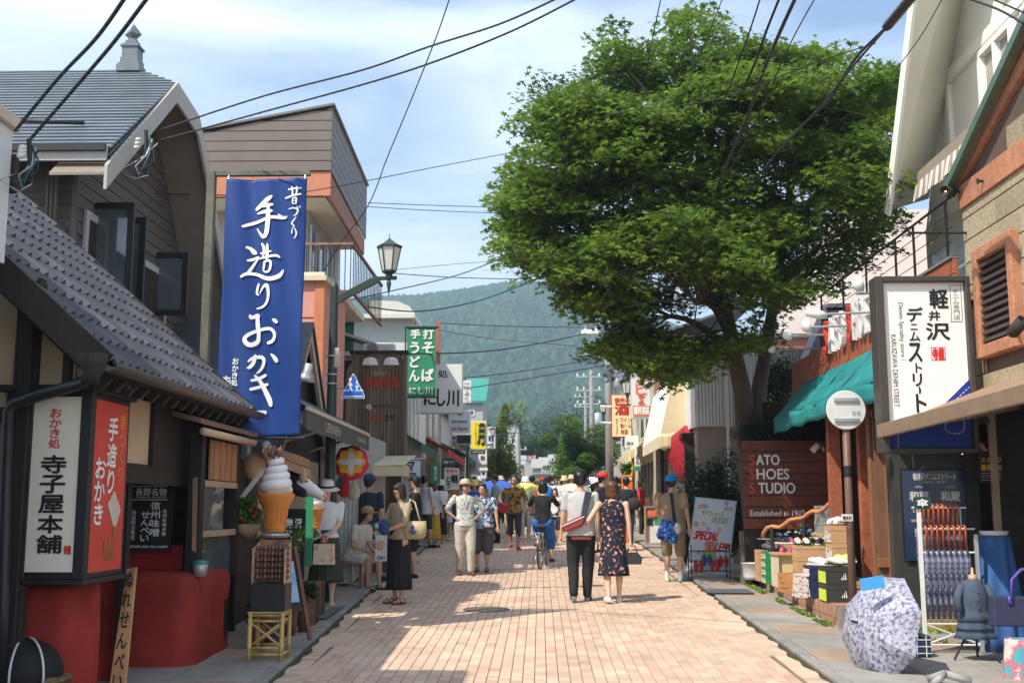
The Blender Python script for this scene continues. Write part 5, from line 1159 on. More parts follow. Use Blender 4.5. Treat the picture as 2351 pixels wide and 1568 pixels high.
    for p_ in pads:
        R_=rng.uniform(.22,.46);tn=rng.uniform(.15,.85);tilt=Vector((rng.gauss(0,.25),rng.gauss(0,.25)-.12,1)).normalized();n=int(46*(R_/.45)**2)+8
        for k in range(n):
            a=rng.uniform(0,6.283);r_=R_*math.sqrt(rng.random());d=Vector((r_*math.cos(a),r_*math.sin(a),0));d.z=rng.gauss(0,.055)-.25*r_*r_/R_-(d.x*tilt.x+d.y*tilt.y)*.8
            C.append(p_+d);Nn.append(tilt+Vector((rng.gauss(0,.38),rng.gauss(0,.38),0)));S.append(rng.uniform(.048,.082));T.append(min(1,max(0,tn+rng.gauss(0,.15))))
    mL=leafmat('maple_leaf',(.115,.225,.028),(.065,.155,.022),(.15,.225,.032))
    leaves('crown',C,Nn,S,T,mL,t)
maple()
def shrub(name,loc,lab,cat,rx,ry,rz,n,mat,size=.04,stems=8,shape=LEAF2,group=None,hollow=.45):
    t=thing(name,loc,lab,cat,group);rng=random.Random(hash(lab) % 999 if False else len(lab)*7+int(loc[0]*10));C=[];Nn=[];S=[];T=[];loc=Vector(loc)
    bl=[(Vector((rng.uniform(-.7,.7)*rx,rng.uniform(-.7,.7)*ry,rz*rng.uniform(.35,1.65))),rng.uniform(.35,.6)) for _ in range(16)]
    for k in range(n):
        c_,rr=rng.choice(bl);d=Vector((rng.gauss(0,1),rng.gauss(0,1),rng.gauss(0,1))).normalized()*rng.uniform(hollow,1)
        C.append(loc+c_+Vector((d.x*rx*rr,d.y*ry*rr,d.z*rz*rr)));Nn.append(d+Vector((rng.gauss(0,.5),rng.gauss(0,.5),rng.gauss(0,.5)+.4)));S.append(size*rng.uniform(.6,1.3));T.append(rng.random())
    leaves('foliage',C,Nn,S,T,mat,t,shape)
    q=MB()
    for k in range(stems): b_=rng.choice(bl)[0];q.tube(curve_path(loc+Vector((rng.uniform(-.1,.1)*rx,rng.uniform(-.1,.1)*ry,0)),loc+b_,(0,0,.05),4),[.02*rz+.004,.012*rz+.003,.008,.005,.003],5)
    obj('stem',q,mBark,t,True);return t
mEver=leafmat('evergreen_leaf',(.045,.085,.022),(.02,.045,.014),(.03,.06,.018))
mFresh=leafmat('fresh_leaf',(.13,.24,.03),(.08,.16,.02),(.10,.20,.03))
p_=P(1652,1230,20.6);shrub('evergreen_shrub',(p_.x,20.6,gz(20.6)),'dark dense evergreen shrub between the cream awning and the plank name board','shrub',.62,.5,1.2,16000,mEver,.04,10)
p_=P(1830,985,18.6);shrub('evergreen_shrub',(p_.x-.15,18.4,2.35),'dark greenery spilling over the top of the plank name board','shrub',.9,.3,.42,7000,mEver,.035,6)
p_=P(1790,860,20);shrub('evergreen_shrub',(p_.x,20,3.2),'dark branches right of the maple trunks above the awning','shrub',.5,.4,.6,3000,mEver,.04,6)
# ================================================================ shop rows farther up the street
def facade(side,y0,y1,h,mat,label,ups=2,roofm=None,aw=None,setb=0.):
    X=(-3.55-setb) if side < 0 else (3.35+setb);Xo=X+side*5;b=thing('shop_house',(X+side*1.5,(y0+y1)/2,gz(y0)),label,'shop');zb=gz(y0)
    F=(lambda a,b_,c,d,e,f: (min(a,b_),max(a,b_),c,d,e,f))
    q=MB();q.box(*F(X,Xo,y0,y1,zb,zb+h));obj('wall',q,mat,b)
    q=MB();q.box(*F(X-side*.25,Xo,y0-.12,y1+.12,zb+h,zb+h+.10));q.prism([(X-side*.25,y0-.1,zb+h+.1),(X-side*.25,y1+.1,zb+h+.1),(X+side*2.2,y1+.1,zb+h+.95),(X+side*2.2,y0-.1,zb+h+.95)],(0,0,.06));obj('roof',q,roofm or M('roof_slate',(.10,.105,.12),.5,.3,8),b)
    L=y1-y0
    q=MB();q.box(*F(X-side*.01,X+side*.04,y0+.25,y1-.25,zb+.1,zb+2.15));obj('shop_front',q,M('shopfront_dim',(.045,.035,.03),.3,.6,3),b)
    for k in range(int(L/1.1)): q=MB();a=y0+.3+k*1.1;q.box(*F(X-side*.03,X,a,a+.06,zb,zb+2.2));obj('door_post',q,mWood,b)
    for lv in range(ups):
        z=zb+3.0+lv*2.3
        if z+1.2 > zb+h: break
        for k in range(max(1,int(L/1.9))):
            a=y0+.5+k*1.9;q=MB();q.box(*F(X-side*.05,X-side*.003,a,a+1.15,z,z+1.2));w_=obj('window',q,M('frame_pale',(.55,.52,.46),.6),b);q=MB();q.box(*F(X-side*.06,X-side*.051,a+.07,a+.55,z+.07,z+1.13));q.box(*F(X-side*.06,X-side*.051,a+.60,a+1.08,z+.07,z+1.13));obj('pane',q,mGlass,w_)
        q=MB();q.box(F(X,Xo,0,0,0,0)[0]+.8 if side > 0 else X-1.6,(X+1.6) if side > 0 else X-.5,y0-.04,y0-.004,z,z+1.15);obj('side_window',q,mGlass,b)
    if aw is not None:
        t=thing('shop_awning',(X-side*.4,(y0+y1)/2,zb+2.5),aw[1],'awning')
        q=MB();q.prism([(X,y0+.1,zb+2.95),(X,y1-.1,zb+2.95),(X-side*aw[2],y1-.1,zb+2.45),(X-side*aw[2],y0+.1,zb+2.45)],(0,0,.02));obj('awning_cloth',q,aw[0],t)
        q=MB();n=int(L/.25)
        for k in range(n): a=y0+.1+k*(L-.2)/n;q.add([(X-side*(aw[2]+.004),a,zb+2.46),(X-side*(aw[2]+.004),a+(L-.2)/n,zb+2.46),(X-side*(aw[2]+.004),a+(L-.2)/n*.85,zb+2.24),(X-side*(aw[2]+.004),a+(L-.2)/n*.15,zb+2.24)],[(0,1,2,3)])
        q.box(*F(X-side*(aw[2]),X-side*(aw[2]-.01),y0+.1,y1-.1,zb+2.28,zb+2.47));obj('valance',q,aw[0],t)
    return b
mRedA=M('awning_red',(.40,.03,.03),.8,.15);mGrnA=M('awning_green',(.02,.12,.07),.8,.2);mCrA=M('awning_cream',(.72,.60,.38),.8,.08)
LW=[(25.2,29.5,4.4,(.30,.24,.19),'brown rendered shop behind the green noodle banner',(mGrnA,'dark green awning behind the green noodle banner',.9)),
      (30,34.5,3.9,(.42,.40,.36),'grey two storey shop behind the large white kana sign',(mRedA,'dark red awning below the grey shop',1.1)),
      (35,40,4.3,(.50,.44,.34),'beige shop behind the yellow sign',(mRedA,'short red awning below the beige shop',.9)),
      (40.5,46,4.0,(.62,.62,.58),'white shop with square sign beyond the yellow sign',(mGrnA,'long green awning beyond the yellow sign',1.0)),
      (47,54,3.2,(.35,.28,.22),'low brown shop beside the street tree on the left',(mCrA,'tan awning beside the left street tree',1.0)),
      (64,72,5.0,(.30,.25,.22),'dark timber building beyond the left street tree',None),(74,84,4.2,(.5,.48,.44),'far pale building on the left near the end of the street',None)]
for (a,b,h_,c,lab,aw) in LW: facade(-1,a,b,h_,M('wall_'+lab.split()[0]+str(a)[:2].replace('2','b').replace('3','c').replace('4','d').replace('5','e').replace('6','f').replace('7','g').replace('0','o'),c,.8,.15,3,dirt=.2),lab,2,aw=aw)
RW=[(28.6,33,5.2,(.30,.13,.11),'maroon timber house behind the white and orange coffee sign',(mCrA,'orange lit cream awning beyond the steep cream awning',.9)),
      (33.6,39,4.9,(.62,.54,.40),'cream house behind the red bordered liquor sign',(mCrA,'pale awning below the liquor sign',.7)),
      (40,47,5.6,(.66,.63,.56),'pale house beyond the liquor sign',None),(66,76,3.6,(.45,.40,.34),'far tan shop on the right behind the round street tree',None),(78,90,4.4,(.55,.55,.52),'far grey building on the right at the end of the street',None)]
for (a,b,h_,c,lab,aw) in RW: facade(1,a,b,h_,M('rwall_'+lab.split()[0]+lab.split()[-1],c,.8,.15,3,dirt=.2),lab,2,aw=aw)
# white corrugated building and grey base (right, facing the camera)
Y=22.5;h=thing('corrugated_building',(4.2,24,gz(24)),'building clad in white ribbed metal sheet behind the maple trunk','building')
x0,x1,z0,z1=P(1597,900,Y).x,6.2,P(1640,978,Y).z,P(1640,800,Y).z
q=MB();n=46;dx=(x1-x0)/n
for k in range(n): a=x0+k*dx;q.poly([(a,Y,z0),(a+dx*.75,Y,z0),(a+dx*.75,Y,z1),(a,Y,z1)]);q.poly([(a+dx*.75,Y,z0),(a+dx*.88,Y+.035,z0),(a+dx*.88,Y+.035,z1),(a+dx*.75,Y,z1)]);q.poly([(a+dx*.88,Y+.035,z0),(a+dx,Y,z0),(a+dx,Y,z1),(a+dx*.88,Y+.035,z1)])
obj('ribbed_sheet',q,M('ribbed_white',(.74,.76,.74),.45,.06,2,spec=.5,dirt=.08),h)
q=MB();q.box(x0,x1,Y+.05,28,z0,z1);q.box(x0-.02,x0,Y,28,z0,z1);obj('upper_core',q,mWhite,h)
q=MB();q.box(x0+.05,x1,Y+.25,28,gz(23),z0);obj('lower_wall',q,M('wall_taupe',(.34,.28,.24),.8,.1),h)
q=MB();q.tube([(P(1597+100,900,Y).x-.25,Y-.05,gz(22)),(P(1597+100,900,Y).x-.25,Y-.05,z1)],.03);obj('downpipe',q,mWhite,h)
# dark souvenir shop mouth beneath
q=MB();q.box(2.95,3.3,23.2,23.3,gz(23),3.1);q.box(3.3,3.35,23.2,28.4,gz(23),3.2);q.box(2.9,3.3,23.2,28.4,3.1,3.2);tag(obj('shop_mouth',q,M('mouth_dark',(.04,.03,.025),.8,.3)),'dark open shop mouth under the steep cream awning','shop')
# steep cream awning with lettering
def cream_awning():
    t=thing('steep_cream_awning',(2.9,26,3.2),'steep cream awning with red script on its ribbed street side','awning');Y0,Y1=24.0,28.2
    m1=M('canvas_warm',(.76,.64,.42),.8,.07,dirt=.1);m2=M('canvas_white',(.78,.76,.68),.8,.05)
    xb,xt=P(1516,1010,Y0).x,P(1545,875,Y0).x;zb,zt=P(1540,1000,Y0).z,P(1550,868,Y0).z;xr=P(1588,930,Y0).x
    n=9
    for k in range(n):
        a,b=Y0+(Y1-Y0)*k/n,Y0+(Y1-Y0)*(k+1)/n-.02;q=MB();q.prism([(xb,a,zb),(xb,b,zb),(xt,b,zt),(xt,a,zt)],(.02,0,0));obj('canvas_strip',q,m2,t)
    q=MB();q.prism([(xb,Y0-.01,zb),(xr,Y0-.01,zb+.05),(xr,Y0-.01,zt),(xt,Y0-.01,zt)],(0,.01,0));obj('side_canvas',q,m1,t)
    def g(u,v): return Vector((xb+(xr-xb)*u,Y0-.015+.01*math.sin(u*20),zb+.03-.30*v-(.05*abs(math.sin(u*12.6)) if v > .9 else 0)+.05*u))
    q=MB();q.grid(g,26,4);obj('scalloped_valance',q,m1,t,True,solid=.008)
    q=MB();q.prism([(xb,Y0,zb-.25),(xb,Y1,zb-.25),(xb,Y1,zb),(xb,Y0,zb)],(.01,0,0));obj('valance',q,m1,t)
    F=Plane((xb-.012,0,0),(0,-1,0),Vector((xt-xb,0,zt-zb)));q=MB();b0=(Vector((xb,0,zb))-F.o).dot(F.v);put(q,F,'ジャム',(-27.2,b0+.45,-24.6,b0+.95),.04,.02,skew=.1);obj('red_script',q,mInkR,t)
    q=MB();q.tube([(xr,Y0,zt),(xr,Y0,zb-.1),(xr+.18,Y0+.1,zb+.25)],.018);q.tube([(xr,Y0,zb),(xr+.2,Y0,zb)],.012);obj('awning_frame',q,mWhite,t)
cream_awning()
# ---------------------------------------------------------------- flat signs: (name, label, left, top, right, bottom, Y, ground colour, border, [(text, l,t,r,b, vertical, bold, ink)])
mSg={'w': M('sign_white',(.76,.76,.74),.5,.05,dirt=.1),'c': M('sign_pale_yellow',(.80,.68,.38),.5,.06),'y': M('sign_yellow',(.80,.66,.03),.5,.05),'g': M('sign_green',(.03,.26,.13),.6,.1),'k': mBlack,'r': M('sign_border_red',(.52,.03,.03),.5,.1),'b': M('sign_pale_blue',(.55,.66,.78),.6,.2,3),'n': M('sign_dkgreen',(.02,.06,.045),.5,.1),'o': M('sign_orange',(.80,.24,.12),.5,.05),'gr': M('sign_grey',(.5,.56,.56),.5,.08)}
mIk={'k': mInkB,'r': mInkR,'w': mInkW,'o': M('ink_salmon',(.75,.15,.07),.5,0),'g': M('ink_green',(.03,.3,.12),.5,0),'d': M('ink_dark_red',(.45,.02,.02),.5,0),'br': M('ink_brown',(.18,.09,.02),.5,0),'bl': M('ink_navy',(.02,.05,.25),.5,0)}
def sign(name,lab,l,t,r,b,Y,bg_,border,texts,th=.08,bw=2.2,cat='sign',bold0=.02):
    F=FY(Y);ab=rect(F,l,t,r,b);root=thing(name,F.at((ab[0]+ab[2])/2,ab[1]),lab,cat)
    if border:
        fr=slab(F,ab,th,'sign_frame',mSg[border] if border in mSg else mIk[border],root,bevel=.01);s=(ab[2]-ab[0])/(r-l)*bw;pn=slab(F,(ab[0]+s,ab[1]+s,ab[2]-s,ab[3]-s),.008,'sign_face',mSg[bg_],root,back=.0085)
    else: pn=slab(F,ab,th,'sign_face',mSg[bg_],root,back=.0,bevel=.01 if th > .02 else 0)
    inks={}
    for (s,tl,tt,tr,tb,v,bo,ink) in texts:
        q=inks.setdefault(ink,MB());put(q,F,s,rect(F,tl,tt,tr,tb),bo,.014,v)
    for k,q in inks.items(): obj('lettering',q,mIk[k],pn)
    return root
def merge(child,par):
    c_=bpy.data.objects[child];par=bpy.data.objects[par]
    for k in list(c_.children): k.parent=par;k.location=k.location+c_.location-par.location
    bpy.data.objects.remove(c_)
sign('noodle_banner','green cloth noodle banner with white brush kana over the left pavement',934,753,1000,910,25,'g',None,[('手',943,757,965,777,0,.05,'w'),('打',972,757,996,778,0,.05,'w'),('う',942,786,962,811,0,.05,'w'),('そ',970,786,996,812,0,.05,'w'),('ど',942,818,964,843,0,.05,'w'),('ん',940,850,963,875,0,.05,'w'),('ば',969,847,995,875,0,.05,'w'),('にし川',940,889,993,906,0,.04,'w')],th=.01,cat='banner')
q=MB();a,b=P(930,751,25),P(1008,751,25);q.tube([a,b],.03);q.tube([P(930,912,25),P(1003,912,25)],.02);q.tube([P(931,751,25.03),P(931,912,25.03)],.02);adopt(obj('banner_frame',q,M('frame_green_dk',(.03,.09,.06),.5)),bpy.data.objects['noodle_banner'])
q=MB();x0=P(1002,780,27.5).x;q.box(x0,x0+.09,27.5,27.65,P(1006,930,27.5).z,P(1006,738,27.5).z);tag(obj('rust_post',q,M('post_rust',(.42,.13,.08),.7,.2)),'tall rust red steel post beside the green noodle banner','post')
sign('kana_sign','large white box sign with black brush kana behind the noodle banner',949,836,1062,949,27,'w','gr',[('処',1006,850,1028,867,0,.02,'k'),('に',974,898,1000,930,0,.03,'k'),('し',1004,893,1022,932,0,.03,'k'),('川',1026,896,1053,932,0,.03,'k')],th=.25,bw=1.4)
q=MB();a=P(1042,838,26.98);q.box(a.x-.02,a.x+.05,26.985,26.99,a.z-.45,a.z-.02)
sign('tofu_sign','narrow white vertical tofu shop sign beyond the large kana sign',1063,874,1082,925,33,'w',None,[('Craft',1065,877,1078,883,0,0,'k'),('TOFU',1064,887,1080,894,0,.03,'k'),('ふ',1066,898,1078,908,0,.04,'k'),('豆腐',1066,912,1074,917,0,0,'k'),('つき',1067,918,1077,923,0,.02,'r')])
sign('tea_house_sign','pale square tea house sign with thin line border beyond the kana sign',1030,943,1080,993,31,'gr','w',[('軽井沢紅茶館',1038,965,1072,971,0,.02,'k'),('サンブーム',1044,973,1066,976,0,0,'k'),('Sun Boom',1037,979,1074,988,0,.01,'k')],th=.15)
q=MB();F=FY(30.98);
for k in range(5): a=F.ab(1050+k*3,947);q.lathe(F.at(a[0],a[1]-.04*math.sin(k*.8),0),[(.045,0),(0,.004)],8,axis=(0,-1,0))
adopt(obj('leaf_emblem',q,mIk['g']),bpy.data.objects['tea_house_sign'])
sign('black_board_sign','small plain black board sign below the tea house sign',1046,997,1082,1020,30.5,'k','gr',[])
sign('yellow_sign','bright yellow vertical sign with dark figure and dark footer',1080,966,1117,1033,36,'y','gr',[('MILANETTOS',1090,972,1096,1022,1,.02,'br'),('月',1098,974,1112,1022,0,.06,'k')],th=.12)
sign('footer_board','black footer strip under the yellow sign',1081,1034,1114,1042,35.9,'k',None,[('coffee shop',1084,1036,1110,1040,0,0,'c' if False else 'w')])
sign('picture_sign','small white sign with coloured picture beyond the yellow sign',1118,980,1138,1030,42,'w','gr',[('T',1121,983,1126,990,0,.05,'r'),('喫茶',1122,1000,1134,1014,0,.03,'bl'),('店',1124,1020,1134,1027,0,.03,'g')])
sign('rice_field_sign','white sign with one black character below the yellow sign',1098,1034,1118,1066,37.5,'w',None,[('田',1104,1047,1112,1056,0,.04,'k')])
sign('honey_banner','blue and white vertical honey banner with black kana by the cream tent',929,1057,965,1158,20.6,'b',None,[('マ',935,1060,952,1080,0,.05,'k'),('ヌ',938,1086,955,1104,0,.05,'k'),('カ',939,1110,957,1128,0,.05,'k'),('蜜',940,1134,958,1154,0,.05,'k')],th=.006,cat='banner')
q=MB();q.tube([P(926,1050,20.6),P(926,1240,20.6)],.012);q.tube([P(924,1055,20.6),P(975,1052,20.6)],.01);tag(obj('banner_pole',q,mWhite),'white pole carrying the honey banner','pole')
sign('script_sign','dark green small sign with white script on the left row',1014,1052,1044,1070,26.5,'n',None,[('Stair',1018,1056,1030,1064,0,.03,'w'),('case',1031,1058,1041,1062,0,0,'w')])
sign('green_hanging_banner','narrow green hanging cloth with pale characters on the left row',989,1063,1010,1110,26,'g',None,[('軽井沢',996,1070,1004,1104,1,.02,'w')],th=.006,cat='banner')
sign('tofu_banner','white cloth with bold black characters and red header on the left row',1020,1074,1054,1124,25.5,'w',None,[('軽',1036,1090,1052,1108,0,.05,'k'),('とう',1024,1092,1035,1122,1,.05,'k'),('手作り',1024,1077,1050,1085,0,.04,'r')],th=.006,cat='banner')
for i,(l,t_,lab) in enumerate(((1101,1072,'white printed T shirt hanging at the front of the left row'),(1082,1088,'second white T shirt hanging lower on the left row'))):
    Y=33-i;F=FY(Y);s=1-.15*i;root=thing('hanging_t_shirt',P(l+9,t_+30,Y),lab,'T-shirt');pts=[(4,0),(7,2),(11,2),(14,0),(20,4),(17,9),(15,8),(15,26),(3,26),(3,8),(1,9),(-2,4)]
    q=MB();q.prism([F.at(*F.ab(l+x*s,t_+y_*s)) for x,y_ in pts],(0,.05,0));obj('shirt',q,mSg['w'],root)
    q=MB();[q.ball(F.at(*F.ab(l+x*s,t_+y_*s),.0),(.035,.008,.03),8,5) for x,y_ in ((6,10),(12,10),(7.5,14),(10.5,14),(9,17))];obj('print',q,mInkB,root)
sign('coffee_sign','tall white sign with orange katakana and an orange lower panel',1449,790,1494,960,30,'w','gr',[('コ',1459,800,1484,835,0,.03,'o'),('ヒ',1460,882,1484,906,0,.04,'o')],th=.3,bw=1.2)
F=FY(29.98);q=MB()
for (l,t_,r,b) in ((1469,857,1475,880),(1465,855,1479,859),(1465,878,1479,882),(1469,909,1475,925),(1465,907,1479,911),(1465,923,1479,927)): a=rect(F,l,t_,r,b);q.box(a[0],a[2],29.965,29.975,a[1],a[3])
adopt(obj('lettering_bars',q,mIk['o']),bpy.data.objects['coffee_sign'])
sign('coffee_sign_panel','orange panel with white characters at the foot of the coffee sign',1453,931,1493,955,29.97,'o',None,[('軽井沢店',1456,934,1490,951,0,.05,'w')],th=.01)
sign('liquor_sign','cream liquor sign with dark red border and large red character',1403,905,1451,1004,33,'c','r',[('信州の',1411,913,1445,925,0,.04,'d'),('酒',1412,927,1444,953,0,.05,'d'),('ワイン',1424,959,1448,969,0,.02,'d'),('地ビール',1424,972,1448,983,0,.02,'d'),('地酒',1425,986,1441,997,0,.02,'d'),('軽井沢酒店',1414,960,1419,998,1,0,'d')],th=.15)
sign('cream_side_sign','pale sign with two dark characters below the liquor sign',1436,1000,1467,1034,31.5,'w',None,[('四大',1439,1014,1455,1022,0,.03,'k'),('川',1438,1026,1446,1032,0,.02,'k')])
sign('udon_sign','narrow white udon sign with a green foot',1457,1026,1471,1081,29,'w',None,[('うどん',1460,1032,1468,1066,1,.03,'k')],th=.06)
sign('udon_sign_foot','green mountain print panel at the foot of the udon sign',1457.5,1070,1470.5,1080.5,28.98,'g',None,[],th=.008)
sign('menu_board','wooden framed menu board with an orange fruit picture on the right pavement',1481,1163,1518,1246,29,'w',None,[('■',1486,1190,1499,1206,0,0,'k'),('■',1502,1188,1513,1204,0,0,'g')],th=.02,cat='menu board')
F=FY(28.95);q=MB();o_=F.at(*F.ab(1497,1178));q.ball(o_,(.14,.01,.10),14,8);adopt(obj('fruit_picture',q,mIk['o']),bpy.data.objects['menu_board'])
q=MB()
for (l,t_,r,b) in ((1480,1162,1482.5,1262),(1516,1162,1518.5,1262),(1482.5,1162,1516,1164.5)): a=rect(F,l,t_,r,b);q.box(a[0],a[2],28.9,29.03,a[1],a[3])
adopt(obj('board_frame',q,M('frame_pine',(.48,.32,.18),.6,.2)),bpy.data.objects['menu_board'])
q=MB();q.tube([P(1450,1036,31),P(1450,1130,31)],.075,12);tag(obj('yellow_pipe',q,M('pipe_yellow',(.80,.50,.02),.5,.1),smooth=True),'thick yellow pipe post beside the udon sign','pipe')
# orange planter box and pot plants
x0,x1=P(1429,1115,30).x,P(1453,1115,30).x;q=MB();q.box(x0,x1,30,30.4,gz(30),P(1440,1090,30).z);root=thing('orange_cabinet',((x0+x1)/2,30,gz(30)),'orange vending cabinet with potted plants on top by the yellow pipe','cabinet');obj('casing',q,M('cabinet_orange',(.72,.18,.04),.5,.1),root,bevel=.01)
q=MB();q.box(x0+.05,x1-.03,29.98,30,P(1440,1102,30).z,P(1440,1096,30).z);obj('label_plate',q,mWhite,root)
shrub('pot_plant',(P(1440,1090,30).x,30.2,P(1440,1090,30).z),'green pot plant on top of the orange cabinet','plant',.16,.12,.18,500,mFresh,.05,5)
merge('coffee_sign_panel','coffee_sign');merge('udon_sign_foot','udon_sign');merge('footer_board','yellow_sign')
# ---------------------------------------------------------------- distant lanterns
for (px,t_,b,Y,lab) in ((1385,921,946,38,'smaller dark street lantern left of the liquor sign'),(1440,866,903,30.6,'dark street lantern between the liquor and coffee signs'),(1132,980,1000,40,'small brown street lantern beyond the yellow sign')):
    root=thing('street_lamp',(P(px,b,Y).x,Y,gz(Y)),lab,'street lamp');a=P(px,t_,Y);b_=P(px,b,Y);s=(a.z-b_.z)/.77;lantern(root,(a.x,Y,a.z),s,mPostG,mFrost)
    q=MB();sgn=1 if px > 1200 else -1;q.tube([(a.x,Y,b_.z-.15*s),(a.x+sgn*.0,Y,b_.z-.3),(a.x+sgn*.9,Y,b_.z-.45)],.03);q.tube([(a.x+sgn*.9,Y,gz(Y)),(a.x+sgn*.9,Y,b_.z-.2)],.05,8);obj('pole',q,mPostG,root)
for (py,lab) in ((931,'upper'),(968,'lower')):
    q=MB();q.tube([P(1378,py+2,33),P(1404,py+3,33)],.035);tag(obj('tube_light',q,mWhite),lab+' white tube bracket at the left edge of the liquor sign','lamp')
# ---------------------------------------------------------------- street parasols and red umbrella
def parasol(name,c,r,ax,mat,lab,h=.28,n=16,pole=None,ribs=False,scal=0,m2=None,cat='umbrella',group=None):
    root=thing(name,c,lab,cat,group);c=Vector(c);ax=Vector(ax).normalized();qn=Vector((0,0,1)).rotation_difference(ax)
    def pt(k,t): a=2*math.pi*k/n;rr=r*math.sin(t*1.25)/math.sin(1.25);zz=h*(1-(1-math.cos(t*1.25))/(1-math.cos(1.25)));return c+qn@Vector((rr*math.cos(a)*(1-.085*(k % 2)),rr*math.sin(a)*(1-.085*(k % 2)),zz-h+(.0 if k % 2 else .0)))
    m_=7
    for half,mt in ((0,mat),(1,m2)) if m2 else ((None,mat),):
        q=MB()
        for k in range(n):
            if half is not None and (k//2) % 2 != half: continue
            for j in range(m_):
                t0,t1=j/m_,(j+1)/m_;q.add([pt(k,t0),pt(k,t1),pt(k+1,t1),pt(k+1,t0)],[(0,1,2,3)] if j else [(0,1,2)])
        obj('canopy',q,mt,root,False,solid=.003)
    q=MB();e=c+qn@Vector((0,0,-h*.2));q.tube([c+qn@Vector((0,0,.07)),c+qn@Vector((0,0,-(pole or .7)))],.009);obj('shaft',q,mBlack,root)
    if ribs:
        q=MB()
        for k in range(0,n,2): q.tube([pt(k,j/6)-ax*.008 for j in range(7)],.004,4)
        obj('ribs',q,mSteel,root)
    return root
parasol('red_parasol',P(1572,1045,23.6),.62,(-.75,-.65,-.1),M('parasol_crimson',(.40,.02,.035),.7,.3,5),'large crimson open umbrella hung under the steep cream awning',.15,ribs=True)
parasol('pink_parasol',P(1588,1130,22.5),.42,(-.55,-.6,.45),M('parasol_pink',(.78,.45,.48),.7,.1),'pale pink open umbrella behind the man in the blue cap',.2)
parasol('paper_parasol',P(806,1062,16.4),.27,(.15,-.95,.05),M('parasol_red_print',(.62,.03,.08),.7,.2,6,kind='noise'),'round red and yellow flower pattern folding parasol hung by the lamp post',.06,pole=.2)
c=P(806,1060,16.28)
for (rr,mt,nm) in ((.21,M('petal_yellow',(.80,.42,.03),.7,.2,12),'yellow_petals'),(.18,M('star_pale',(.62,.65,.72),.7,.1,12),'pale_star')):
    q=MB();pts=[]
    for k in range(32):
        a=2*math.pi*k/32;r_=rr*((.80+.2*abs(math.cos(a*4))) if nm[0] == 'y' else (.38+.62*abs(math.cos(a*2))**3));pts.append(c+Vector((r_*math.cos(a),(-.0 if nm[0] == 'y' else -.008),r_*math.sin(a))))
    q.prism(pts[::-1],(0,.004,0));pr_=bpy.data.objects['paper_parasol'];obj(nm,q,mt,pr_)
# ---------------------------------------------------------------- utility poles and wires
mPole=M('pole_concrete',(.26,.25,.23),.8,.15)
for (px,top,Y,lab,arms) in ((1399,690,38,'concrete utility pole behind the maple foliage above the liquor sign',3),(1359,850,62,'far concrete utility pole with crossarms left of the lantern',3),(1345,900,85,'farthest slim utility pole against the hill',2),(1228,1045,95,'far grey utility pole near the end of the street',1),(1192,1020,80,'far utility pole beside the white block on the left',2)):
    x=P(px,1050,Y).x;zt=P(px,top,Y).z;root=thing('utility_pole',(x,Y,gz(Y)),lab,'utility pole');q=MB();q.lathe((x,Y,gz(Y)),[(.15,0),(.10,zt-gz(Y))],10);obj('pole',q,mPole,root,True)
    for k in range(arms): q=MB();z=zt-.4-k*.75;q.box(x-.85,x+.55,Y-.05,Y+.05,z,z+.08);obj('crossarm',q,mGal,root);q=MB();[q.lathe((x+d,Y,z+.08),[(.04,0),(.06,.05),(.03,.1),(.05,.14),(0,.18)],6) for d in (-.75,-.4,.45)];obj('insulators',q,mWhite,root,kind='stuff')
    if Y < 70: q=MB();q.lathe((x+.35,Y,zt-3.0),[(.2,0),(.22,.05),(.22,.6),(.1,.68)],12);obj('transformer',q,mGal,root,True)
q=MB();a,b=P(1335,762,37),P(1374,762,37);q.box(a.x,b.x,37,37.3,a.z-.07,a.z+.07);q.tube([(b.x,37.1,a.z),(P(1399,762,38).x,38,a.z)],.04);tag(obj('pole_light',q,mWhite,bevel=.02),'white street light box on an arm beside the maple foliage','street light')
def wire(pts,Ya,Yb,r,mat,lab,coil=0):
    L=[0]
    for a,b in zip(pts,pts[1:]): L.append(L[-1]+math.hypot(a[0]-b[0],a[1]-b[1]))
    q3=[P(p_[0],p_[1],1/((1/Ya)*(1-l/L[-1])+(1/Yb)*(l/L[-1]))) for p_,l in zip(pts,L)];c=[]
    for i in range(len(q3)-1):
        p0,p1,p2,p3=q3[max(i-1,0)],q3[i],q3[i+1],q3[min(i+2,len(q3)-1)]
        for k in range(8): t=k/8;c.append(.5*((2*p1)+(p2-p0)*t+(2*p0-5*p1+4*p2-p3)*t*t+(3*p1-p0-3*p2+p3)*t**3))
    c.append(q3[-1]);mb=MB();mb.tube(c,r,5)
    if coil:
        L_=sum((a-b).length for a,b in zip(c,c[1:]));n=int(L_/.09)*3;pp=[]
        for i in range(n+1): t=i/n*(len(c)-1);k=min(int(t),len(c)-2);p_=c[k].lerp(c[k+1],t-k);a=i*2.1;pp.append(p_+Vector((math.cos(a)*.4,0,math.sin(a)))*coil)
        m2=MB();m2.tube(pp,r*.6,4);root=thing('overhead_cable',q3[0],lab,'cable');obj('core',mb,mCable,root,True);obj('wrap',m2,mat,root,True);return
    tag(obj('overhead_cable',mb,mat,smooth=True),lab,'cable')
wire([(371,298),(603,222),(831,162),(985,108),(1150,55),(1290,-8)],12.3,9.5,.010,mCableB,'upper blue wrapped cable from the grey gable to the top of the picture',.008)
wire([(371,322),(603,258),(850,190),(1010,138),(1180,70),(1335,-8)],12.3,9.5,.010,mCableB,'lower blue wrapped cable from the grey gable to the top of the picture',.008)
wire([(36,300),(130,185),(220,90),(290,-8)],6.6,5,.011,mCableB,'left of the two dark cables crossing the metal roof',.009)
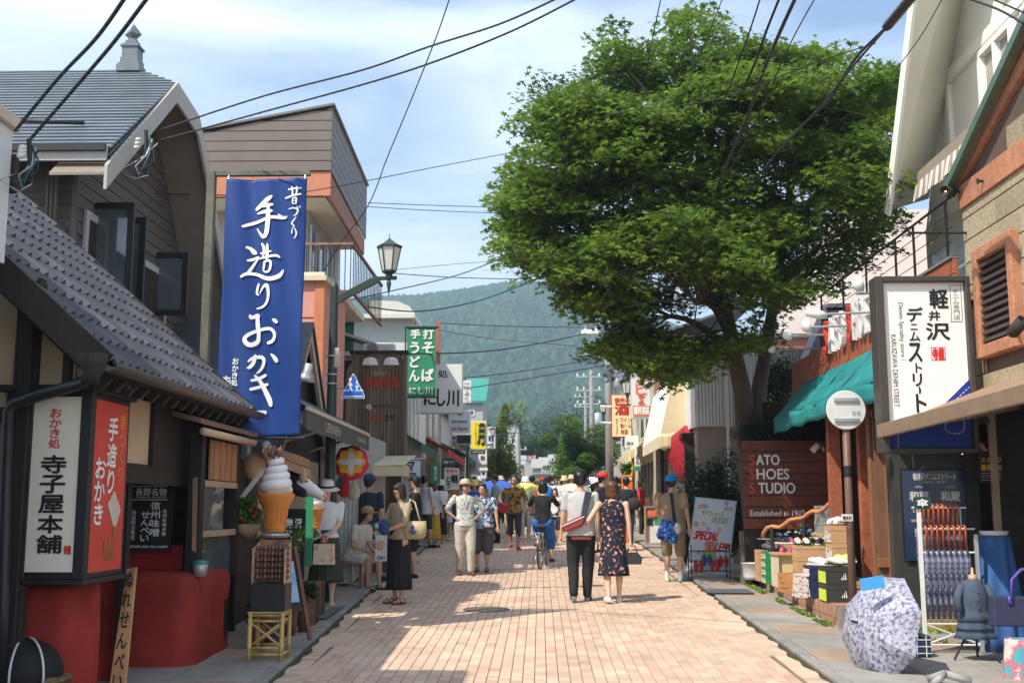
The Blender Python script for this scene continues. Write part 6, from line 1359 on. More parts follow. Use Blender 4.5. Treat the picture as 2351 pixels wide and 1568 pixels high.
wire([(72,318),(170,205),(260,100),(342,-8)],6.6,5,.011,mCableB,'right of the two dark cables crossing the metal roof',.009)
wire([(1033,-5),(1000,90),(940,240),(890,360),(846,470),(775,570),(705,690)],14,22,.009,mCable,'thin steep wire falling from the sky to the balcony')
for (p_,Ya,Yb,r,mt,lab) in (
    ([(180,440),(520,448),(705,440),(1000,384),(1205,345)],14,24,.008,mCable,'thin wire from the grey house to the maple tree'),
    ([(845,475),(1000,484),(1200,492)],22,26,.008,mCable,'lower of two level wires above the lantern'),([(845,466),(1000,472),(1200,478)],22,26,.008,mCable,'upper of two level wires above the lantern'),
    ([(845,705),(960,715),(1100,690),(1260,630)],22,19,.014,mCableB,'blue cable sagging in front of the hill'),([(800,690),(900,668),(1050,632),(1170,585)],22,19,.011,mCableB,'upper blue cable from the brown building'),
    ([(905,628),(1060,638),(1260,642)],24,26,.010,mCable,'thin dark wire right of the lantern'),([(905,620),(1050,606),(1170,598)],24,28,.006,mCable,'faint wire above the hill ridge'),
    ([(805,808),(960,812),(1120,806),(1240,788),(1345,766)],22,34,.017,mCable,'thick black cable crossing before the noodle banner'),
    ([(1000,742),(1200,750),(1400,752)],30,38,.012,mCable,'upper black wire across the hill'),([(1000,756),(1150,780),(1400,800)],30,38,.008,mCable,'second wire across the hill'),
    ([(1062,868),(1200,852),(1395,820)],33,40,.014,mCable,'dark cable below the middle of the hill'),([(1082,890),(1220,868),(1395,838)],33,40,.014,mCable,'lower dark cable below the middle of the hill'),
    ([(1120,965),(1220,930),(1380,850)],44,60,.02,mCableB,'far blue cable above the end of the street'),([(1120,985),(1240,960),(1380,900)],44,60,.02,mCableB,'lower far blue cable above the end of the street'),([(1120,1000),(1240,985),(1360,950)],44,60,.016,mCableB,'lowest far blue cable above the end of the street'),
    ([(1518,-5),(1500,80),(1484,165)],12,14,.007,mCable,'short wire entering the left part of the maple'),([(1660,-5),(1610,120),(1555,260)],12,14,.006,mCable,'thin wire before the maple top'),([(1746,-5),(1715,90),(1660,240)],12,14,.010,mCable,'wire left of the wrapped cables'),
    ([(1790,-5),(1760,70),(1735,140),(1700,220)],12,14,.016,mCable,'wrapped dark cable bundle at the top of the maple'),([(1872,-5),(1810,110),(1740,270),(1660,420)],12,15,.008,mCable,'thin wire right of the thick conduit'),
    ([(2165,-5),(2110,90),(2045,175)],11,13,.006,mCable,'thin wire before the chalet soffit'),([(2215,-5),(2290,22),(2351,55)],9,8.5,.010,mCable,'left wire at the top right corner'),([(2270,-5),(2351,30)],9,8.5,.008,mCable,'right wire at the top right corner'),
    ([(1200,330),(1420,260),(1640,230),(1870,145),(2010,100)],17,11.5,.007,mCable,'thin wire running up through the maple crown')):
    wire(p_,Ya,Yb,r,mt,lab)
wire([(1828,-8),(1790,75),(1752,165)],12,12.8,.024,M('conduit_black',(.035,.03,.03),.4,.2),'thick black conduit end piece at the top of the maple');wire([(1750,170),(1715,270),(1680,350),(1646,432)],12.8,15,.022,bpy.data.materials['conduit_black'],'thick brown black conduit hanging before the maple crown')
wire([(2098,-12),(2036,62)],9.5,10.2,.05,bpy.data.materials['conduit_black'],'fat black cable sleeve beside the chalet')
wire([(2036,62),(1960,140),(1900,235),(1800,330),(1740,420)],10.2,15,.014,mCable,'upper strand of the cable bundle under the fat sleeve',.012);wire([(2034,66),(1952,160),(1880,250),(1790,345),(1700,460)],10.2,15,.012,mCable,'lower strand of the cable bundle under the fat sleeve')
# insulator clusters on the left
for (px,py,Y,lab,k) in ((330,330,12.25,'tangle of insulators and looping cables on the grey gable',1.),(62,350,6.9,'tangle of insulators and looping cables at the left wall corner',1.)):
    root=thing('cable_tangle',P(px,py,Y),lab,'cable tangle');sc=Y/12.25
    q=MB();q.tube([P(px+5,py-30,Y),P(px+8,py+70,Y)],.022*sc+.004);obj('splice_box',q,mBlack,root)
    for j in range(5):
        q=MB();a=P(px+rng_ if False else px+8+j*6,py-20+j*5,Y);b=P(px-20+j*8,py+60+j*3,Y);m_=P(px+25-j*22,py+40+j*6,Y-.05);q.tube([a,a.lerp(m_,.5)+Vector((.03,0,-.03)),m_,m_.lerp(b,.6)+Vector((0,0,-.06)),b],.007*sc+.002,5);obj('cable_loop',q,(mCable,mCableB,mGal,mCable,mGal)[j],root,True)
    for j in range(3): q=MB();q.lathe(P(px-18-j*2,py+j*9-8,Y),[(.012,0),(.022,.01),(.022,.03),(.012,.04),(.012,.06)],8,axis=(1,0,.3));obj('insulator',q,mWhite,root,True)
# ---------------------------------------------------------------- trees at the end of the street
def round_tree(loc,lab,rx,ry,zc,rz,n,mat,size,seed):
    t=thing('street_tree',loc,lab,'tree');rng=random.Random(seed);loc=Vector(loc);C=[];Nn=[];S=[];T=[]
    bl=[(Vector((rng.gauss(0,.45)*rx,rng.gauss(0,.45)*ry,zc+max(-1.2,min(1.2,rng.gauss(0,.5)))*rz)),rng.uniform(.22,.42),rng.random()) for _ in range(46)]
    for k in range(n):
        c_,rr,tn=rng.choice(bl);d=Vector((rng.gauss(0,1),rng.gauss(0,1),rng.gauss(0,1))).normalized()*rng.uniform(.6,1);C.append(loc+c_+Vector((d.x*rx*rr,d.y*ry*rr,d.z*rz*rr)));Nn.append(Vector((d.x*.4+rng.gauss(0,.4),d.y*.4+rng.gauss(0,.4),1)));S.append(size*rng.uniform(.6,1.3));T.append(min(1,max(0,tn*.7+rng.random()*.3)))
    leaves('crown',C,Nn,S,T,mat,t,LEAF2)
    q=MB();q.tube([loc,loc+Vector((.05,0,zc*.4)),loc+Vector((0,0,zc))],[.16,.12,.05],8)
    for k in range(10): q.tube(curve_path(loc+Vector((0,0,zc*.5)),loc+bl[k][0],(0,0,.2),4),[.07,.05,.04,.02,.01],5)
    obj('trunk',q,mBark,t,True)
g1=P(1335,1100,52);round_tree((g1.x,52,gz(52)),'round green street tree at the right end of the street',1.75,1.7,2.75,1.35,21000,leafmat('street_leaf',(.16,.25,.03),(.08,.15,.02),(.12,.20,.025)),.10,3)
g1=P(1150,1100,50);round_tree((g1.x,50,gz(50)),'slim yellowish green tree on the left end of the street',.78,.8,2.3,1.9,12000,leafmat('street_leaf_yellow',(.26,.32,.04),(.12,.19,.03),(.2,.26,.04)),.09,5)
for i,(px,Y,zc,r_) in enumerate(((1215,120,6,5),(1290,130,7.5,6),(1260,150,7,6),(1350,140,10,7),(1165,130,7,5),(1120,125,8,6),(1400,150,9,7),(1440,120,8,6),(1330,170,13,8),(1200,180,10,8),(1265,185,12,8))):
    g1=P(px,1080,Y);round_tree((g1.x,Y,gz(Y)),'dark broad tree %s at the foot of the hill' % ('left of the road end','right of the road end','closing the road end','behind the round street tree','behind the white block','behind the left shop row','behind the utility poles','behind the liquor sign','highest behind the round tree','low behind the far roofs','pale and farthest in the middle')[i],r_*.8,r_*.6,zc*.6,zc*.42,2600,mLeafF if i else (globals().__setitem__('mLeafF',leafmat('far_leaf',(.06,.11,.025),(.03,.065,.018),(.05,.09,.02))) or mLeafF),.34,20+i)
# ---------------------------------------------------------------- houses at the end of the street
def block(name,lab,l,t,r,b,Y,mat,roofm=None,dep=4,wins=(),cat='building',pitch=0):
    F=FY(Y);a=rect(F,l,t,r,b);root=thing(name,((a[0]+a[2])/2,Y+dep/2,gz(Y)),lab,cat);q=MB();q.box(a[0],a[2],Y,Y+dep,gz(Y),a[3]);obj('wall',q,mat,root)
    q=MB();e=.15
    if pitch: q.prism([(a[0]-e,Y-.2,a[3]),(a[2]+e,Y-.2,a[3]),(a[2]+e,Y+dep*.5,a[3]+pitch),(a[0]-e,Y+dep*.5,a[3]+pitch)],(0,0,.08))
    else: q.box(a[0]-e,a[2]+e,Y-.15,Y+dep,a[3],a[3]+.12)
    obj('roof',q,roofm or M('roof_slate',(.1,.1,.12)),root)
    for (wl_,wt,wr,wb) in wins: c=rect(F,wl_,wt,wr,wb);q=MB();q.box(c[0],c[2],Y-.03,Y-.003,c[1],c[3]);w_=obj('window',q,mWhite,root);q=MB();q.box(c[0]+.06,c[2]-.06,Y-.045,Y-.031,c[1]+.06,c[3]-.06);obj('pane',q,mGlass,w_)
    return root
mW2=M('far_white',(.42,.42,.40),.7,.08)
block('white_block_building','white block building with windows below on the left end of the street',1156,972,1190,1090,62,mW2,None,5,((1158,1005,1170,1013),(1172,1005,1186,1013),(1158,1018,1170,1026),(1172,1018,1186,1026)))
block('green_roof_house','white house with green roof behind the tea house sign',1070,925,1108,1060,45,mW2,M('roof_green_far',(.04,.26,.20),.5),5,((1076,940,1090,955),),pitch=1.2)
block('red_roof_house','small house with a red roof near the end of the street',1202,1054,1224,1100,100,mW2,M('roof_red_far',(.35,.05,.04),.6),5,((1206,1060,1212,1068),),pitch=.35)
for i,(l,t_,r,b,Y,c,lab) in enumerate(((1262,1062,1292,1110,105,(.6,.6,.56),'long pale roofed house at the road end'),(1290,1056,1325,1110,112,(.55,.5,.42),'tan house right of the pale roofed house'),(1240,1070,1262,1110,98,(.35,.3,.26),'brown shop at the middle of the road end'),(1318,1068,1350,1110,92,(.5,.5,.5),'grey shop behind the striped parasol'),(1180,1068,1202,1110,88,(.42,.36,.3),'timber shop below the white block'),(1224,1076,1242,1110,90,(.6,.62,.6),'small white kiosk at the road end'))):
    block('far_house',lab,l,t_,r,b,Y,M('far_wall_'+'abcdef'[i],c,.8,.2,2),M('far_roof',(.38,.36,.34),.6,.2),5,tuple((l+3+k*9,t_+8,l+9+k*9,t_+18) for k in range(int((r-l)/10))),pitch=.8)
# white delivery truck
def truck():
    Y=66;F=FY(Y);a=rect(F,1231,1087,1281,1128);t=thing('white_truck',((a[0]+a[2])/2,Y,gz(Y)),'white box truck seen from behind far up the street','truck');z0=gz(Y)+.75;z1=a[3]
    q=MB();q.box(a[0],a[2],Y,Y+4,z0,z1);obj('cargo_box',q,mW2,t,bevel=.03)
    for k in (0,1): q=MB();x=a[0]+.04+k*(a[2]-a[0])/2;q.box(x,x+(a[2]-a[0])/2-.08,Y-.03,Y-.003,z0+.05,z1-.06);d_=obj('rear_door',q,mW2,t,bevel=.01)
    q=MB();q.tube([((a[0]+a[2])/2-.06,Y-.05,z0+.1),((a[0]+a[2])/2-.06,Y-.05,z1-.1)],.015);obj('lock_bar',q,mGal,t)
    q=MB();put(q,F,'急便',(a[0]+.2,z0+1.0,a[0]+.55,z0+1.2));q.v=[(v[0],Y-.036,v[2]) for v in q.v];obj('lettering',q,mInkR,t)
    for x in (a[0]+.2,a[2]-.2): q=MB();q.lathe((x,Y+.8,gz(Y)+.36),[(.36,-.12),(.36,.12)],18,axis=(1,0,0));obj('wheel',q,mBlack,t);q=MB();q.box(x-.08,x+.08,Y-.04,Y,z0-.14,z0-.04);obj('tail_light',q,mRedP,t)
truck()
# haphazard shop goods of the left row: hanging bags, crates, pots
rng=random.Random(9)
for i,(px,py,Y,c,lab) in enumerate(((792,1115,17,(.6,.03,.06),'crimson drawstring bag hung below the flower parasol'),(812,1120,17,(.62,.56,.48),'pale patterned drawstring bag hung below the flower parasol'),(782,1108,17.1,(.03,.35,.36),'turquoise drawstring bag at the edge of the lamp post'))):
    root=thing('drawstring_bag',P(px,py,Y),lab,'bag');q=MB();q.lathe(P(px,py+28,Y),[(0,0),(.07,.02),(.10,.09),(.075,.2),(.03,.27),(.035,.3)],12,sy=.6);obj('pouch',q,M('bag_cloth_'+'abc'[i],c,.8,.35,25),root,True);q=MB();q.tube([P(px,py-14,Y),P(px,py-34,Y)],.006);obj('string',q,mBlack,root)
# ================================================================ PEOPLE
def volume(mb,vox,sm=2,wr=0,seed=0):
    me=bpy.data.meshes.new('v');me.from_pydata(mb.v,[],mb.f);o=bpy.data.objects.new('v',me);TS.collection.objects.link(o)
    r=o.modifiers.new('r','REMESH');r.mode='VOXEL';r.voxel_size=vox
    if sm: s=o.modifiers.new('s','SMOOTH');s.iterations=sm;s.factor=.5
    TS.view_layers[0].update();TD=TS.view_layers[0].depsgraph;out_=bpy.data.meshes.new_from_object(o.evaluated_get(TD))
    bpy.data.objects.remove(o);bpy.data.meshes.remove(me)
    if wr:
        for v in out_.vertices:
            c=v.co;k=mnoise.noise(Vector((c.x*9+seed,c.y*9,c.z*5)))+.6*mnoise.noise(Vector((c.x*22,c.y*22+seed,c.z*13)));v.co=c+v.normal*k*wr
    return out_
def vobj(name,me,mat,root,extra=None,rot=None):
    if extra is not None and extra.f:
        bm=bmesh.new();bm.from_mesh(me);vs=[bm.verts.new(v) for v in extra.v]
        for f in extra.f:
            try: bm.faces.new([vs[i] for i in f])
            except Exception: pass
        bm.to_mesh(me);bm.free()
    if rot is not None: me.transform(rot)
    me.name=name;me.polygons.foreach_set('use_smooth',[True]*len(me.polygons));me.materials.clear();me.materials.append(mat)
    o=bpy.data.objects.new(name,me);COL.objects.link(o);o.parent=root;return o
def cap(q,a,b,ra,rb,n=10,mid=None):
    a,b=Vector(a),Vector(b);d=(b-a).normalized();pts=[a-d*ra*.9,a-d*ra*.5,a,a.lerp(b,.35),a.lerp(b,.7),b,b+d*rb*.5,b+d*rb*.9]
    rm=mid or (ra*.65+rb*.35);q.tube(pts,[ra*.3,ra*.85,ra,max(rm,ra*.6+rb*.4),ra*.3+rb*.7,rb,rb*.85,rb*.3],n)
def loft(q,secs,n=14):
    """secs: (cx, cy, cz, rx, ry)"""
    vs=[]
    for (cx_,cy_,cz,rx,ry) in secs:
        for k in range(n): a=2*math.pi*k/n;vs.append((cx_+rx*math.copysign(abs(math.cos(a))**.85,math.cos(a)),cy_+ry*math.copysign(abs(math.sin(a))**.85,math.sin(a)),cz))
    m=len(secs);q.add(vs,[(i*n+k,i*n+(k+1) % n,(i+1)*n+(k+1) % n,(i+1)*n+k) for i in range(m-1) for k in range(n)]+[tuple(range(n-1,-1,-1)),tuple(range((m-1)*n,m*n))])
def ik(a,b,l1,l2,bend):
    a,b=Vector(a),Vector(b);d=b-a;L=min(d.length,(l1+l2)*.999);u=d.normalized();b=a+u*L;x=(l1*l1-l2*l2+L*L)/(2*L);hh=math.sqrt(max(0,l1*l1-x*x));bd=Vector(bend);bd=(bd-u*bd.dot(u)).normalized();return a+u*x+bd*hh,b
SK=[M('skin_a',(.60,.36,.24),.55,.08,12,sss=.05),M('skin_b',(.50,.28,.18),.55,.08,12,sss=.05),M('skin_c',(.68,.44,.31),.55,.06,12,sss=.05)]
mHair=M('hair_black',(.012,.010,.009),.45,.5,40,spec=.5);mHairB=M('hair_brown',(.13,.055,.025),.4,.5,40,spec=.5);mHairG=M('hair_dark_brown',(.04,.022,.014),.45,.5,40)
mEye=M('eye_dark',(.01,.008,.008),.3,0);mLip=M('lip',(.42,.14,.10),.5,0)
def C_(n,c,**k): return M('cloth_'+n,c,k.pop('rough',.85),k.pop('var',.15),k.pop('scale',9),**k)
def person(px,py,h,face,lab,top=None,bot=None,hair='short',hat=None,skin=0,shoes=None,L=None,R_=None,lf=(.055,0),rf=(-.055,0),b=1.,near=False,far=False,turn=0,nod=0,hm=mHair,glasses=False,sit=None,lean=0,eyes=True,at=None,socks=None,sandal=False,lift=(0,0),group=None):
    g=at if at is not None else G(px,py);X,Y=g.x,g.y;z0=at.z if at is not None else gz(Y)
    root=thing('person',(X,Y,z0),lab,'person',group);rot=Matrix.Rotation(R(face),4,'Z');vox=.0145 if near else .033 if far else .022;sd=X*7+Y
    b *= 1.1;pz=(sit if sit else .537)
    rl=math.tan(R(lean));up=lambda x,y,z: Vector((x,y-(z-pz)*rl*(z > pz),z))*h
    hd=up(0,-.012,pz+.405);sk=SK[skin]
    feet=[(lf,1,lift[0]),(rf,-1,lift[1])];legs=[]
    for (f,s,lz) in feet:
        hp=Vector((s*.052*b,0,pz-.01))*h;an=Vector((f[0],f[1],.045+lz))*h;kn,an=ik(hp,an,.2435*h,.242*h,(s*.12,-1,.05));legs.append((hp,kn,an,s))
    arms=[]
    for (t_,s) in ((L,1),(R_,-1)):
        sh=up(s*.108*(.5+.5*b),.004,pz+.285);tgt=Vector(t_[0])*h if t_ else up(s*.155*(.6+.4*b),-.01,pz-.055);bd=t_[1] if t_ and len(t_) > 1 else (s*.5,1,-.2);el,wr_=ik(sh,tgt,.168*h,.145*h,bd);arms.append((sh,el,wr_,s))
    # body: one continuous surface
    q=MB()
    for (hp,kn,an,s) in legs:
        cap(q,hp,kn,.047*h*b**.5,.030*h*b**.5);cap(q,kn,an,.030*h*b**.5,.0185*h,mid=.032*h*b**.5)
        if sit or True: fd=Vector((s*.18,-1,0)).normalized();cap(q,an+Vector((0,0,-.018*h)),an+fd*.085*h+Vector((0,0,-.032*h)),.021*h,.016*h)
    loft(q,[tuple(up(0,0,pz-.03))+(.078*h*b,.055*h*b),tuple(up(0,0,pz+.03))+(.082*h*b,.058*h*b),tuple(up(0,0,pz+.10))+(.068*h*b,.048*h*b),tuple(up(0,-.004,pz+.20))+(.084*h*b**.5,.052*h*b**.6),tuple(up(0,0,pz+.275))+(.096*h,.042*h),tuple(up(0,.004,pz+.31))+(.04*h,.032*h)])
    for (sh,el,wr_,s) in arms: cap(q,sh,el,.027*h*b**.5,.0205*h*b**.3);cap(q,el,wr_,.0205*h*b**.3,.0135*h)
    cap(q,up(0,.006,pz+.29),hd+Vector((0,.008,-.035))*h,.030*h,.028*h)
    Rh=Matrix.Rotation(R(turn),3,'Z') @ Matrix.Rotation(R(nod),3,'X')
    hp_=lambda x,y,z: hd+Rh@(Vector((x,y,z))*h)
    hq=MB();hq.ball((0,.004*h,.012*h),(.045*h,.054*h,.055*h),16,12);hq.ball((0,-.012*h,-.028*h),(.034*h,.036*h,.037*h),14,10);hq.ball((0,-.050*h,-.006*h),(.0075*h,.010*h,.013*h),8,6)
    for s in (-1,1): hq.ball((s*.043*h,.004*h,-.004*h),(.006*h,.011*h,.016*h),8,6)
    q.add([hd+Rh@Vector(v) for v in hq.v],hq.f)
    ex=MB()
    hands=[]
    for (sh,el,wr_,s) in arms:
        d=(wr_-el).normalized();side=d.cross(Vector((0,1,0))).normalized() if abs(d.y) < .9 else Vector((1,0,0));pn_=side.cross(d);pc=wr_+d*.026*h;cap(q,wr_+d*.008*h,wr_+d*.035*h,.014*h,.016*h);hands.append((wr_+d*.05*h,s))
        for k in range(4):
            o_=wr_+d*.042*h+side*(k-1.5)*.0085*h;ln=(.036,.043,.040,.031)[k]*h;cv=pn_*.012*h;ex.tube([o_-d*.012*h,o_+d*ln*.5+cv*.35,o_+d*ln*.95+cv*1.3],[.0052*h,.0048*h,.0036*h],6)
        o_=wr_+d*.016*h-side*.012*h*s;ex.tube([o_,o_-side*.016*h*s+d*.016*h+pn_*.006*h,o_-side*.018*h*s+d*.034*h+pn_*.012*h],[.006*h,.0052*h,.004*h],6)
    vobj('body',volume(q,vox,2),sk,root,ex,rot)
    # face
    if eyes:
        for s in (-1,1):
            m_=MB();m_.add([hd+Rh@Vector(v) for v in MB().ball((s*.0165*h,-.0475*h,.004*h),(.0068*h,.003*h,.0032*h),8,5).v],MB().ball((0,0,0),1,8,5).f);vobj('eye',mesh('eye',m_),mEye,root,rot=rot)
            m_=MB();m_.add([hd+Rh@Vector(v) for v in MB().ball((s*.0175*h,-.0475*h,.015*h),(.0105*h,.003*h,.0018*h),8,5).v],MB().ball((0,0,0),1,8,5).f);vobj('eyebrow',mesh('eyebrow',m_),mHair,root,rot=rot)
        m_=MB();m_.add([hd+Rh@Vector(v) for v in MB().ball((0,-.0455*h,-.031*h),(.012*h,.003*h,.0028*h),8,5).v],MB().ball((0,0,0),1,8,5).f);vobj('mouth',mesh('mouth',m_),mLip,root,rot=rot)
    if glasses:
        m_=MB()
        for s in (-1,1): m_.tube([hp_(s*.018+.0135*math.cos(a),-.054,.002+.009*math.sin(a)) for a in [k*.7 for k in range(10)]],.0013*h,4)
        m_.tube([hp_(-.005,-.055,.003),hp_(.005,-.055,.003)],.0013*h,4)
        for s in (-1,1): m_.tube([hp_(s*.031,-.052,.004),hp_(s*.045,.0,.002)],.0013*h,4)
        vobj('glasses',mesh('glasses',m_),mBlack,root,rot=rot)
    # hair
    if hair:
        m_=MB();bl=lambda c,r_: m_.add([hd+Rh@Vector(v) for v in MB().ball([k*h for k in c],[k*h for k in r_],14,10).v],MB().ball((0,0,0),1,14,10).f)
        bl((0,.012,.026),(.052,.057,.054));bl((0,.028,-.002),(.049,.038,.048))
        for s in (-1,1): bl((s*.041,.004,.012),(.012,.028,.030))
        if hair == 'short': bl((.01,-.022,.052),(.034,.024,.017));bl((-.012,-.018,.05),(.034,.024,.02))
        if hair in ('bob','long','tail'):
            bl((0,-.024,.046),(.038,.024,.018))
            for s in (-1,1): bl((s*.045,.004,-.022),(.014,.032,.048))
            bl((0,.032,-.035),(.049,.028,.048))
        if hair == 'long': bl((0,.036,-.09),(.042,.020,.065));bl((.03,-.01,-.085),(.016,.016,.06));bl((0,.04,-.14),(.030,.016,.05))
        if hair == 'tail': bl((.035,.0,-.10),(.017,.017,.075));bl((.04,-.01,-.16),(.012,.012,.05))
        vobj('hair',volume(m_,vox*.8,1,.004*h,sd),hm,root,rot=rot)
    # clothing
    def sleeves(m_,ln,r0,r1):
        for (sh,el,wr_,s) in arms:
            if ln <= 1: cap(m_,sh,sh.lerp(el,ln),r0*h,r1*h)
            else: cap(m_,sh,el,r0*h,r1*h);cap(m_,el,el.lerp(wr_,ln-1),r1*h,r1*.85*h)
    def torso(m_,f,lo,hi=.312,w=1.):
        S_=[(lo,.094*w,.068*w),(.0,.092*w,.066*w),(.05,.086*w,.062*w),(.11,.078*w,.056*w),(.20,.090,.060),(.265,.100,.050),(.295,.072,.042),(hi,.038,.034)]
        loft(m_,[tuple(up(0,-.002,pz+z))+((rx*(b if z < .15 else b**.5)+f)*h,(ry*(b if z < .15 else b**.6)+f)*h) for (z,rx,ry) in S_ if z >= lo],16)
    def skirt(hem,w0,w1,mat,nm,wz=.085,fold=.035,nf=13):
        q_=MB();n=64;m=14;zt,zb=pz+wz,hem
        def fn(u,v):
            a=u*2*math.pi;t=v;rx=(w0*.98*(1-t)+w1*t)*(1+fold*t*math.sin(a*nf+sd)+fold*.5*t*math.sin(a*nf*1.7+1));c=up(0,0,zt*(1-t)+zb*t)
            ly=sum(l[2].y for l in legs)/2*t*.6;return Vector((c.x+rx*h*math.cos(a),(0 if t > .2 else c.y)+rx*.78*h*math.sin(a)+ly,c.z))
        q_.grid(fn,n,m);me=mesh(nm,q_);o_=vobj(nm,me,mat,root,rot=rot);o_.modifiers.new('s','SOLIDIFY').thickness=.006;return o_
    if top:
        k=top.get('k','tee');m_=MB();mt=top['m']
        torso(m_,top.get('f',.006),top.get('lo',-.045),w=top.get('w',1.));
        if k != 'sleeveless': sleeves(m_,{'tee': .66,'long': 1.9,'half': .88}[k],.033*b**.3,.031*b**.3)
        vobj({'tee': 't_shirt','long': 'shirt','half': 'shirt','sleeveless': 'dress_top'}[k],volume(m_,vox,1,.0035*h,sd),mt,root,rot=rot)
        if 'open' in top:
            m_=MB();loft(m_,[tuple(up(0,-.064*b-.004,pz+z))+(w_*h,.016*h) for z,w_ in ((-.05,.03),(.1,.028),(.24,.022),(.29,.012))]);vobj('inner_shirt',volume(m_,vox,1),top['open'],root,rot=rot)
    if bot:
        k=bot['k'];mt=bot['m']
        if k in ('trousers','shorts','cropped'):
            m_=MB();loft(m_,[tuple(up(0,0,pz-.06))+(.090*h*b,.064*h*b),tuple(up(0,0,pz-.01))+(.092*h*b,.066*h*b),tuple(up(0,0,pz+.07))+(.080*h*b,.058*h*b)]);wd=bot.get('w',1.)*b**.5
            for (hp,kn,an,s) in legs:
                cap(m_,hp,kn if k != 'shorts' else hp.lerp(kn,bot.get('len',.95)),.056*h*wd,(.043 if k != 'shorts' else .050)*h*wd)
                if k != 'shorts': e=kn.lerp(an,.96 if k == 'trousers' else .45);cap(m_,kn,e,.043*h*wd,.031*h*wd)
            vobj(k if k != 'cropped' else 'cropped_trousers',volume(m_,vox,1,.004*h,sd+3),mt,root,rot=rot)
        else: skirt(bot.get('hem',.2),bot.get('w0',.084)*b,bot.get('w1',.14),mt,'skirt',bot.get('wz',.085),bot.get('fold',.05))
    # footwear
    for (hp,kn,an,s) in legs:
        fd=Vector((s*.18,-1,0)).normalized();bz=an.z-.045*h
        m_=MB()
        if sandal:
            m_.prism([an+fd*k1*h+Vector((k2*h,0,bz-an.z+.002)) for k1,k2 in ((-.03,-.018),(-.03,.018),(.03,.024),(.10,.022),(.115,0),(.10,-.022),(.03,-.024))],(0,0,.014*h))
            for kk in (.03,.07): m_.tube([an+fd*kk*h+Vector((math.cos(a)*.024*h,0,bz-an.z+.012*h+math.sin(a)*.03*h)) for a in [R(x) for x in range(0,181,30)]],.0045*h,5)
            m_.tube([an+fd*-.012*h+Vector((math.cos(a)*.021*h,math.sin(a)*.021*h,-.002*h)) for a in [R(x) for x in range(0,361,45)]],.004*h,5);vobj('sandal',mesh('sandal',m_),shoes or mBlack,root,rot=rot)
        else:
            cap(m_,Vector((an.x,an.y,bz+.024*h)),Vector((an.x,an.y,bz+.020*h))+fd*.095*h,.026*h,.021*h);m_.prism([an+fd*k1*h+Vector((k2*h,0,bz-an.z)) for k1,k2 in ((-.032,-.018),(-.032,.018),(.03,.023),(.10,.021),(.118,0),(.10,-.021),(.03,-.023))],(0,0,.018*h));vobj('shoe',volume(m_,vox*.8,1),shoes or mBlack,root,rot=rot)
        if socks: m_=MB();cap(m_,an,an+(kn-an).normalized()*.05*h,.0225*h,.0235*h);vobj('sock',volume(m_,vox,0),socks,root,rot=rot)
    # hats
    if hat:
        k,mt=hat[0],hat[1];m_=MB()
        def add(mm): m_.add([hd+Rh@Vector(v) for v in mm.v],mm.f)
        if k == 'cap':
            mm=MB();mm.lathe((0,.008*h,.022*h),[(.058*h,-.008*h),(.059*h,.02*h),(.052*h,.042*h),(.032*h,.060*h),(0,.066*h)],18,sy=1.12);add(mm);mm=MB();mm.prism([(x*h,y*h,(.020+.0-.12*abs(x)**1.5)*h) for x,y in ((-.045,-.025),(-.040,-.07),(-.02,-.096),(0,-.102),(.02,-.096),(.040,-.07),(.045,-.025))],(0,0,.005*h));add(mm);nm='cap'
        elif k in ('straw','bucket'):
            br=.105 if k == 'straw' else .082;mm=MB();mm.lathe((0,.004*h,.018*h),[(br*h,-.016*h if k == 'straw' else -.03*h),(.09*h*br/.105,-.004*h),(.062*h,.006*h),(.059*h,.03*h),(.050*h,.062*h),(.034*h,.070*h),(0,.068*h)],24,sy=1.08);add(mm);nm='straw_hat' if k == 'straw' else 'bucket_hat'
        o_=vobj(nm,mesh(nm,m_),mt,root,rot=rot);o_.modifiers.new('s','SOLIDIFY').thickness=.005
        if len(hat) > 2: mm=MB();mm.lathe((0,.004*h,.024*h),[(.0625*h,0),(.0615*h,.016*h)],20,sy=1.08);m_=MB();add(mm);vobj('hat_band',mesh('hat_band',m_),hat[2],root,rot=rot)
    W=lambda v: Vector((X,Y,z0))+(rot.to_3x3()@Vector(v))
    return dict(root=root,W=W,h=h,hand=[W(c) for c,s in hands],sh=[W(a[0]) for a in arms],up=lambda x,y,z: W(up(x,y,z)),rot=rot,legs=legs)
mNavy=C_('navy',(.02,.026,.05));mBlk=C_('black',(.014,.014,.016));mWht=C_('white',(.74,.75,.78));mGry=C_('grey',(.50,.49,.48));mDen=C_('denim',(.05,.09,.18),scale=30)
mAlo=C_('aloha_pale',(.66,.66,.60),kind='noise',scale=26,col2=(.26,.32,.34),lo=.42,hi=.52);mAloB=C_('aloha_navy',(.55,.62,.70),scale=20,col2=(.02,.05,.14),lo=.47,hi=.55);mAloR=C_('aloha_brown',(.50,.20,.05),scale=16,col2=(.02,.014,.01),col3=(.30,.22,.05),lo=.42,hi=.6)
mFlor=C_('floral_navy',(.62,.30,.20),scale=21,col2=(.012,.013,.03),lo=.585,hi=.61);mFlorS=C_('floral_grey',(.45,.50,.55),scale=18,col2=(.03,.04,.07),lo=.45,hi=.55)
mStripe=C_('stripe',(.75,.75,.75),kind='wave',scale=9,col2=(.015,.018,.03),lo=.45,hi=.55,st=(0,0,1));mStraw=C_('straw',(.62,.50,.30),scale=60);mYel=C_('yellow',(.66,.42,.05));mRedC=C_('red',(.62,.03,.03))
mPed=M('shoe_white',(.7,.7,.7),.5,.1)
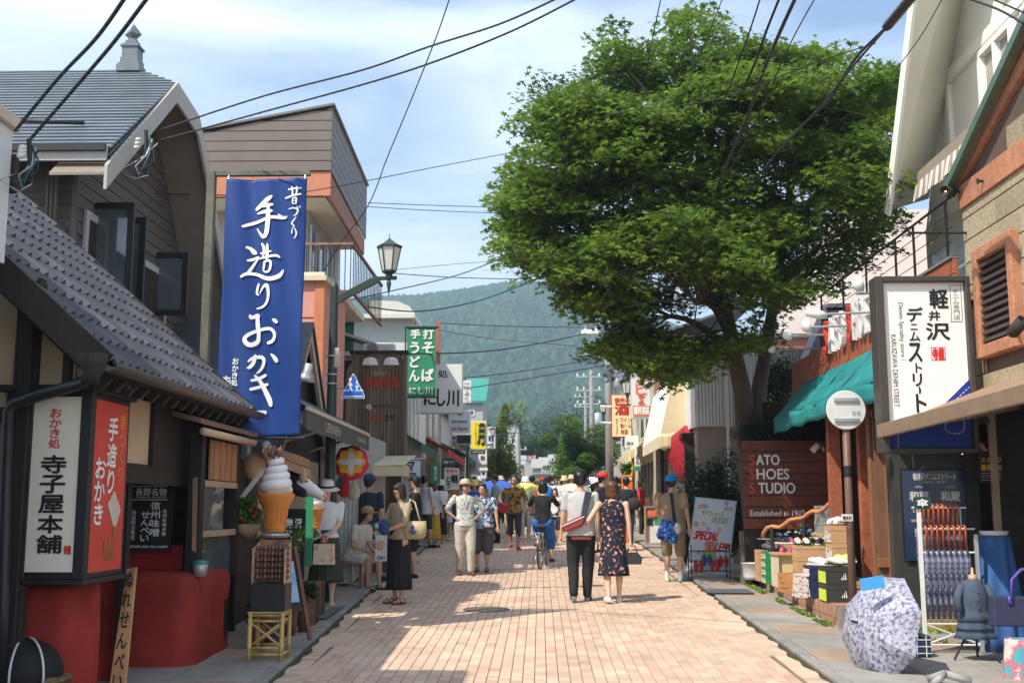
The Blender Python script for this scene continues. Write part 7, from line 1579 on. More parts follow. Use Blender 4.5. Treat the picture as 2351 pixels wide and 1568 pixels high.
# 1 woman with hat and paper bag
a=person(745,1394,1.60,6,'woman in a wide white hat and white top holding a patterned paper bag',dict(m=mWht,lo=.02),dict(k='skirt',m=C_('olive',(.045,.05,.03)),hem=.20,w1=.135,fold=.06),'tail',('straw',M('hat_white',(.72,.69,.62),.8,.1,60),mBlk),2,M('sandal_white',(.7,.68,.62),.5),L=((.03,-.13,.575),(.6,.6,-.3)),R_=((-.03,-.13,.575),(-.6,.6,-.3)),near=True,nod=10,sandal=True)
p0=a['up'](0,-.16,.575)
root=thing('paper_bag',p0+Vector((0,0,-.5)),'cream paper bag with pink print held by the woman in the wide hat','bag');q=MB();q.prism([p0+Vector((x,-.05,z)) for x,z in ((-.125,-.10),(.125,-.10),(.135,-.36),(-.135,-.36))][::-1],(0,.10,0));obj('bag_body',q,M('paper_print',(.70,.60,.46),.7,.3,14,col2=(.60,.30,.22),lo=.40,hi=.47),root)
q=MB();q.tube([p0+Vector((-.05,-.04,-.1)),p0+Vector((-.02,-.03,0)),p0+Vector((.02,-.03,0)),p0+Vector((.05,-.04,-.1))],.010);obj('red_handle',q,mRedP,root,True)
q=MB();q.prism([p0+Vector((x,-.02,z)) for x,z in ((-.14,-.03),(.12,.09),(.13,.06),(-.13,-.06))],(0,.01,0));tag(obj('leaflet',q,M('paper_blue',(.5,.55,.65),.5,.3,20)),'bluish leaflet in the hands of the woman in the wide hat','leaflet')
# 2 seated person with tan cap
sp=G(808,1352);a=person(0,0,1.58,62,'seated person in a tan cap and white lace top at the left kerb',dict(m=C_('lace',(.62,.60,.54),scale=40),lo=-.04),dict(k='shorts',m=C_('lace2',(.60,.58,.52),scale=40),len=.8),'short',('cap',C_('tan',(.42,.27,.13))),1,M('sandal_black',(.02,.02,.02),.5),sit=.30,lf=(.07,-.27),rf=(-.05,-.22),L=((.05,-.22,.36),(.5,.8,0)),R_=((-.05,-.2,.36),(-.5,.8,0)),near=True,lean=22,sandal=True,at=Vector((sp.x,sp.y,gz(sp.y))))
q=MB();c=sp;z=gz(sp.y);st_=thing('low_bench',(c.x,c.y,z),'low wooden bench under the seated person in the tan cap','bench');q.box(c.x-.25,c.x+.18,c.y-.2,c.y+.35,z+.36,z+.40);obj('seat',q,mWood,st_)
for dx,dy in ((-.22,-.17),(.15,-.17),(-.22,.32),(.15,.32)): q=MB();q.box(c.x+dx-.02,c.x+dx+.02,c.y+dy-.02,c.y+dy+.02,z,z+.36);obj('leg',q,mWood,st_)
p0=P(826,1300,sp.y);q=MB();q.ball(p0,(.10,.06,.14),12,8);tag(obj('plastic_bag',q,M('plastic_white',(.70,.72,.74),.3,.1,9,bump=.5,bscale=14),smooth=True),'white plastic bag hanging from the hand of the seated person','bag')
# 3 man in navy tee and cap, from behind
a=person(843,1338,1.70,160,'man in navy T-shirt and blue cap with floral shorts seen from behind',dict(m=mNavy),dict(k='shorts',m=mFlorS,len=1.0,w=1.15),'short',('cap',C_('cap_navy',(.03,.06,.14))),1,mBlk,lf=(.07,.12),rf=(-.07,-.14),near=True,eyes=False,b=1.1)
# 4 woman with tote bag
a=person(915,1385,1.57,-52,'woman in tan top and long black skirt with glasses reading her phone',dict(m=C_('tan_top',(.42,.33,.20),scale=22,col2=(.30,.25,.17)),k='half',lo=.0),dict(k='skirt',m=mBlk,hem=.12,w1=.125,fold=.045),'bob',None,0,M('sandal_brown',(.12,.06,.03),.5),L=((.07,-.15,.62),(.9,.3,-.4)),R_=((-.05,-.17,.64),(-.6,.3,-.4)),near=True,nod=14,glasses=True,sandal=True,hm=mHairG,b=1.12)
hx=a['hand'][0].lerp(a['hand'][1],.6);q=MB();q.obox(hx+Vector((-.06,-.06,.03)),(.15,.08,.012),Matrix.Rotation(.5,3,'Y'));tag(obj('smartphone',q,mBlack,bevel=.004,kind='thing'),'dark smartphone in the hands of the woman with the tote','phone')
c=P(951,1215,a['root'].location.y-.12);root=thing('straw_tote',c+Vector((0,0,-.2)),'straw tote bag with blue anchor on the arm of the woman in black skirt','bag');q=MB();q.lathe(c+Vector((0,0,-.13)),[(.10,0),(.15,.03),(.17,.12),(.16,.24),(.155,.24),(.14,.1)],20,sy=.5);obj('basket',q,M('straw_weave',(.60,.47,.27),.8,.3,55,bump=.4,bscale=90),root,True)
q=MB();q.tube([c+Vector((-.10,0,.1)),c+Vector((-.10,.0,.28)),c+Vector((-.06,.05,.40)),c+Vector((.0,.05,.36)),c+Vector((.08,0,.1))],.012);obj('bag_handle',q,M('strap_cream',(.62,.54,.40),.7),root,True)
F=Plane(c+Vector((0,-.088,0)),(1,0,0),(0,0,1));q=MB();put(q,F,'⚓',(-.06,-.06,.04,.06),.02);put(q,F,'Marine',(.02,0,.11,.04),.02) if False else None;q.tube([F.at(-.02,.05),F.at(-.02,-.05)],.006);q.tube([F.at(-.06,-.02),F.at(-.04,-.05),F.at(-.0,-.05),F.at(.02,-.02)],.006);q.tube([F.at(-.045,.03),F.at(.005,.03)],.006);obj('anchor_print',q,mIk['bl'],root)
c2=P(882,1210,a['root'].location.y-.25);q=MB();q.ball(c2,(.07,.05,.11),10,7);tag(obj('blue_pouch',q,C_('pouch_blue',(.03,.07,.18)),smooth=True),'dark blue pouch at the waist of the woman with the tote','bag')
# 5 man behind her
person(952,1326,1.68,-80,'man in black T-shirt and black shorts behind the woman with the tote',dict(m=mBlk),dict(k='shorts',m=mBlk),'short',None,0,mBlk,L=((.05,-.18,.6),(.5,.8,-.3)),R_=((-.05,-.2,.62),(-.5,.8,-.3)),near=True)
# 6, 7 at the tent
person(835,1285,1.66,-150,'person with black hair and green white top bending at the tent',dict(m=C_('green_white',(.02,.18,.11),scale=2.2,col2=(.70,.70,.70),lo=.48,hi=.5)),dict(k='trousers',m=mBlk),'short',None,0,mBlk,lean=14,eyes=False)
person(862,1262,1.62,-20,'stall keeper in a straw hat and pale shirt under the tent',dict(m=mGry),dict(k='trousers',m=mBlk),'short',('straw',mStraw),0,mBlk)
# 8-11 group at left
person(972,1258,1.72,150,'man in loose white T-shirt and dark shorts facing the stalls',dict(m=mWht,w=1.15,lo=-.07),dict(k='shorts',m=C_('charcoal',(.05,.055,.05))),'short',None,2,mBlk,L=((.2,-.12,.6),(.4,.8,-.3)),lf=(.07,.05),rf=(-.07,-.08),eyes=False)
person(993,1257,1.60,165,'woman with long brown hair in white top and yellow skirt',dict(m=mWht,k='tee'),dict(k='skirt',m=mYel,hem=.13,w1=.13),'long',None,0,mHairG,hm=mHairB,eyes=False)
person(1012,1247,1.60,-125,'woman in white bucket hat and long black skirt',dict(m=mWht),dict(k='skirt',m=mBlk,hem=.15,w1=.12),'long',('bucket',mWht),0,mPed,eyes=False)
person(1027,1240,1.30,60,'child in purple top and pale skirt with white shoes',dict(m=C_('violet',(.12,.06,.20))),dict(k='skirt',m=C_('ice',(.5,.55,.62)),hem=.36,w1=.12),'bob',None,2,mPed,eyes=False)
# 12 man hands on hips
a=person(1067,1320,1.62,12,'older man in patterned shirt, beige cap and cream trousers with hands on hips',dict(m=mAlo,k='half',lo=-.02),dict(k='trousers',m=C_('cream',(.56,.52,.45)),w=1.12),'short',('cap',C_('cap_beige',(.58,.50,.38))),1,M('shoe_brown',(.13,.06,.03),.4),L=((.105,-.035,.60),(1,.25,-.1)),R_=((-.105,-.035,.60),(-1,.25,-.1)),near=True,glasses=True,turn=14,nod=-8,b=1.0,lf=(.06,-.02),rf=(-.05,.04))
m_=MB();loft(m_,[tuple(Vector((0,0,.588))*1.62)+(.089*1.62,.064*1.62),tuple(Vector((0,0,.603))*1.62)+(.088*1.62,.063*1.62)],20);vobj('belt',mesh('belt',m_),mBlack,a['root'],rot=a['rot'])
m_=MB();h_=1.62;m_.tube([Vector((.035,-.02,.84))*h_,Vector((.03,-.068,.77))*h_,Vector((.005,-.073,.70))*h_,Vector((-.02,-.07,.77))*h_,Vector((-.035,-.02,.84))*h_],.006,5);vobj('blue_lanyard',mesh('blue_lanyard',m_),mIk['bl'],a['root'],rot=a['rot'])
# 13 stocky man in light blue
person(1107,1312,1.56,-8,'stocky man in light blue T-shirt, open navy patterned shirt and grey shorts',dict(m=mAloB,w=1.08,open=C_('sky',(.25,.48,.62)),lo=-.03),dict(k='shorts',m=C_('slate',(.085,.085,.095)),len=1.12,w=1.15),'short',None,0,M('sandal_dark',(.05,.025,.015),.5),b=1.28,near=True,sandal=True,L=((.19,-.03,.49),(.6,.8,-.2)),R_=((-.17,-.03,.5),(-.6,.8,-.2)))
person(1088,1258,1.60,10,'woman in a yellow hat and blue top behind the two older men',dict(m=C_('royal',(.05,.08,.40))),dict(k='trousers',m=mBlk),'bob',('bucket',C_('hat_yellow',(.72,.55,.18))),0,mBlk)
a=person(1143,1246,1.76,-85,'man in grey blue shirt and dark trousers facing left with a shoulder bag',dict(m=C_('chambray',(.26,.31,.38),scale=30),k='half'),dict(k='trousers',m=mBlk,w=1.1),'short',None,1,mBlk,L=((.08,-.2,.66),(.5,.8,-.5)),R_=((-.05,-.22,.66),(-.5,.8,-.5)),b=1.12,lean=6,hm=mHairG)
# 16 brown aloha man walking
a=person(1180,1262,1.73,4,'young man in brown and yellow patterned shirt walking toward the camera',dict(m=mAloR,k='half',lo=-.05),dict(k='cropped',m=C_('plum',(.05,.04,.06))),'short',None,1,mRedP,lf=(.05,-.10),rf=(-.03,.16),lift=(.0,.03),L=((.15,-.06,.55),(.6,.8,-.3)),R_=((-.15,-.14,.60),(-.8,.6,-.4)),near=True)
c=a['hand'][1];q=MB();q.obox(c+Vector((-.03,-.05,-.02)),(.24,.10,.22),Matrix.Rotation(.3,3,'Y'));tag(obj('red_bag',q,M('bag_red',(.60,.02,.03),.5,.4,9),bevel=.03),'red and white carrier bag in the arm of the man in brown patterned shirt','bag')
person(1206,1236,1.68,20,'person in white hat and pale top behind the man in brown shirt',dict(m=C_('sage',(.45,.48,.38))),dict(k='trousers',m=mGry),'bob',('bucket',mWht),0,mPed)
# 18 cyclist and bicycle
bk=G(1240,1306)
def bicycle(c,ang):
    t=thing('bicycle',(c.x,c.y,gz(c.y)),'black city bicycle with rear rack ridden up the street by the woman in black','bicycle');rot=Matrix.Rotation(R(ang),4,'Z');r=.30
    def add(nm,q,mt,par=t,sm=True): o_=vobj(nm,mesh(nm,q),mt,par,rot=rot);return o_
    tl=lambda y,z,x=0: Vector((x,y,z))
    for y_,nm in ((0,'wheel'),(1.02,'wheel')):
        q=MB();q.tube([tl(y_+r*math.cos(a),r+r*math.sin(a)) for a in [2*math.pi*k/32 for k in range(33)]],.017,8,False);w_=add(nm,q,mBlack)
        q=MB();q.tube([tl(y_+(r-.025)*math.cos(a),r+(r-.025)*math.sin(a)) for a in [2*math.pi*k/32 for k in range(33)]],.010,6,False);add('rim',q,mSteel,w_)
        q=MB();q.lathe((0,y_,r),[(.02,-.04),(.02,.04)],8,axis=(1,0,0));[q.tube([tl(y_,r,.02*(-1)**k),tl(y_+(r-.03)*math.cos(2*math.pi*k/24),r+(r-.03)*math.sin(2*math.pi*k/24))],.0022,3) for k in range(24)];add('spokes',q,mSteel,w_)
        q=MB();q.tube([tl(y_+(r+.035)*math.cos(a),r+(r+.035)*math.sin(a)) for a in [R(x) for x in (range(20,200,15) if y_ > .5 else range(-10,170,15))]],.022,6);add('mudguard',q,mSteel)
    q=MB();bb=tl(.45,.27);sp_=tl(.32,.68);hd_=tl(.86,.70)
    for a_,b_ in ((tl(0,r),bb),(tl(0,r),tl(.36,.56)),(bb,sp_),(bb,tl(.84,.60)),(tl(.34,.50),tl(.85,.66)),(hd_,tl(1.02,r)),(tl(.80,.90),hd_)): q.tube([a_,b_],.016,8)
    q.tube([tl(.80,.90),tl(.74,.98),tl(.58,1.0,.24)],.011,6);q.tube([tl(.80,.90),tl(.74,.98),tl(.58,1.0,-.24)],.011,6);add('frame',q,mBlack)
    q=MB();q.tube([tl(.62,1.0,.22),tl(.50,1.0,.26)],.017,8);q.tube([tl(.62,1.0,-.22),tl(.50,1.0,-.26)],.017,8);add('grip',q,mBlack)
    q=MB();q.ball((0,.27,.77),(.10,.14,.045),12,8);q.tube([sp_,tl(.29,.75)],.013);add('saddle',q,mDark)
    q=MB();[q.tube([tl(-.16,.66,x),tl(.28,.66,x)],.006,5) for x in (-.07,0,.07)];[q.tube([tl(y_,.66,-.07),tl(y_,.66,.07)],.006,5) for y_ in (-.16,0,.15)];[q.tube([tl(-.1,.66,x),tl(0,r,x*.9)],.006,5) for x in (-.07,.07)];add('rear_rack',q,mSteel)
    q=MB();q.lathe((0,-.17,.55),[(.025,0),(.02,-.02),(0,-.025)],12,axis=(0,1,0));add('rear_light',q,M('reflector_red',(.8,.03,.02),.2))
    q=MB();[q.tube([tl(1.02+.0,.66+k*.055,-.15),tl(1.2,.66+k*.055,-.15),tl(1.2,.66+k*.055,.15),tl(1.02,.66+k*.055,.15),tl(1.02,.66+k*.055,-.15)],.004,4) for k in range(5)];[q.tube([tl(y_,.66,x),tl(y_,.88,x)],.004,4) for y_ in (1.02,1.2) for x in (-.15,-.05,.05,.15)];add('front_basket',q,mSteel)
    q=MB();q.tube([tl(.45,.27,.06),tl(.42,.11,.07)],.012);q.tube([tl(.45,.27,-.06),tl(.48,.43,-.07)],.012);q.box(.06,.14,.38,.46,.095,.115);q.box(-.14,-.06,.44,.52,.42,.44);q.lathe((.035,.45,.27),[(.09,0),(.09,.006)],16,axis=(1,0,0));add('crank',q,mSteel)
    q=MB();q.tube([tl(.0,r,-.06),tl(-.05,.02,-.12)],.009);add('kickstand',q,mSteel)
    return t
bicycle(bk,-8)
ay=bk.y+.30;pc=Vector((bk.x+.05,ay,gz(ay)))
person(0,0,1.60,172,'woman in black T-shirt and blue wide trousers cycling away',dict(m=mBlk,lo=-.02),dict(k='cropped',m=C_('cobalt',(.03,.13,.42)),w=1.3),'bob',None,0,mDark,sit=.53,lf=(.085,-.06),rf=(-.085,-.10),lift=(.24,.06),L=((.155,-.25,.64),(.9,.4,-.4)),R_=((-.155,-.25,.64),(-.9,.4,-.4)),near=True,at=pc,lean=7,eyes=False)
a=person(1258,1236,1.74,178,'man in white T-shirt with a bright blue backpack walking away',dict(m=mWht),dict(k='trousers',m=mNavy),'short',None,0,mBlk,eyes=False,lf=(.05,.08),rf=(-.05,-.08))
c=a['up'](0,.12,.72);q=MB();q.ball(c,(.16,.10,.22),12,9);tag(obj('blue_backpack',q,C_('pack_blue',(.03,.20,.60)),smooth=True),'bright blue backpack on the man in the white T-shirt','backpack')
a=person(1275,1250,1.40,-10,'girl in white T-shirt and navy shorts walking toward the camera',dict(m=mWht),dict(k='shorts',m=C_('shorts_plaid',(.05,.05,.09),scale=40)),'bob',None,2,M('shoe_blue',(.12,.22,.38),.5),L=((.13,-.06,.56),(.5,.8,-.3)),R_=((-.1,-.12,.58),(-.5,.8,-.3)),lf=(.05,-.05),rf=(-.04,.06))
c=a['hand'][1];q=MB();q.ball(c+Vector((-.06,-.06,0)),(.13,.06,.12),12,8);tag(obj('red_shoulder_bag',q,mRedC,smooth=True),'red shoulder bag carried by the girl in the white T-shirt','bag')
# 21, 22 the couple
a=person(1335,1380,1.74,176,'young man in grey polo shirt and black cropped trousers walking away',dict(m=mGry,k='tee',lo=-.03,w=1.1,f=.01),dict(k='trousers',m=mBlk,w=1.1),'short',None,0,M('shoe_greyblue',(.14,.16,.20),.6),lf=(.055,.10),rf=(-.045,-.02),lift=(.015,0),near=True,eyes=False,R_=((-.15,.02,.47),(-.5,.8,-.2)),turn=-6)
m_=MB();loft(m_,[tuple(Vector((0,0,.478))*1.74)+(.102*1.74,.076*1.74),tuple(Vector((0,0,.50))*1.74)+(.103*1.74,.076*1.74)],24);vobj('coral_hem',mesh('coral_hem',m_),M('hem_coral',(.62,.16,.13),.8,.3,40),a['root'],rot=a['rot'])
W=a['W'];h_=1.74;root=thing('red_crossbody_bag',W((.06*h_,.09*h_,.60*h_)),'dark red leather crossbody bag on the back of the man in grey polo','bag')
c=a['up'](.055,.105,.605);q=MB();mm=MB();mm.prism([(x,-.05,z) for x,z in ((-.19,.0),(-.15,-.075),(.10,-.085),(.17,-.03),(.19,.05),(0,.055),(-.15,.04))],(0,.10,0));Rt=Matrix.Rotation(-.42,3,'Y');q.add([c+Rt@Vector(v) for v in mm.v],mm.f);obj('pouch',q,M('leather_red',(.30,.02,.02),.3,.3,6,spec=.7,bump=.1),root,bevel=.03)
q=MB();q.tube([c+Rt@Vector((-.17,-.057,.02)),c+Rt@Vector((.17,-.057,.02))],.006);obj('zip',q,mSteel,root)
q=MB();q.prism([c+Vector((.10,-.02,.09)),c+Vector((.17,-.02,.06)),a['up'](-.075,.03,.845)+Vector((.03,-.03,0)),a['up'](-.055,.04,.85)+Vector((-.03,-.03,0))],(0,-.018,0));obj('strap',q,M('strap_navy',(.03,.035,.06),.7),root)
a2=person(1409,1383,1.60,182,'young woman in navy floral sleeveless dress with brown bob walking away',dict(m=mFlor,k='sleeveless',lo=.04),dict(k='skirt',m=mFlor,hem=.225,w0=.082,w1=.125,fold=.07),'bob',None,2,M('mule_white',(.72,.66,.60),.5),L=((.2,-.08,.58),(.7,.6,-.5)),R_=((-.15,.01,.47),(-.6,.6,-.2)),lf=(.05,.10),rf=(-.05,-.03),lift=(.012,0),near=True,eyes=False,hm=mHairB)
c=a2['hand'][1]+Vector((.02,0,-.14));root=thing('black_handbag',c+Vector((0,0,-.1)),'small black handbag in the right hand of the woman in floral dress','bag');q=MB();q.prism([c+Vector((x,-.05,z)) for x,z in ((-.12,-.09),(.12,-.09),(.13,.0),(.07,.07),(-.07,.07),(-.13,.0))],(0,.10,0));obj('bag_body',q,M('leather_black',(.012,.012,.013),.3,.3,spec=.7),root,bevel=.012)
q=MB();q.tube([c+Vector((-.07,0,.06)),c+Vector((-.04,0,.15)),c+Vector((.04,0,.15)),c+Vector((.07,0,.06))],.008);obj('bag_handle',q,mBlack,root,True)
# 23-30
a=person(1385,1285,1.76,82,'man in red cap and navy T-shirt with a camera strap facing right',dict(m=mNavy),dict(k='trousers',m=mBlk),'short',('cap',C_('cap_red',(.66,.05,.04))),0,mBlk,R_=((-.04,-.19,.66),(-.5,.8,-.4)),L=((.05,-.2,.64),(.5,.8,-.4)),b=1.08)
q=MB();q.tube([a['up'](-.06,.03,.84),a['up'](-.02,-.07,.76),a['up'](.02,-.1,.64)],.014);tag(obj('camera_strap',q,M('strap_pink',(.55,.30,.25),.7),kind='thing'),'pinkish camera strap on the man in the red cap','strap')
a=person(1366,1268,1.56,40,'woman in a brown hat beneath the striped parasol',dict(m=C_('taupe',(.28,.24,.20))),dict(k='skirt',m=mGry,hem=.2,w1=.12),'bob',('bucket',C_('hat_brown',(.20,.13,.08))),0,mBlk,R_=((-.06,-.12,.66),(-.5,.6,-.5)))
parasol('striped_parasol',P(1351,1096,a['root'].location.y),.33,(-.35,-.1,1),mWhite,'small white parasol with dark stripes above the woman in the brown hat',.13,m2=mNavy,pole=.62)
a=person(1440,1263,1.68,176,'person in black and white striped shirt and jeans walking away',dict(m=mStripe,k='half'),dict(k='trousers',m=mDen),'short',None,0,mBlk,eyes=False,lf=(.05,.07),rf=(-.05,-.07))
c=a['up'](-.10,.1,.64);q=MB();q.ball(c,(.17,.08,.15),12,8);tag(obj('dark_shoulder_bag',q,C_('bag_dark',(.035,.035,.035)),smooth=True),'dark shoulder bag on the striped shirt walker','bag')
a=person(1472,1228,1.62,75,'woman in red top and black trousers with a grey bag',dict(m=mRedC,k='half'),dict(k='trousers',m=mBlk),'long',None,0,mBlk,hm=mHairG)
c=a['hand'][0];q=MB();q.ball(c+Vector((-.1,0,.05)),(.12,.06,.15),10,7);tag(obj('grey_handbag',q,C_('bag_grey',(.2,.19,.17)),smooth=True),'grey handbag of the woman in the red top','bag')
person(1503,1222,1.64,-50,'person in straw hat and grey sleeveless top looking down on the right',dict(m=mGry,k='sleeveless'),dict(k='trousers',m=mDen),'short',('straw',mStraw),1,mBlk,L=((.07,-.16,.62),(.5,.8,-.3)))
# 28 man blue cap
a=person(1546,1335,1.69,158,'man in tan T-shirt, khaki shorts and bright blue cap carrying a camouflage bag',dict(m=C_('tan_tee',(.36,.26,.155)),lo=-.06,w=1.08),dict(k='shorts',m=C_('khaki',(.26,.19,.11)),len=1.05,w=.98),'short',('cap',C_('cap_azure',(.01,.30,.66))),0,M('shoe_runner',(.10,.30,.62),.5,.4,9,col2=(.45,.6,.25)),L=((.13,-.14,.56),(.8,.5,-.3)),near=True,eyes=False,b=1.12,socks=mWht,lf=(.06,.0),rf=(-.06,-.05))
c=P(1535,1220,a['root'].location.y-.24);root=thing('camouflage_bag',c+Vector((0,0,-.2)),'blue camouflage shoulder bag on the man in the blue cap','bag');q=MB();q.obox(c,(.34,.16,.34),Matrix.Rotation(.35,3,'Y'));obj('bag_body',q,C_('camo',(.10,.30,.75),scale=24,col2=(.01,.02,.08),col3=(.03,.09,.35),lo=.42,hi=.6),root,bevel=.05)
q=MB();q.ball(c+Vector((.14,-.09,.05)),(.06,.04,.09),10,7);obj('side_pocket',q,mGry,root,True)
q=MB();q.prism([c+Vector((.08,.02,.16)),c+Vector((.13,.02,.14)),a['up'](-.02,.08,.845)+Vector((.02,0,0)),a['up'](-.02,.08,.845)+Vector((-.03,0,0))],(0,-.015,0));obj('strap',q,mNavy,root)
person(1586,1300,1.58,150,'person in pink top behind the pink umbrella carrying a white bag',dict(m=C_('pink',(.62,.36,.36))),dict(k='trousers',m=mBlk),'bob',None,0,mBlk,eyes=False)
# crowd up the street
hats=[None,None,('straw',mStraw),None,('bucket',mWht),('cap',mNavy),None,('bucket',mStraw),None,('cap',mRedC)]
tops=[(mWht,'white'),(mNavy,'navy'),(mBlk,'black'),(C_('mint',(.35,.5,.45)),'mint'),(mGry,'grey'),(C_('orange',(.6,.22,.06)),'orange'),(C_('lilac',(.4,.3,.5)),'lilac'),(mStripe,'striped')]
bts=[(mBlk,'black'),(mDen,'denim'),(C_('beige',(.5,.42,.3)),'beige')]
rng=random.Random(21);used_=set()
spots=[(1062,42),(1078,48),(1098,36),(1112,52),(1122,38),(1134,57),(1150,44),(1160,60),(1170,35),(1188,50),(1198,40),(1212,55),(1222,37),(1233,48),(1246,42),(1262,56),(1270,38),(1288,46),(1296,36),(1303,58),(1312,43),(1322,52),(1334,39),(1344,60),(1356,47),(1372,54),(1392,40),(1402,50),(1415,36),(1424,46),(1036,38),(1048,45),(1180,64),(1254,66),(1308,68)]
for i,(px,Y) in enumerate(spots):
    x=P(px,1180,Y).x;tp,tn=tops[(i*3+i//8) % 8];bt,bn=bts[(i*2+i//7) % 3];ht=hats[(i*7+i//10) % 10];fc=rng.choice([0,10,-12,172,185,176,90,-90]);wm=i % 2
    lab='%s in %s top and %s %s%s, %s' % ('woman' if wm else 'man',tn,bn,'skirt' if (wm and i % 3 == 0) else 'trousers',(' with '+{'straw': 'straw hat','bucket': 'soft hat','cap': 'cap'}[ht[0]]) if ht else '','%s crowd, %s' % ('near' if Y < 42 else 'middle' if Y < 52 else 'farthest','left' if px < 1120 else 'left of centre' if px < 1200 else 'centre' if px < 1290 else 'right'))
    person(0,0,1.58+.13*rng.random()+(0 if wm else .08),fc,lab,dict(m=tp,k=rng.choice(['tee','half'])),dict(k='skirt',m=bt,hem=.2,w1=.12) if (wm and i % 3 == 0) else dict(k='trousers',m=bt),'bob' if wm else 'short',ht,i % 3,mBlk,lf=(.05,rng.uniform(-.08,.08)),rf=(-.05,rng.uniform(-.08,.08)),at=Vector((x,Y,gz(Y))),far=True,eyes=abs(fc) < 45,group='crowd up the street',hm=rng.choice([mHair,mHair,mHairG]))
for (px,py,Y,r,mt,lab,ax) in ((1146,1103,33,.55,C_('umb_blue',(.04,.12,.50)),'open blue umbrella in the crowd left of centre',(.1,-.2,1)),(1200,1108,30,.42,C_('umb_yellow',(.78,.68,.18)),'open yellow umbrella in the crowd near the white hat',(-.1,-.1,1)),(1318,1110,34,.45,C_('umb_cream',(.65,.60,.48)),'open cream umbrella right of centre in the crowd',(.1,-.1,1))): parasol('umbrella',P(px,py,Y),r,ax,mt,lab,.2,pole=.8)
# ================================================================ GOODS ON THE LEFT PAVEMENT
def ice_cream(px,t_,b,Y,lab,full=True):
    a,c,m_=P(px,b,Y),P(px,t_,Y),P(px,b-(b-t_)*.52,Y);H=c.z-a.z;root=thing('giant_ice_cream',a,lab,'shop display');zc=m_.z-a.z;s=H/.75
    q=MB();q.lathe(a,[(.095*s,0),(.10*s,.02),(.125*s,zc*.62),(.135*s,zc*.66),(.185*s,zc*.93),(.19*s,zc)],24);cn=obj('cone',q,M('wafer',(.66,.24,.05),.6,.15,12),root,True)
    for k in range(4): q=MB();z=zc*(.1+.16*k);r=.098*s+.035*s*z/zc;q.lathe(a+Vector((0,0,z)),[(r,-.005),(r+.006,0),(r,.005)],24);obj('waffle_ridge',q,bpy.data.materials['wafer'],cn)
    for k in range(16): q=MB();an=2*math.pi*k/16;q.tube([a+Vector((.099*s*math.cos(an),.099*s*math.sin(an),.02)),a+Vector((.128*s*math.cos(an),.128*s*math.sin(an),zc*.62))],.004,4);obj('waffle_ridge',q,bpy.data.materials['wafer'],cn)
    q=MB();pts=[];rs=[]
    for k in range(100): t=k/99;an=t*2*math.pi*4.4+.5;R0=.115*s*(1-t)**.42;pts.append(a+Vector((R0*math.cos(an),R0*math.sin(an),zc+.03*s+t*(H-zc)*.93)));rs.append(max(.008,.062*s*(1-t*.55)-(.02 if t > .93 else 0)))
    q.tube(pts,rs,12);q.lathe(a+Vector((0,0,zc)),[(.13*s,0),(.10*s,.2*s),(.02,.33*s)],16);obj('swirl',q,M('soft_serve',(.74,.74,.74),.35,.03),root,True)
ice_cream(631,1050,1222,11.6,'giant soft serve ice cream cone on a stand in front of the rice cracker shop');ice_cream(722,1122,1214,13.8,'second soft serve cone half hidden behind the woman in the wide hat')
a=P(631,1224,11.6);root=thing('cone_stand',(a.x,a.y,gz(11.6)),'black round stand carrying the giant ice cream','stand');q=MB();q.lathe((a.x,a.y,a.z-.04),[(.13,0),(.15,.02),(.14,.04)],20);obj('top_plate',q,mGal,root);q=MB();q.lathe((a.x,a.y,gz(11.6)),[(.16,0),(.16,.03),(.11,.05),(.11,a.z-.05-gz(11.6))],16);obj('drum',q,mBlack,root,True)
# hazelnut drips on the hanging cone lamps above are small lamps
for i in range(3): p_=P(606+i*16,1052-i*3,12.0);root=thing('clip_lamp',p_,('left','middle','right')[i]+' small brown clip lamp over the giant ice cream','lamp','clip lamps over the ice cream');q=MB();q.lathe(p_,[(.045,0),(.035,.05),(.02,.09)],10,axis=(.3,.2,1));obj('shade',q,M('lamp_bronze',(.2,.1,.06),.4,.3),root,True);q=MB();q.tube([p_+Vector((.02,.02,.08)),p_+Vector((.05,.06,.16))],.008);obj('stem',q,mBlack,root)
# lantern ball
p_=P(584,1070,12.6);root=thing('paper_lantern',p_,'round cream paper lantern behind the white brace','lantern');q=MB();q.ball(p_,(.13,.13,.15),16,12);obj('globe',q,M('lantern_paper',(.66,.45,.25),.7,.1),root,True)
# cow head
c=P(700,1120,12.9);root=thing('cow_head',c,'black and white fibreglass cow head on the front of the shop','sculpture');q=MB();cap(q,c+Vector((-.13,.05,.06)),c+Vector((-.02,.0,0)),.15,.11,14);q.ball(c+Vector((-.10,.03,.1)),(.14,.12,.14),14,10);obj('neck',q,mBlk,root,True)
q=MB();cap(q,c+Vector((-.02,-.03,.04)),c+Vector((.19,-.08,-.08)),.095,.055,14);q.ball(c+Vector((.215,-.085,-.09)),(.05,.06,.05),12,8);mm=volume(q,.012,3);q2=vobj('face',mm,M('cow_white',(.70,.68,.64),.4,.08),root);mm.transform(Matrix.Translation(-c))
q=MB();q.ball(c+Vector((.25,-.10,-.085)),(.022,.05,.028),10,6);obj('nose',q,M('cow_pink',(.62,.38,.26),.4),root,True)
for y_ in (-.12,.07): q=MB();q.ball(c+Vector((.0,y_,.14)),(.05,.03,.09),10,7);obj('ear',q,M('cow_ear',(.45,.32,.22),.5),root,True)
q=MB();q.ball(c+Vector((.035,-.115,.075)),(.018,.01,.015),8,6);obj('eye',q,mEye,root,True)
q=MB();cap(q,c+Vector((-.10,-.08,.0)),c+Vector((.0,-.115,-.05)),.07,.05,10);obj('dark_patch',q,mBlk,root,True)
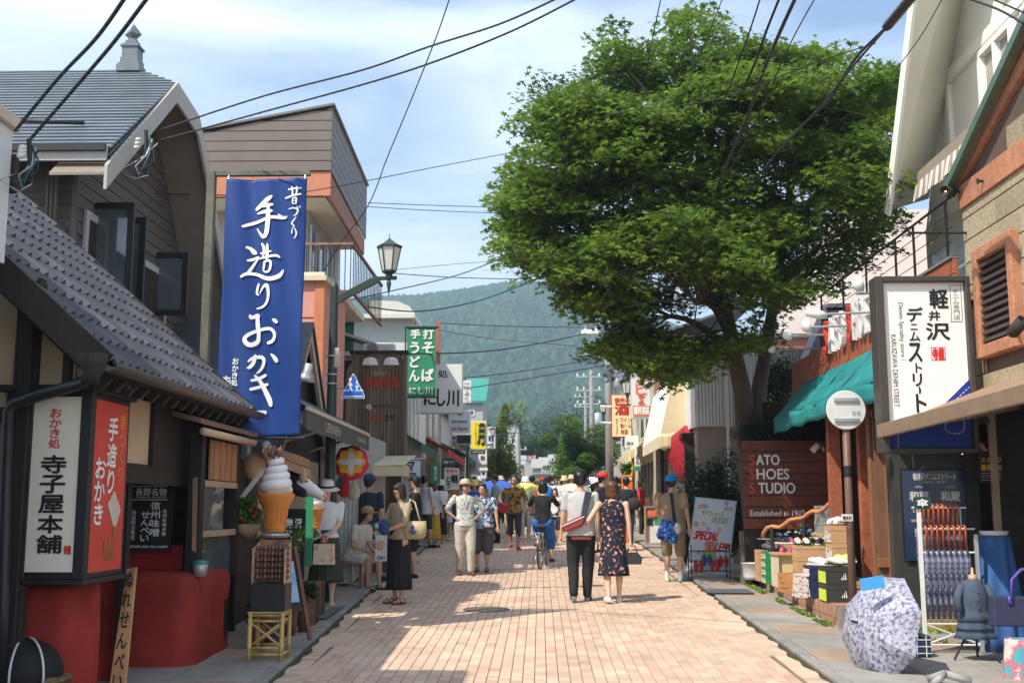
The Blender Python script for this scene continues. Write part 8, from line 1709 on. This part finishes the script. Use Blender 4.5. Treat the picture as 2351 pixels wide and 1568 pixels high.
# bamboo stool
Y=10.4;x0,x1=P(571,1513,Y).x,P(645,1513,Y).x;zt=P(600,1407,Y).z;z0=gz(Y)+.03;root=thing('bamboo_stool',((x0+x1)/2,Y+.15,z0),'square bamboo stool with crossed braces beside the red counter','stool')
for x in (x0,x1):
    for y_ in (Y,Y+.30): q=MB();q.lathe((x,y_,z0),[(.019,0),(.020,.12),(.023,.125),(.020,.13),(.02,zt-z0)],10);obj('leg',q,mBamboo,root,True)
for y_ in (Y,Y+.30):
    for (a,b) in (((x0,z0+.06),(x1,z0+.06)),((x0,z0+.12),(x1,z0+.12)),((x0,zt-.02),(x1,zt-.02)),((x0,zt-.07),(x1,zt-.07)),((x0,z0+.13),(x1,zt-.08)),((x1,z0+.13),(x0,zt-.08))): q=MB();q.tube([(a[0],y_,a[1]),(b[0],y_+.003,b[1])],.011,8);obj('brace',q,mBamboo,root,True)
for x in (x0,x1):
    for z in (z0+.06,zt-.02,zt-.07): q=MB();q.tube([(x,Y-.03,z),(x,Y+.33,z)],.011,8);obj('brace',q,mBamboo,root,True)
q=MB();q.box(x0-.02,x1+.02,Y-.02,Y+.32,zt,zt+.012);obj('seat',q,mBamboo,root)
z1,z2=P(610,1340,Y).z,P(610,1240,Y).z
q=MB();q.box(x0-.0,x1+.02,Y+.0,Y+.28,zt+.013,z1);tag(obj('black_box',q,mBlack,bevel=.004,kind='thing'),'black display box standing on the bamboo stool','box')
root=thing('skewer_case',((x0+x1)/2,Y+.1,z1),'glass case of dark glazed cracker skewers on the black box','display case');q=MB();q.box(x0,x1+.01,Y+.26,Y+.27,z1+.002,z2);obj('back_picture',q,M('case_print',(.45,.22,.10),.3,.5,7,col2=(.12,.06,.04)),root)
for s,x in ((1,x0),(-1,x1+.005)): q=MB();q.prism([(x,Y,z1+.002),(x,Y+.25,z1+.002),(x,Y+.25,z2-.02),(x,Y,z2-.08)],(.004,0,0));obj('side_card',q,M('card_photo',(.60,.42,.26),.4,.4,12),root)
mSk=M('cracker_glaze',(.16,.05,.02),.3,.5,25,spec=.6)
for k in range(13):
    x=x0+.035+k*.0225;y_=Y+.08+.05*(k % 3);root2=None;q=MB();q.tube([(x,y_,z1+.004),(x,y_,z1+.03)],.003,4)
    for j in range(6): q.lathe((x,y_,z1+.035+j*.052-.0*k),[(.012,0),(.021,.01),(.021,.03),(.012,.045)],7)
    obj('cracker_skewer',q,mSk,root)
# A frame board with picture
Y=11.6;A,B,C_,D_=P(655,1262,Y),P(677,1255,Y),P(712,1467,Y-.4),P(650,1470,Y-.4);root=thing('a_frame_board',(A.x,Y,gz(Y)),'brown wooden A frame board with a blue drink picture','A-frame sign');mAF=M('frame_mahog',(.16,.05,.03),.5,.3)
q=MB();q.beam(B,C_,.035,.03);obj('frame_leg',q,mAF,root);q=MB();q.beam(A,D_,.035,.03);obj('frame_leg',q,mAF,root);q=MB();q.beam(B.lerp(C_,.68),A.lerp(D_,.68),.03,.03);obj('rail',q,mAF,root)
q=MB();q.prism([A,A.lerp(D_,.66),B.lerp(C_,.66),B],(0,.015,0));obj('board',q,M('slate_board',(.05,.05,.055),.6),root);e=Vector((0,-.012,0));u=lambda s,t: A.lerp(D_,t).lerp(B.lerp(C_,t),s)+e
q=MB();q.prism([u(.12,.15),u(.12,.6),u(.8,.6),u(.7,.15)],(0,.004,0));obj('drink_picture',q,M('print_cyan',(.25,.5,.70),.4,.4,5,col2=(.6,.7,.75)),root)
# hanging flower basket, planters, small notice boards
p_=P(568,1205,11.8);t=shrub('flower_basket',(p_.x,p_.y,p_.z),'hanging wicker basket of green plants and red flowers by the window bay','plant',.17,.14,.16,1100,mFresh,.03,5);q=MB();q.lathe(p_+Vector((0,0,-.12)),[(.05,0),(.12,.05),(.14,.13)],14);obj('basket',q,M('wicker',(.48,.34,.17),.8,.4,40),t,True)
rng=random.Random(2)
for k in range(7): q=MB();q.ball(p_+Vector((rng.uniform(-.05,.2),-.12,rng.uniform(.05,.3))),.02,7,5);obj('flower',q,mRedP,t,True)
for (px,py,Y,sx,sz,lab,mt) in ((668,1270,12.1,.16,.16,'bright green plant below the giant ice cream stand',mFresh),(620,1262,12.0,.14,.08,'low green plant behind the skewer case',mFresh),(700,1380,12.4,.15,.12,'dark potted plant beside the A frame board',mEver),(590,1470,11.2,.12,.14,'dark shaded plant behind the bamboo stool',mEver)):
    g=P(px,py,Y);z=max(g.z,gz(Y)+.25);t=shrub('potted_plant',(g.x,Y,z),lab,'plant',sx,.12,sz,500,mt,.03,5);q=MB();q.lathe((g.x,Y,gz(Y)+.03),[(.06,0),(.09,.16),(.095,z-gz(Y)-.03)],12);obj('pot',q,M('pot_brown',(.14,.07,.045),.8,.3),t,True)
s=sign('coffee_board','black rounded board with white characters behind the giant ice cream',648,1168,700,1330,12.9,'k',None,[('沢',678,1190,693,1212,0,.04,'w'),('館',678,1216,693,1240,0,.04,'w'),('珈',658,1190,672,1212,0,.04,'w'),('琲',658,1216,672,1240,0,.04,'w')],th=.03)
sign('green_banner','narrow green cloth banner beside the black coffee board',700,1140,718,1300,13.4,'g',None,[],th=.006,cat='banner')
sign('purple_poster','small purple poster with a round pale face behind the tote bag woman',862,1228,888,1288,17.0,'w',None,[('OKI',866,1276,884,1284,0,.03,'k')],th=.01,cat='poster')
q=MB();p_=P(875,1250,16.97);q.ball(p_,(.06,.006,.07),14,8);adopt(obj('round_face',q,M('print_peach',(.7,.42,.32),.6)),bpy.data.objects['purple_poster'])
# wooden planter boxes along the left shop
for i,(px,Y,lab) in enumerate(((705,13.6,'brown wooden planter left of the woman in the wide hat'),(690,12.9,'lower brown wooden planter behind the A frame board'))):
    x=P(px,1380,Y).x;root=thing('wooden_planter',(x,Y,gz(Y)),lab,'planter');[obj('plank',MB().box(x-.16,x+.16,Y,Y+.02,gz(Y)+.03+k*.11,gz(Y)+.03+k*.11+.1),mWood,root) for k in range(4)];obj('box_core',MB().box(x-.155,x+.155,Y+.022,Y+.3,gz(Y)+.03,gz(Y)+.44),mDark,root)
# ================================================================ GOODS ON THE RIGHT
mKraft=M('box_kraft',(.55,.33,.17),.8,.12,5);mKG=M('box_green',(.02,.28,.07),.6,.15);mKN=M('box_navy',(.015,.03,.09),.6,.15);mKB=M('box_black',(.04,.04,.038),.6,.15);mKL=M('box_lime',(.60,.72,.05),.6,.1);mKW=M('box_striped',(.66,.62,.56),.7,.3,30,col2=(.25,.05,.04),lo=.42,hi=.46)
def boxes(l,t,r,b,Y,n,mat,what,txt=None,dep=.3,sidem=None,ink='w',lidm=None):
    F=FY(Y);a=rect(F,l,t,r,b);h=(a[3]-.603)/n;names=['lowest','second lowest','third from below','fourth from below','fifth from below']
    for k in range(n):
        z=.603+k*h;o=random.uniform(-.012,.012);root=thing('shoe_box',((a[0]+a[2])/2,Y,z),('topmost' if k == n-1 and n > 1 else names[k])+' '+what,'shoe box','shoe boxes on the tiled step')
        q=MB();q.box(a[0]+o,a[2]+o,Y,Y+dep,z,z+h*.72);obj('box_body',q,mat,root);q=MB();q.box(a[0]+o-.004,a[2]+o+.004,Y-.004,Y+dep,z+h*.722,z+h-.003);obj('lid',q,lidm or mat,root)
        if sidem: q=MB();q.box(a[0]+o-.006,a[0]+o-.001,Y+.01,Y+dep-.01,z+.01,z+h*.7);obj('side_label',q,sidem,root)
        if txt:
            w_=a[2]-a[0];q=MB()
            if txt == 'EDWIN': q2=MB();q2.box(a[0]+w_*.55,a[2]-.005,Y-.006,Y-.0045,z+h*.35,z+h*.8);obj('red_plate',q2,mRedP,root);put(q,FY(Y-.007),txt,(a[0]+w_*.6,z+h*.42,a[2]-.01,z+h*.73),.03,.001)
            else: [q.prism([(a[0]+w_*(.62+.09*j),Y-.006,z+h*.25),(a[0]+w_*(.67+.09*j),Y-.006,z+h*.25),(a[0]+w_*(.665+.07*j),Y-.006,z+h*(.36+.12*j)),(a[0]+w_*(.635+.07*j),Y-.006,z+h*(.40+.12*j))],(0,.001,0)) for j in range(3)]
            obj('print',q,mInkW,root)
    return a
boxes(1899,1300,1952,1382,13.35,2,mKB,'black shoe box with white three stripe print by the disc pole','x',.35,mKL,lidm=mKB)
boxes(1858,1299,1904,1367,14.0,3,mKN,'navy shoe box with red name plate','EDWIN',.32,mKW)
boxes(1832,1318,1856,1366,14.05,3,mKW,'striped shoe box left of the navy boxes',None,.3)
boxes(1832,1253,1898,1340,14.8,4,mKraft,'brown shoe box behind the navy boxes',None,.3)
boxes(1909,1206,1952,1300,14.2,4,mKraft,'brown shoe box behind the disc pole',None,.3,mKW)
boxes(1862,1240,1905,1300,15.6,3,mKG,'green shoe box behind the brown boxes',None,.3)
boxes(1758,1266,1782,1337,16.6,4,mKG,'bright green shoe box near the white tub',None,.3,mKW)
boxes(1742,1262,1757,1325,17.2,3,mKraft,'small brown box left of the green boxes',None,.3)
boxes(1783,1250,1836,1290,16.8,3,mKraft,'brown box under the pink trainers',None,.3)
boxes(1880,1160,1909,1240,17.0,5,M('box_grey',(.34,.38,.36),.7,.1),'grey shoe box beside the red post',None,.3)
# cream table, crate, tub
Y=15.9;a=rect(FY(Y),1784,1274,1834,1346);root=thing('cream_table',(a[0],Y,.6),'cream panel table with shoes among the stacked boxes','table');obj('side_panel',MB().box(a[0],a[0]+.03,Y,Y+.4,.6,a[3]),mCream,root);obj('side_panel',MB().box(a[2]-.03,a[2],Y,Y+.4,.6,a[3]),mCream,root);obj('tabletop',MB().box(a[0]-.02,a[2]+.02,Y-.02,Y+.42,a[3],a[3]+.03),mKraft,root);obj('back_panel',MB().box(a[0]+.031,a[2]-.031,Y+.05,Y+.07,.6,a[3]),M('panel_cream',(.70,.55,.28),.7),root)
Y=14.9;a=rect(FY(Y),1797,1316,1834,1349);root=thing('wooden_crate',(a[0],Y,.6),'small slatted wooden crate on the tiled step','crate')
for k in range(4): z=.603+k*(a[3]-.6)/4;obj('slat',MB().box(a[0],a[2],Y,Y+.012,z,z+(a[3]-.6)/4-.012),M('crate_pine',(.55,.27,.10),.7,.3),root);obj('slat',MB().box(a[0]-.012,a[0],Y+.013,Y+.26,z,z+(a[3]-.6)/4-.012),bpy.data.materials['crate_pine'],root)
obj('crate_back',MB().box(a[0]+.001,a[2],Y+.25,Y+.262,.6,a[3]),bpy.data.materials['crate_pine'],root)
p_=P(1728,1322,17.6);root=thing('white_tub',(p_.x,17.6,.605),'white plastic tub at the far end of the tiled step','tub');q=MB();q.lathe((p_.x,17.6,.605),[(.11,0),(.135,.05),(.15,.24),(.165,.245),(.16,.25),(.14,.24),(.12,.06)],20,sx=1.05);obj('tub_body',q,mWhite,root,True)
# shoes
rng=random.Random(6);cols=[(.6,.58,.5),(.03,.03,.03),(.55,.08,.16),(.05,.10,.3),(.35,.22,.12),(.7,.7,.2),(.1,.1,.11),(.68,.66,.6)];cn=['cream','black','pink','blue','tan','lime','charcoal','white']
def shoe_pair(p_,k,lab,rz):
    root=thing('pair_of_shoes',p_,lab,'shoes','shoes set out on the boxes');m_=M('shoe_'+cn[k % 8],cols[k % 8],.6,.2,12)
    for d in (-.055,.055):
        q=MB();Rz=Matrix.Rotation(rz,3,'Z');f=lambda x,y,z: Vector(p_)+Rz@Vector((x+d,y,z));q.tube([f(0,.12,.035),f(0,.10,.05),f(0,.05,.055),f(0,-.02,.04),f(0,-.09,.03),f(0,-.13,.022)],[.015,.036,.040,.038,.036,.012],8);sh=obj('upper',q,m_,root,True);q=MB();q.prism([f(x,y,0) for x,y in ((-.03,.13),(.03,.13),(.035,-.05),(.03,-.12),(0,-.15),(-.03,-.12),(-.035,-.05))],(0,0,.018));obj('sole',q,mWhite if k % 3 else mBlack,root)
for i,(px,py,Y,where) in enumerate(((1925,1296,13.5,'on the black boxes by the disc pole'),(1882,1296,14.2,'on the navy boxes'),(1842,1250,15.0,'front left on the brown boxes'),(1872,1250,15.1,'front right on the brown boxes'),(1925,1202,14.4,'on the tall brown stack behind the pole'),(1800,1247,17.0,'left on the table boxes'),(1825,1247,17.0,'right on the table boxes'),(1885,1236,15.8,'on the green boxes'),(1805,1270,16.2,'on the cream table'),(1770,1262,16.8,'on the bright green boxes'),(1850,1228,16.4,'behind the brown boxes'),(1760,1238,17.8,'far left under the wavy rail'),(1790,1232,17.9,'middle under the wavy rail'),(1820,1222,17.9,'right under the wavy rail'),(1845,1212,17.9,'near the grey boxes'),(1940,1290,13.7,'right on the black boxes'))):
    k=(0,7,0,1,7,1,2,4,2,6,3,1,3,1,6,5)[i];shoe_pair(P(px,py,Y),k,cn[k]+' shoes '+where,rng.uniform(-1,1))
obj('display_ledge',MB().box(P(1752,1240,18).x,P(1860,1240,18).x,17.75,18.1,.6,P(1800,1240,17.9).z-.002),mKW,bpy.data.objects['shoe_shop'])
# whiteboard sign and cart
Y=19.4;A,B,C_,D_=P(1597,1140,Y+.25),P(1691,1150,Y+.25),P(1672,1322,Y),P(1575,1312,Y);root=thing('sale_board',(A.x,Y,gz(Y)),'tilted whiteboard with flower pictures and red SPECIAL SALE lettering','sign');pl_=Plane(D_,C_-D_,A-D_)
W_,H_=(C_-D_).length,(A-D_).length;q=MB();q.prism([pl_.at(0,0),pl_.at(W_,0),pl_.at(W_,H_),pl_.at(0,H_)],pl_.n*-.03);obj('board_frame',q,M('frame_paleblue',(.55,.66,.74),.4),root,bevel=.006)
q=MB();q.prism([pl_.at(.025,.025,.002),pl_.at(W_-.025,.025,.002),pl_.at(W_-.025,H_-.025,.002),pl_.at(.025,H_-.025,.002)],pl_.n*.002);bf=obj('board_face',q,M('sale_face',(.72,.76,.80),.4,.2,5,col2=(.62,.70,.78)),root)
q=MB();put(q,pl_,'サトウシューズ',(W_*.2,H_*.76,W_*.72,H_*.84),.04,.006);put(q,pl_,'OUTLET',(W_*.45,H_*.68,W_*.85,H_*.75),.05,.006);obj('olive_lettering',q,M('ink_olive',(.35,.36,.03),.6,0),bf)
q=MB();put(q,pl_,'SPECIAL',(W_*.1,H_*.44,W_*.66,H_*.55),.07,.006,skew=.1);put(q,pl_,'SALE!!!!',(W_*.42,H_*.31,W_*.95,H_*.42),.07,.006,skew=.1);obj('red_lettering',q,mInkR,bf)
for i in range(14): q=MB();u,v=rng.uniform(.06,.94)*W_,rng.choice([rng.uniform(.05,.3),rng.uniform(.56,.66),rng.uniform(.86,.96)])*H_;[q.lathe(pl_.at(u+.025*math.cos(a),v+.025*math.sin(a),.005),[(.018,0),(0,.002)],6,axis=pl_.n) for a in [k*1.256 for k in range(5)]];obj('flower_print',q,M('flower_'+'abc'[i % 3],[(.7,.25,.45),(.75,.5,.1),(.35,.45,.65)][i % 3],.6),bf,kind='stuff')
q=MB();u,v=.48*W_,.23*H_;q.prism([pl_.at(u-.12,v-.08,.01),pl_.at(u+.12,v-.1,.01),pl_.at(u+.12,v+.08,.01),pl_.at(u-.1,v+.1,.01)],pl_.n*.002);obj('lime_note',q,M('note_lime',(.45,.62,.10),.6),bf)
x0,x1=P(1584,1320,19.1).x,P(1672,1320,19.1).x;z=gz(19.1)+.03;root=thing('wire_cart',((x0+x1)/2,19.1,z),'black wire cart with coloured sandals below the sale board','cart')
for x in (x0,x1):
    for y_ in (18.9,19.25): q=MB();q.tube([(x,y_,z+.03),(x,y_,z+.55)],.009);q.lathe((x,y_,z+.03),[(.03,-.01),(.03,.01)],10,axis=(1,0,0));obj('leg',q,mBlack,root)
for zz_ in (.12,.28,.44): q=MB();q.tube([(x0,18.9,z+zz_),(x1,18.9,z+zz_),(x1,19.25,z+zz_),(x0,19.25,z+zz_),(x0,18.9,z+zz_)],.006,4);obj('wire_rim',q,mBlack,root)
for k in range(9): q=MB();x=x0+(x1-x0)*k/8;q.tube([(x,18.9,z+.12),(x,18.9,z+.44)],.003,4);q.tube([(x,18.9,z+.12),(x,19.25,z+.12)],.003,4);obj('wire',q,mBlack,root)
for i,(u,v,c) in enumerate(((.2,.2,'red'),(.42,.3,'blue'),(.62,.22,'red'),(.85,.28,'red'),(.5,.52,'salmon'))): q=MB();[(q.ball((x0+(x1-x0)*u+s,18.95,z+v),(.038,.02,.10),10,7),q.tube([(x0+(x1-x0)*u+s-.035,18.94,z+v+.03),(x0+(x1-x0)*u+s,18.90,z+v+.05),(x0+(x1-x0)*u+s+.035,18.94,z+v+.03)],.012)) for s in (-.043,.043)];tag(obj('sandals',q,M('sandal_'+c,{'red': (.6,.02,.02),'blue': (.03,.08,.42),'salmon': (.7,.22,.15)}[c],.5,.4,14),smooth=True,kind='thing'),c+' sandals '+('at the left end of the wire cart','hung in the middle of the wire cart','right of the middle of the wire cart','at the right end of the wire cart','piled on top of the wire cart')[i],'sandals')
# open umbrella on the pavement
c=P(2003,1425,10.15)
u=parasol('open_umbrella',c+Vector((-.16,-.12,.0)),.48,(-.90,-.38,.22),M('map_print',(.40,.40,.47),.55,.2,30,col2=(.10,.105,.17),col3=(.30,.30,.39),lo=.40,hi=.58,bump=.2),'large open umbrella with a grey blue old map print lying on the right pavement',.27,ribs=True)
q=MB();F_=P(2003,1338,9.8);q.obox(F_,(.20,.01,.10),Matrix.Rotation(-.15,3,'Y'));tag(obj('blue_tag',q,M('tag_azure',(.06,.35,.75),.5,.2,30),kind='thing'),'bright blue paper tag on top of the map print umbrella','tag')
# umbrella rack with folded umbrellas
Y=11.0;X0,X1=P(2121,1400,Y).x,P(2250,1400,Y).x;z0=gz(Y)+.05;root=thing('umbrella_rack',((X0+X1)/2,Y+.2,z0),'white metal rack of folded umbrellas before the denim shop','rack');zt=P(2120,1165,Y).z
for (x,y_,z) in ((X0,Y,zt),(X1,Y,zt-.25),(X1-.02,Y+.35,zt)): q=MB();q.box(x-.018,x+.018,y_-.012,y_+.012,z0,z);obj('upright',q,mWhite if x == X0 else mGal,root)
for (y_,z) in ((Y,zt-.42),(Y+.02,zt-.20),(Y+.2,zt-.0),(Y,z0+.06),(Y,z0+.25)): q=MB();q.tube([(X0,y_,z),(X1,y_,z)],.009);obj('rail',q,mWhite,root)
q=MB();q.tube([(X0,Y,z0+.06),(X1,Y,z0+.25)],.008);q.tube([(X1,Y,z0+.06),(X0,Y,z0+.25)],.008);obj('cross_brace',q,mWhite,root)
mHd=M('handle_cherry',(.36,.07,.02),.3,.2,spec=.7);mUm=M('umbrella_fabric',(.24,.25,.34),.6,.4,30,col2=(.02,.022,.05),lo=.4,hi=.6)
for row,(y_,zt_,n,w_) in enumerate(((Y+.20,zt-.0,9,'back'),(Y+.02,zt-.20,8,'front'))):
    for k in range(n):
        x=X0+.06+k*(X1-X0-.1)/n;t=thing('folded_umbrella',(x,y_,zt_),'dark printed umbrella with cherry handle in the %s row, number %s from the left' % (w_,('one','two','three','four','five','six','seven','eight','nine')[k]) if False else 'folded umbrella with cherry handle hanging in the %s row of the white rack' % w_,'umbrella','folded umbrellas in the %s row' % w_)
        q=MB();q.tube([(x,y_+.05,zt_-.05)]+[(x,y_+.035*math.cos(a)+.015,zt_+.03*math.sin(a)) for a in [R(d) for d in range(0,181,30)]]+[(x,y_-.02,zt_-.20)],.013,7);obj('handle',q,mHd,t,True)
        q=MB();q.lathe((x,y_-.02,zt_-.20),[(.016,0),(.034,-.04),(.040,-.25),(.026,-.48),(.008,-.60),(.006,-.66)],7);obj('folded_canopy',q,mUm,t)
F=FY(Y-.03);sign('rack_card','small teal price card clipped on top of the umbrella rack',2099,1140,2137,1168,Y-.03,'n',None,[('傘',2104,1145,2130,1163,0,.03,'y' if False else 'w')],th=.006,cat='card')
# plaid basket with folded umbrellas
g=G(2107,1518);root=thing('plaid_basket',(g.x,g.y,gz(g.y)+.03),'navy basket with white grid lines at the foot of the rack','basket');z=gz(g.y)+.04;q=MB();q.box(g.x-.13,g.x+.13,g.y-.0,g.y+.2,z,z+.19);obj('basket_body',q,mKN,root,bevel=.01)
for k in range(3): obj('white_line',MB().box(g.x-.134,g.x+.134,g.y-.006,g.y-.001,z+.03+k*.06,z+.037+k*.06),mWhite,root);obj('white_line',MB().box(g.x-.09+k*.085,g.x-.082+k*.085,g.y-.009,g.y-.0065,z,z+.19),mWhite,root)
q=MB();q.tube([(g.x-.02,g.y+.1,z+.18),(g.x+.06,g.y+.08,z+.27)],.03,8);tag(obj('teal_umbrella',q,M('teal_fabric',(.02,.32,.36),.6,.3),smooth=True),'folded teal umbrella sticking out of the navy basket','umbrella')
# skirt on a stand, child jacket mannequin, denim bag, patchwork skirt
def gar(name,lab,c,prof,mat,cat,folds=9,amp=.08,sx=1,sy=.75):
    root=thing(name,(c.x,c.y,gz(c.y)+.05),lab,cat);q=MB();n=60;zs=prof
    q.grid(lambda u,v: (lambda r,z,a: Vector((c.x+sx*r*(1+amp*v*math.sin(a*folds))*math.cos(a),c.y+sy*r*(1+amp*v*math.sin(a*folds))*math.sin(a),z)))(np.interp(v,np.linspace(0,1,len(zs)),[p_[0] for p_ in zs]),np.interp(v,np.linspace(0,1,len(zs)),[p_[1] for p_ in zs]),u*2*math.pi),n,14);obj('garment',q,mat,root,True,solid=.006);return root
mDn=M('denim_mid',(.045,.13,.36),.8,.25,14,bump=.3,bscale=120);mDd=M('denim_grey',(.07,.10,.15),.8,.3,14,bump=.3,bscale=120)
c=P(2290,1350,11.2);zt,zb=P(2283,1228,11.2).z,P(2290,1495,11.2).z
r_=gar('denim_skirt_stand','long blue denim skirt on a white waist form',c,[(.14,zt),(.155,zt-.12),(.19,zt-.45),(.225,zb)],mDn,'clothing display',8,.14);q=MB();q.lathe((c.x,c.y,zt-.06),[(.12,0),(.125,.06),(.14,.10),(0,.10)],24,sy=.75);obj('waist_form',q,mWhite,r_,True);q=MB();q.lathe((c.x,c.y,zt-.05),[(.151,0),(.147,.05)],30,sy=.76);obj('waistband',q,mDd,r_,True);q=MB();q.tube([(c.x,c.y,gz(c.y)),(c.x,c.y,zt)],.014);obj('stand_pole',q,mSteel,r_)
c=P(2238,1410,10.6);zt,zb=P(2238,1330,10.6).z,P(2238,1475,10.6).z
r_=gar('child_jacket_mannequin','small grey denim jacket and ruffled skirt on a child mannequin stand',c,[(.05,zt),(.10,zt-.05),(.12,zt-.20),(.105,zt-.28),(.15,zt-.36),(.13,zt-.361),(.165,zt-.44),(.145,zt-.441),(.18,zt-.52)],mDd,'mannequin',7,.07);q=MB();q.lathe((c.x,c.y,zt-.02),[(.04,0),(.035,.06),(.012,.07),(.012,.12),(0,.13)],14);obj('neck_block',q,M('wood_pale',(.55,.36,.2),.6),r_,True);q=MB();q.tube([(c.x,c.y,zb+.1),(c.x,c.y,gz(10.6)+.35)],.011);[q.tube([(c.x,c.y,gz(10.6)+.4),(c.x+.22*math.cos(a),c.y+.22*math.sin(a),gz(10.6)+.04)],.010) for a in (-.9,1.2,3.3)];obj('tripod',q,mDark,r_)
for s in (-1,1): q=MB();q.tube([(c.x+s*.10,c.y,zt-.05),(c.x+s*.16,c.y-.03,zt-.16),(c.x+s*.15,c.y-.06,zt-.28)],[.04,.038,.032],8);obj('sleeve',q,mDd,r_,True)
for dz in (.10,.17,.24): q=MB();q.ball((c.x,c.y-.10,zt-dz),.008,6,4);obj('button',q,mSteel,r_)
c=P(2335,1385,9.9);root=thing('denim_tote',c+Vector((0,0,-.2)),'dark denim handbag with purple trim hanging at the right picture edge','bag');obj('bag_body',MB().prism([c+Vector((x,0,z)) for x,z in ((-.20,-.19),(.3,-.19),(.28,.05),(-.19,.06))],(0,.14,0)),M('denim_dark',(.035,.04,.09),.8,.2,20),root,bevel=.01)
q=MB();q.tube([c+Vector((-.05,-.01,.03)),c+Vector((-.03,0,.2)),c+Vector((.05,0,.28)),c+Vector((.2,0,.3))],.014);q.box(c.x-.075,c.x-.03,c.y-.012,c.y-.002,c.z-.01,c.z+.06);obj('bag_handle',q,M('trim_violet',(.10,.06,.35),.5),root,True)
c=P(2345,1500,9.7);r_=gar('patchwork_skirt','multicoloured patchwork garment at the lower right picture edge',c,[(.12,c.z+.12),(.15,c.z-.1),(.19,c.z-.4)],M('patchwork',(.50,.45,.42),.8,.3,7,col2=(.06,.30,.36),col3=(.5,.08,.12),kind='noise',lo=.42,hi=.56),'clothing display',6,.1)
q=MB();[q.tube([(P(2175,1560,9.3).x+.2*math.cos(a),9.35+.15*math.sin(a),gz(9.3)+.06),(P(2175,1560,9.3).x,9.35,gz(9.3)+.12)],.03,6) for a in (0,2,4)];tag(obj('folded_shoes',q,M('shoe_grey_lot',(.4,.4,.38),.7,.4,8),smooth=True,kind='thing'),'grey canvas shoes at the lower right of the pavement','shoes')
# grass and weeds along the step, grey paving patch
C=[];Nn=[];S=[];T=[]
for k in range(2600):
    y_=random.uniform(12.9,19) if k % 3 else random.uniform(11.6,12.6);x=(3.14+abs(random.gauss(0,.045)) if k % 3 else random.uniform(3.55,4.4));dn=mnoise.noise(Vector((x*3,y_*1.7,0)))
    if dn < -.02: continue
    C.append((x,y_,gz(y_)+.035+random.uniform(0,.03)));Nn.append((random.gauss(0,1),random.gauss(0,1),.5));S.append(random.uniform(.015,.04));T.append(random.random())
o_=leaves('weeds',C,Nn,S,T,M('weed_green',(.16,.24,.03),.7,.3,2,tone=.4),None,LEAF2,'stuff')
bpy.data.objects.remove(_to);bpy.data.scenes.remove(TS)
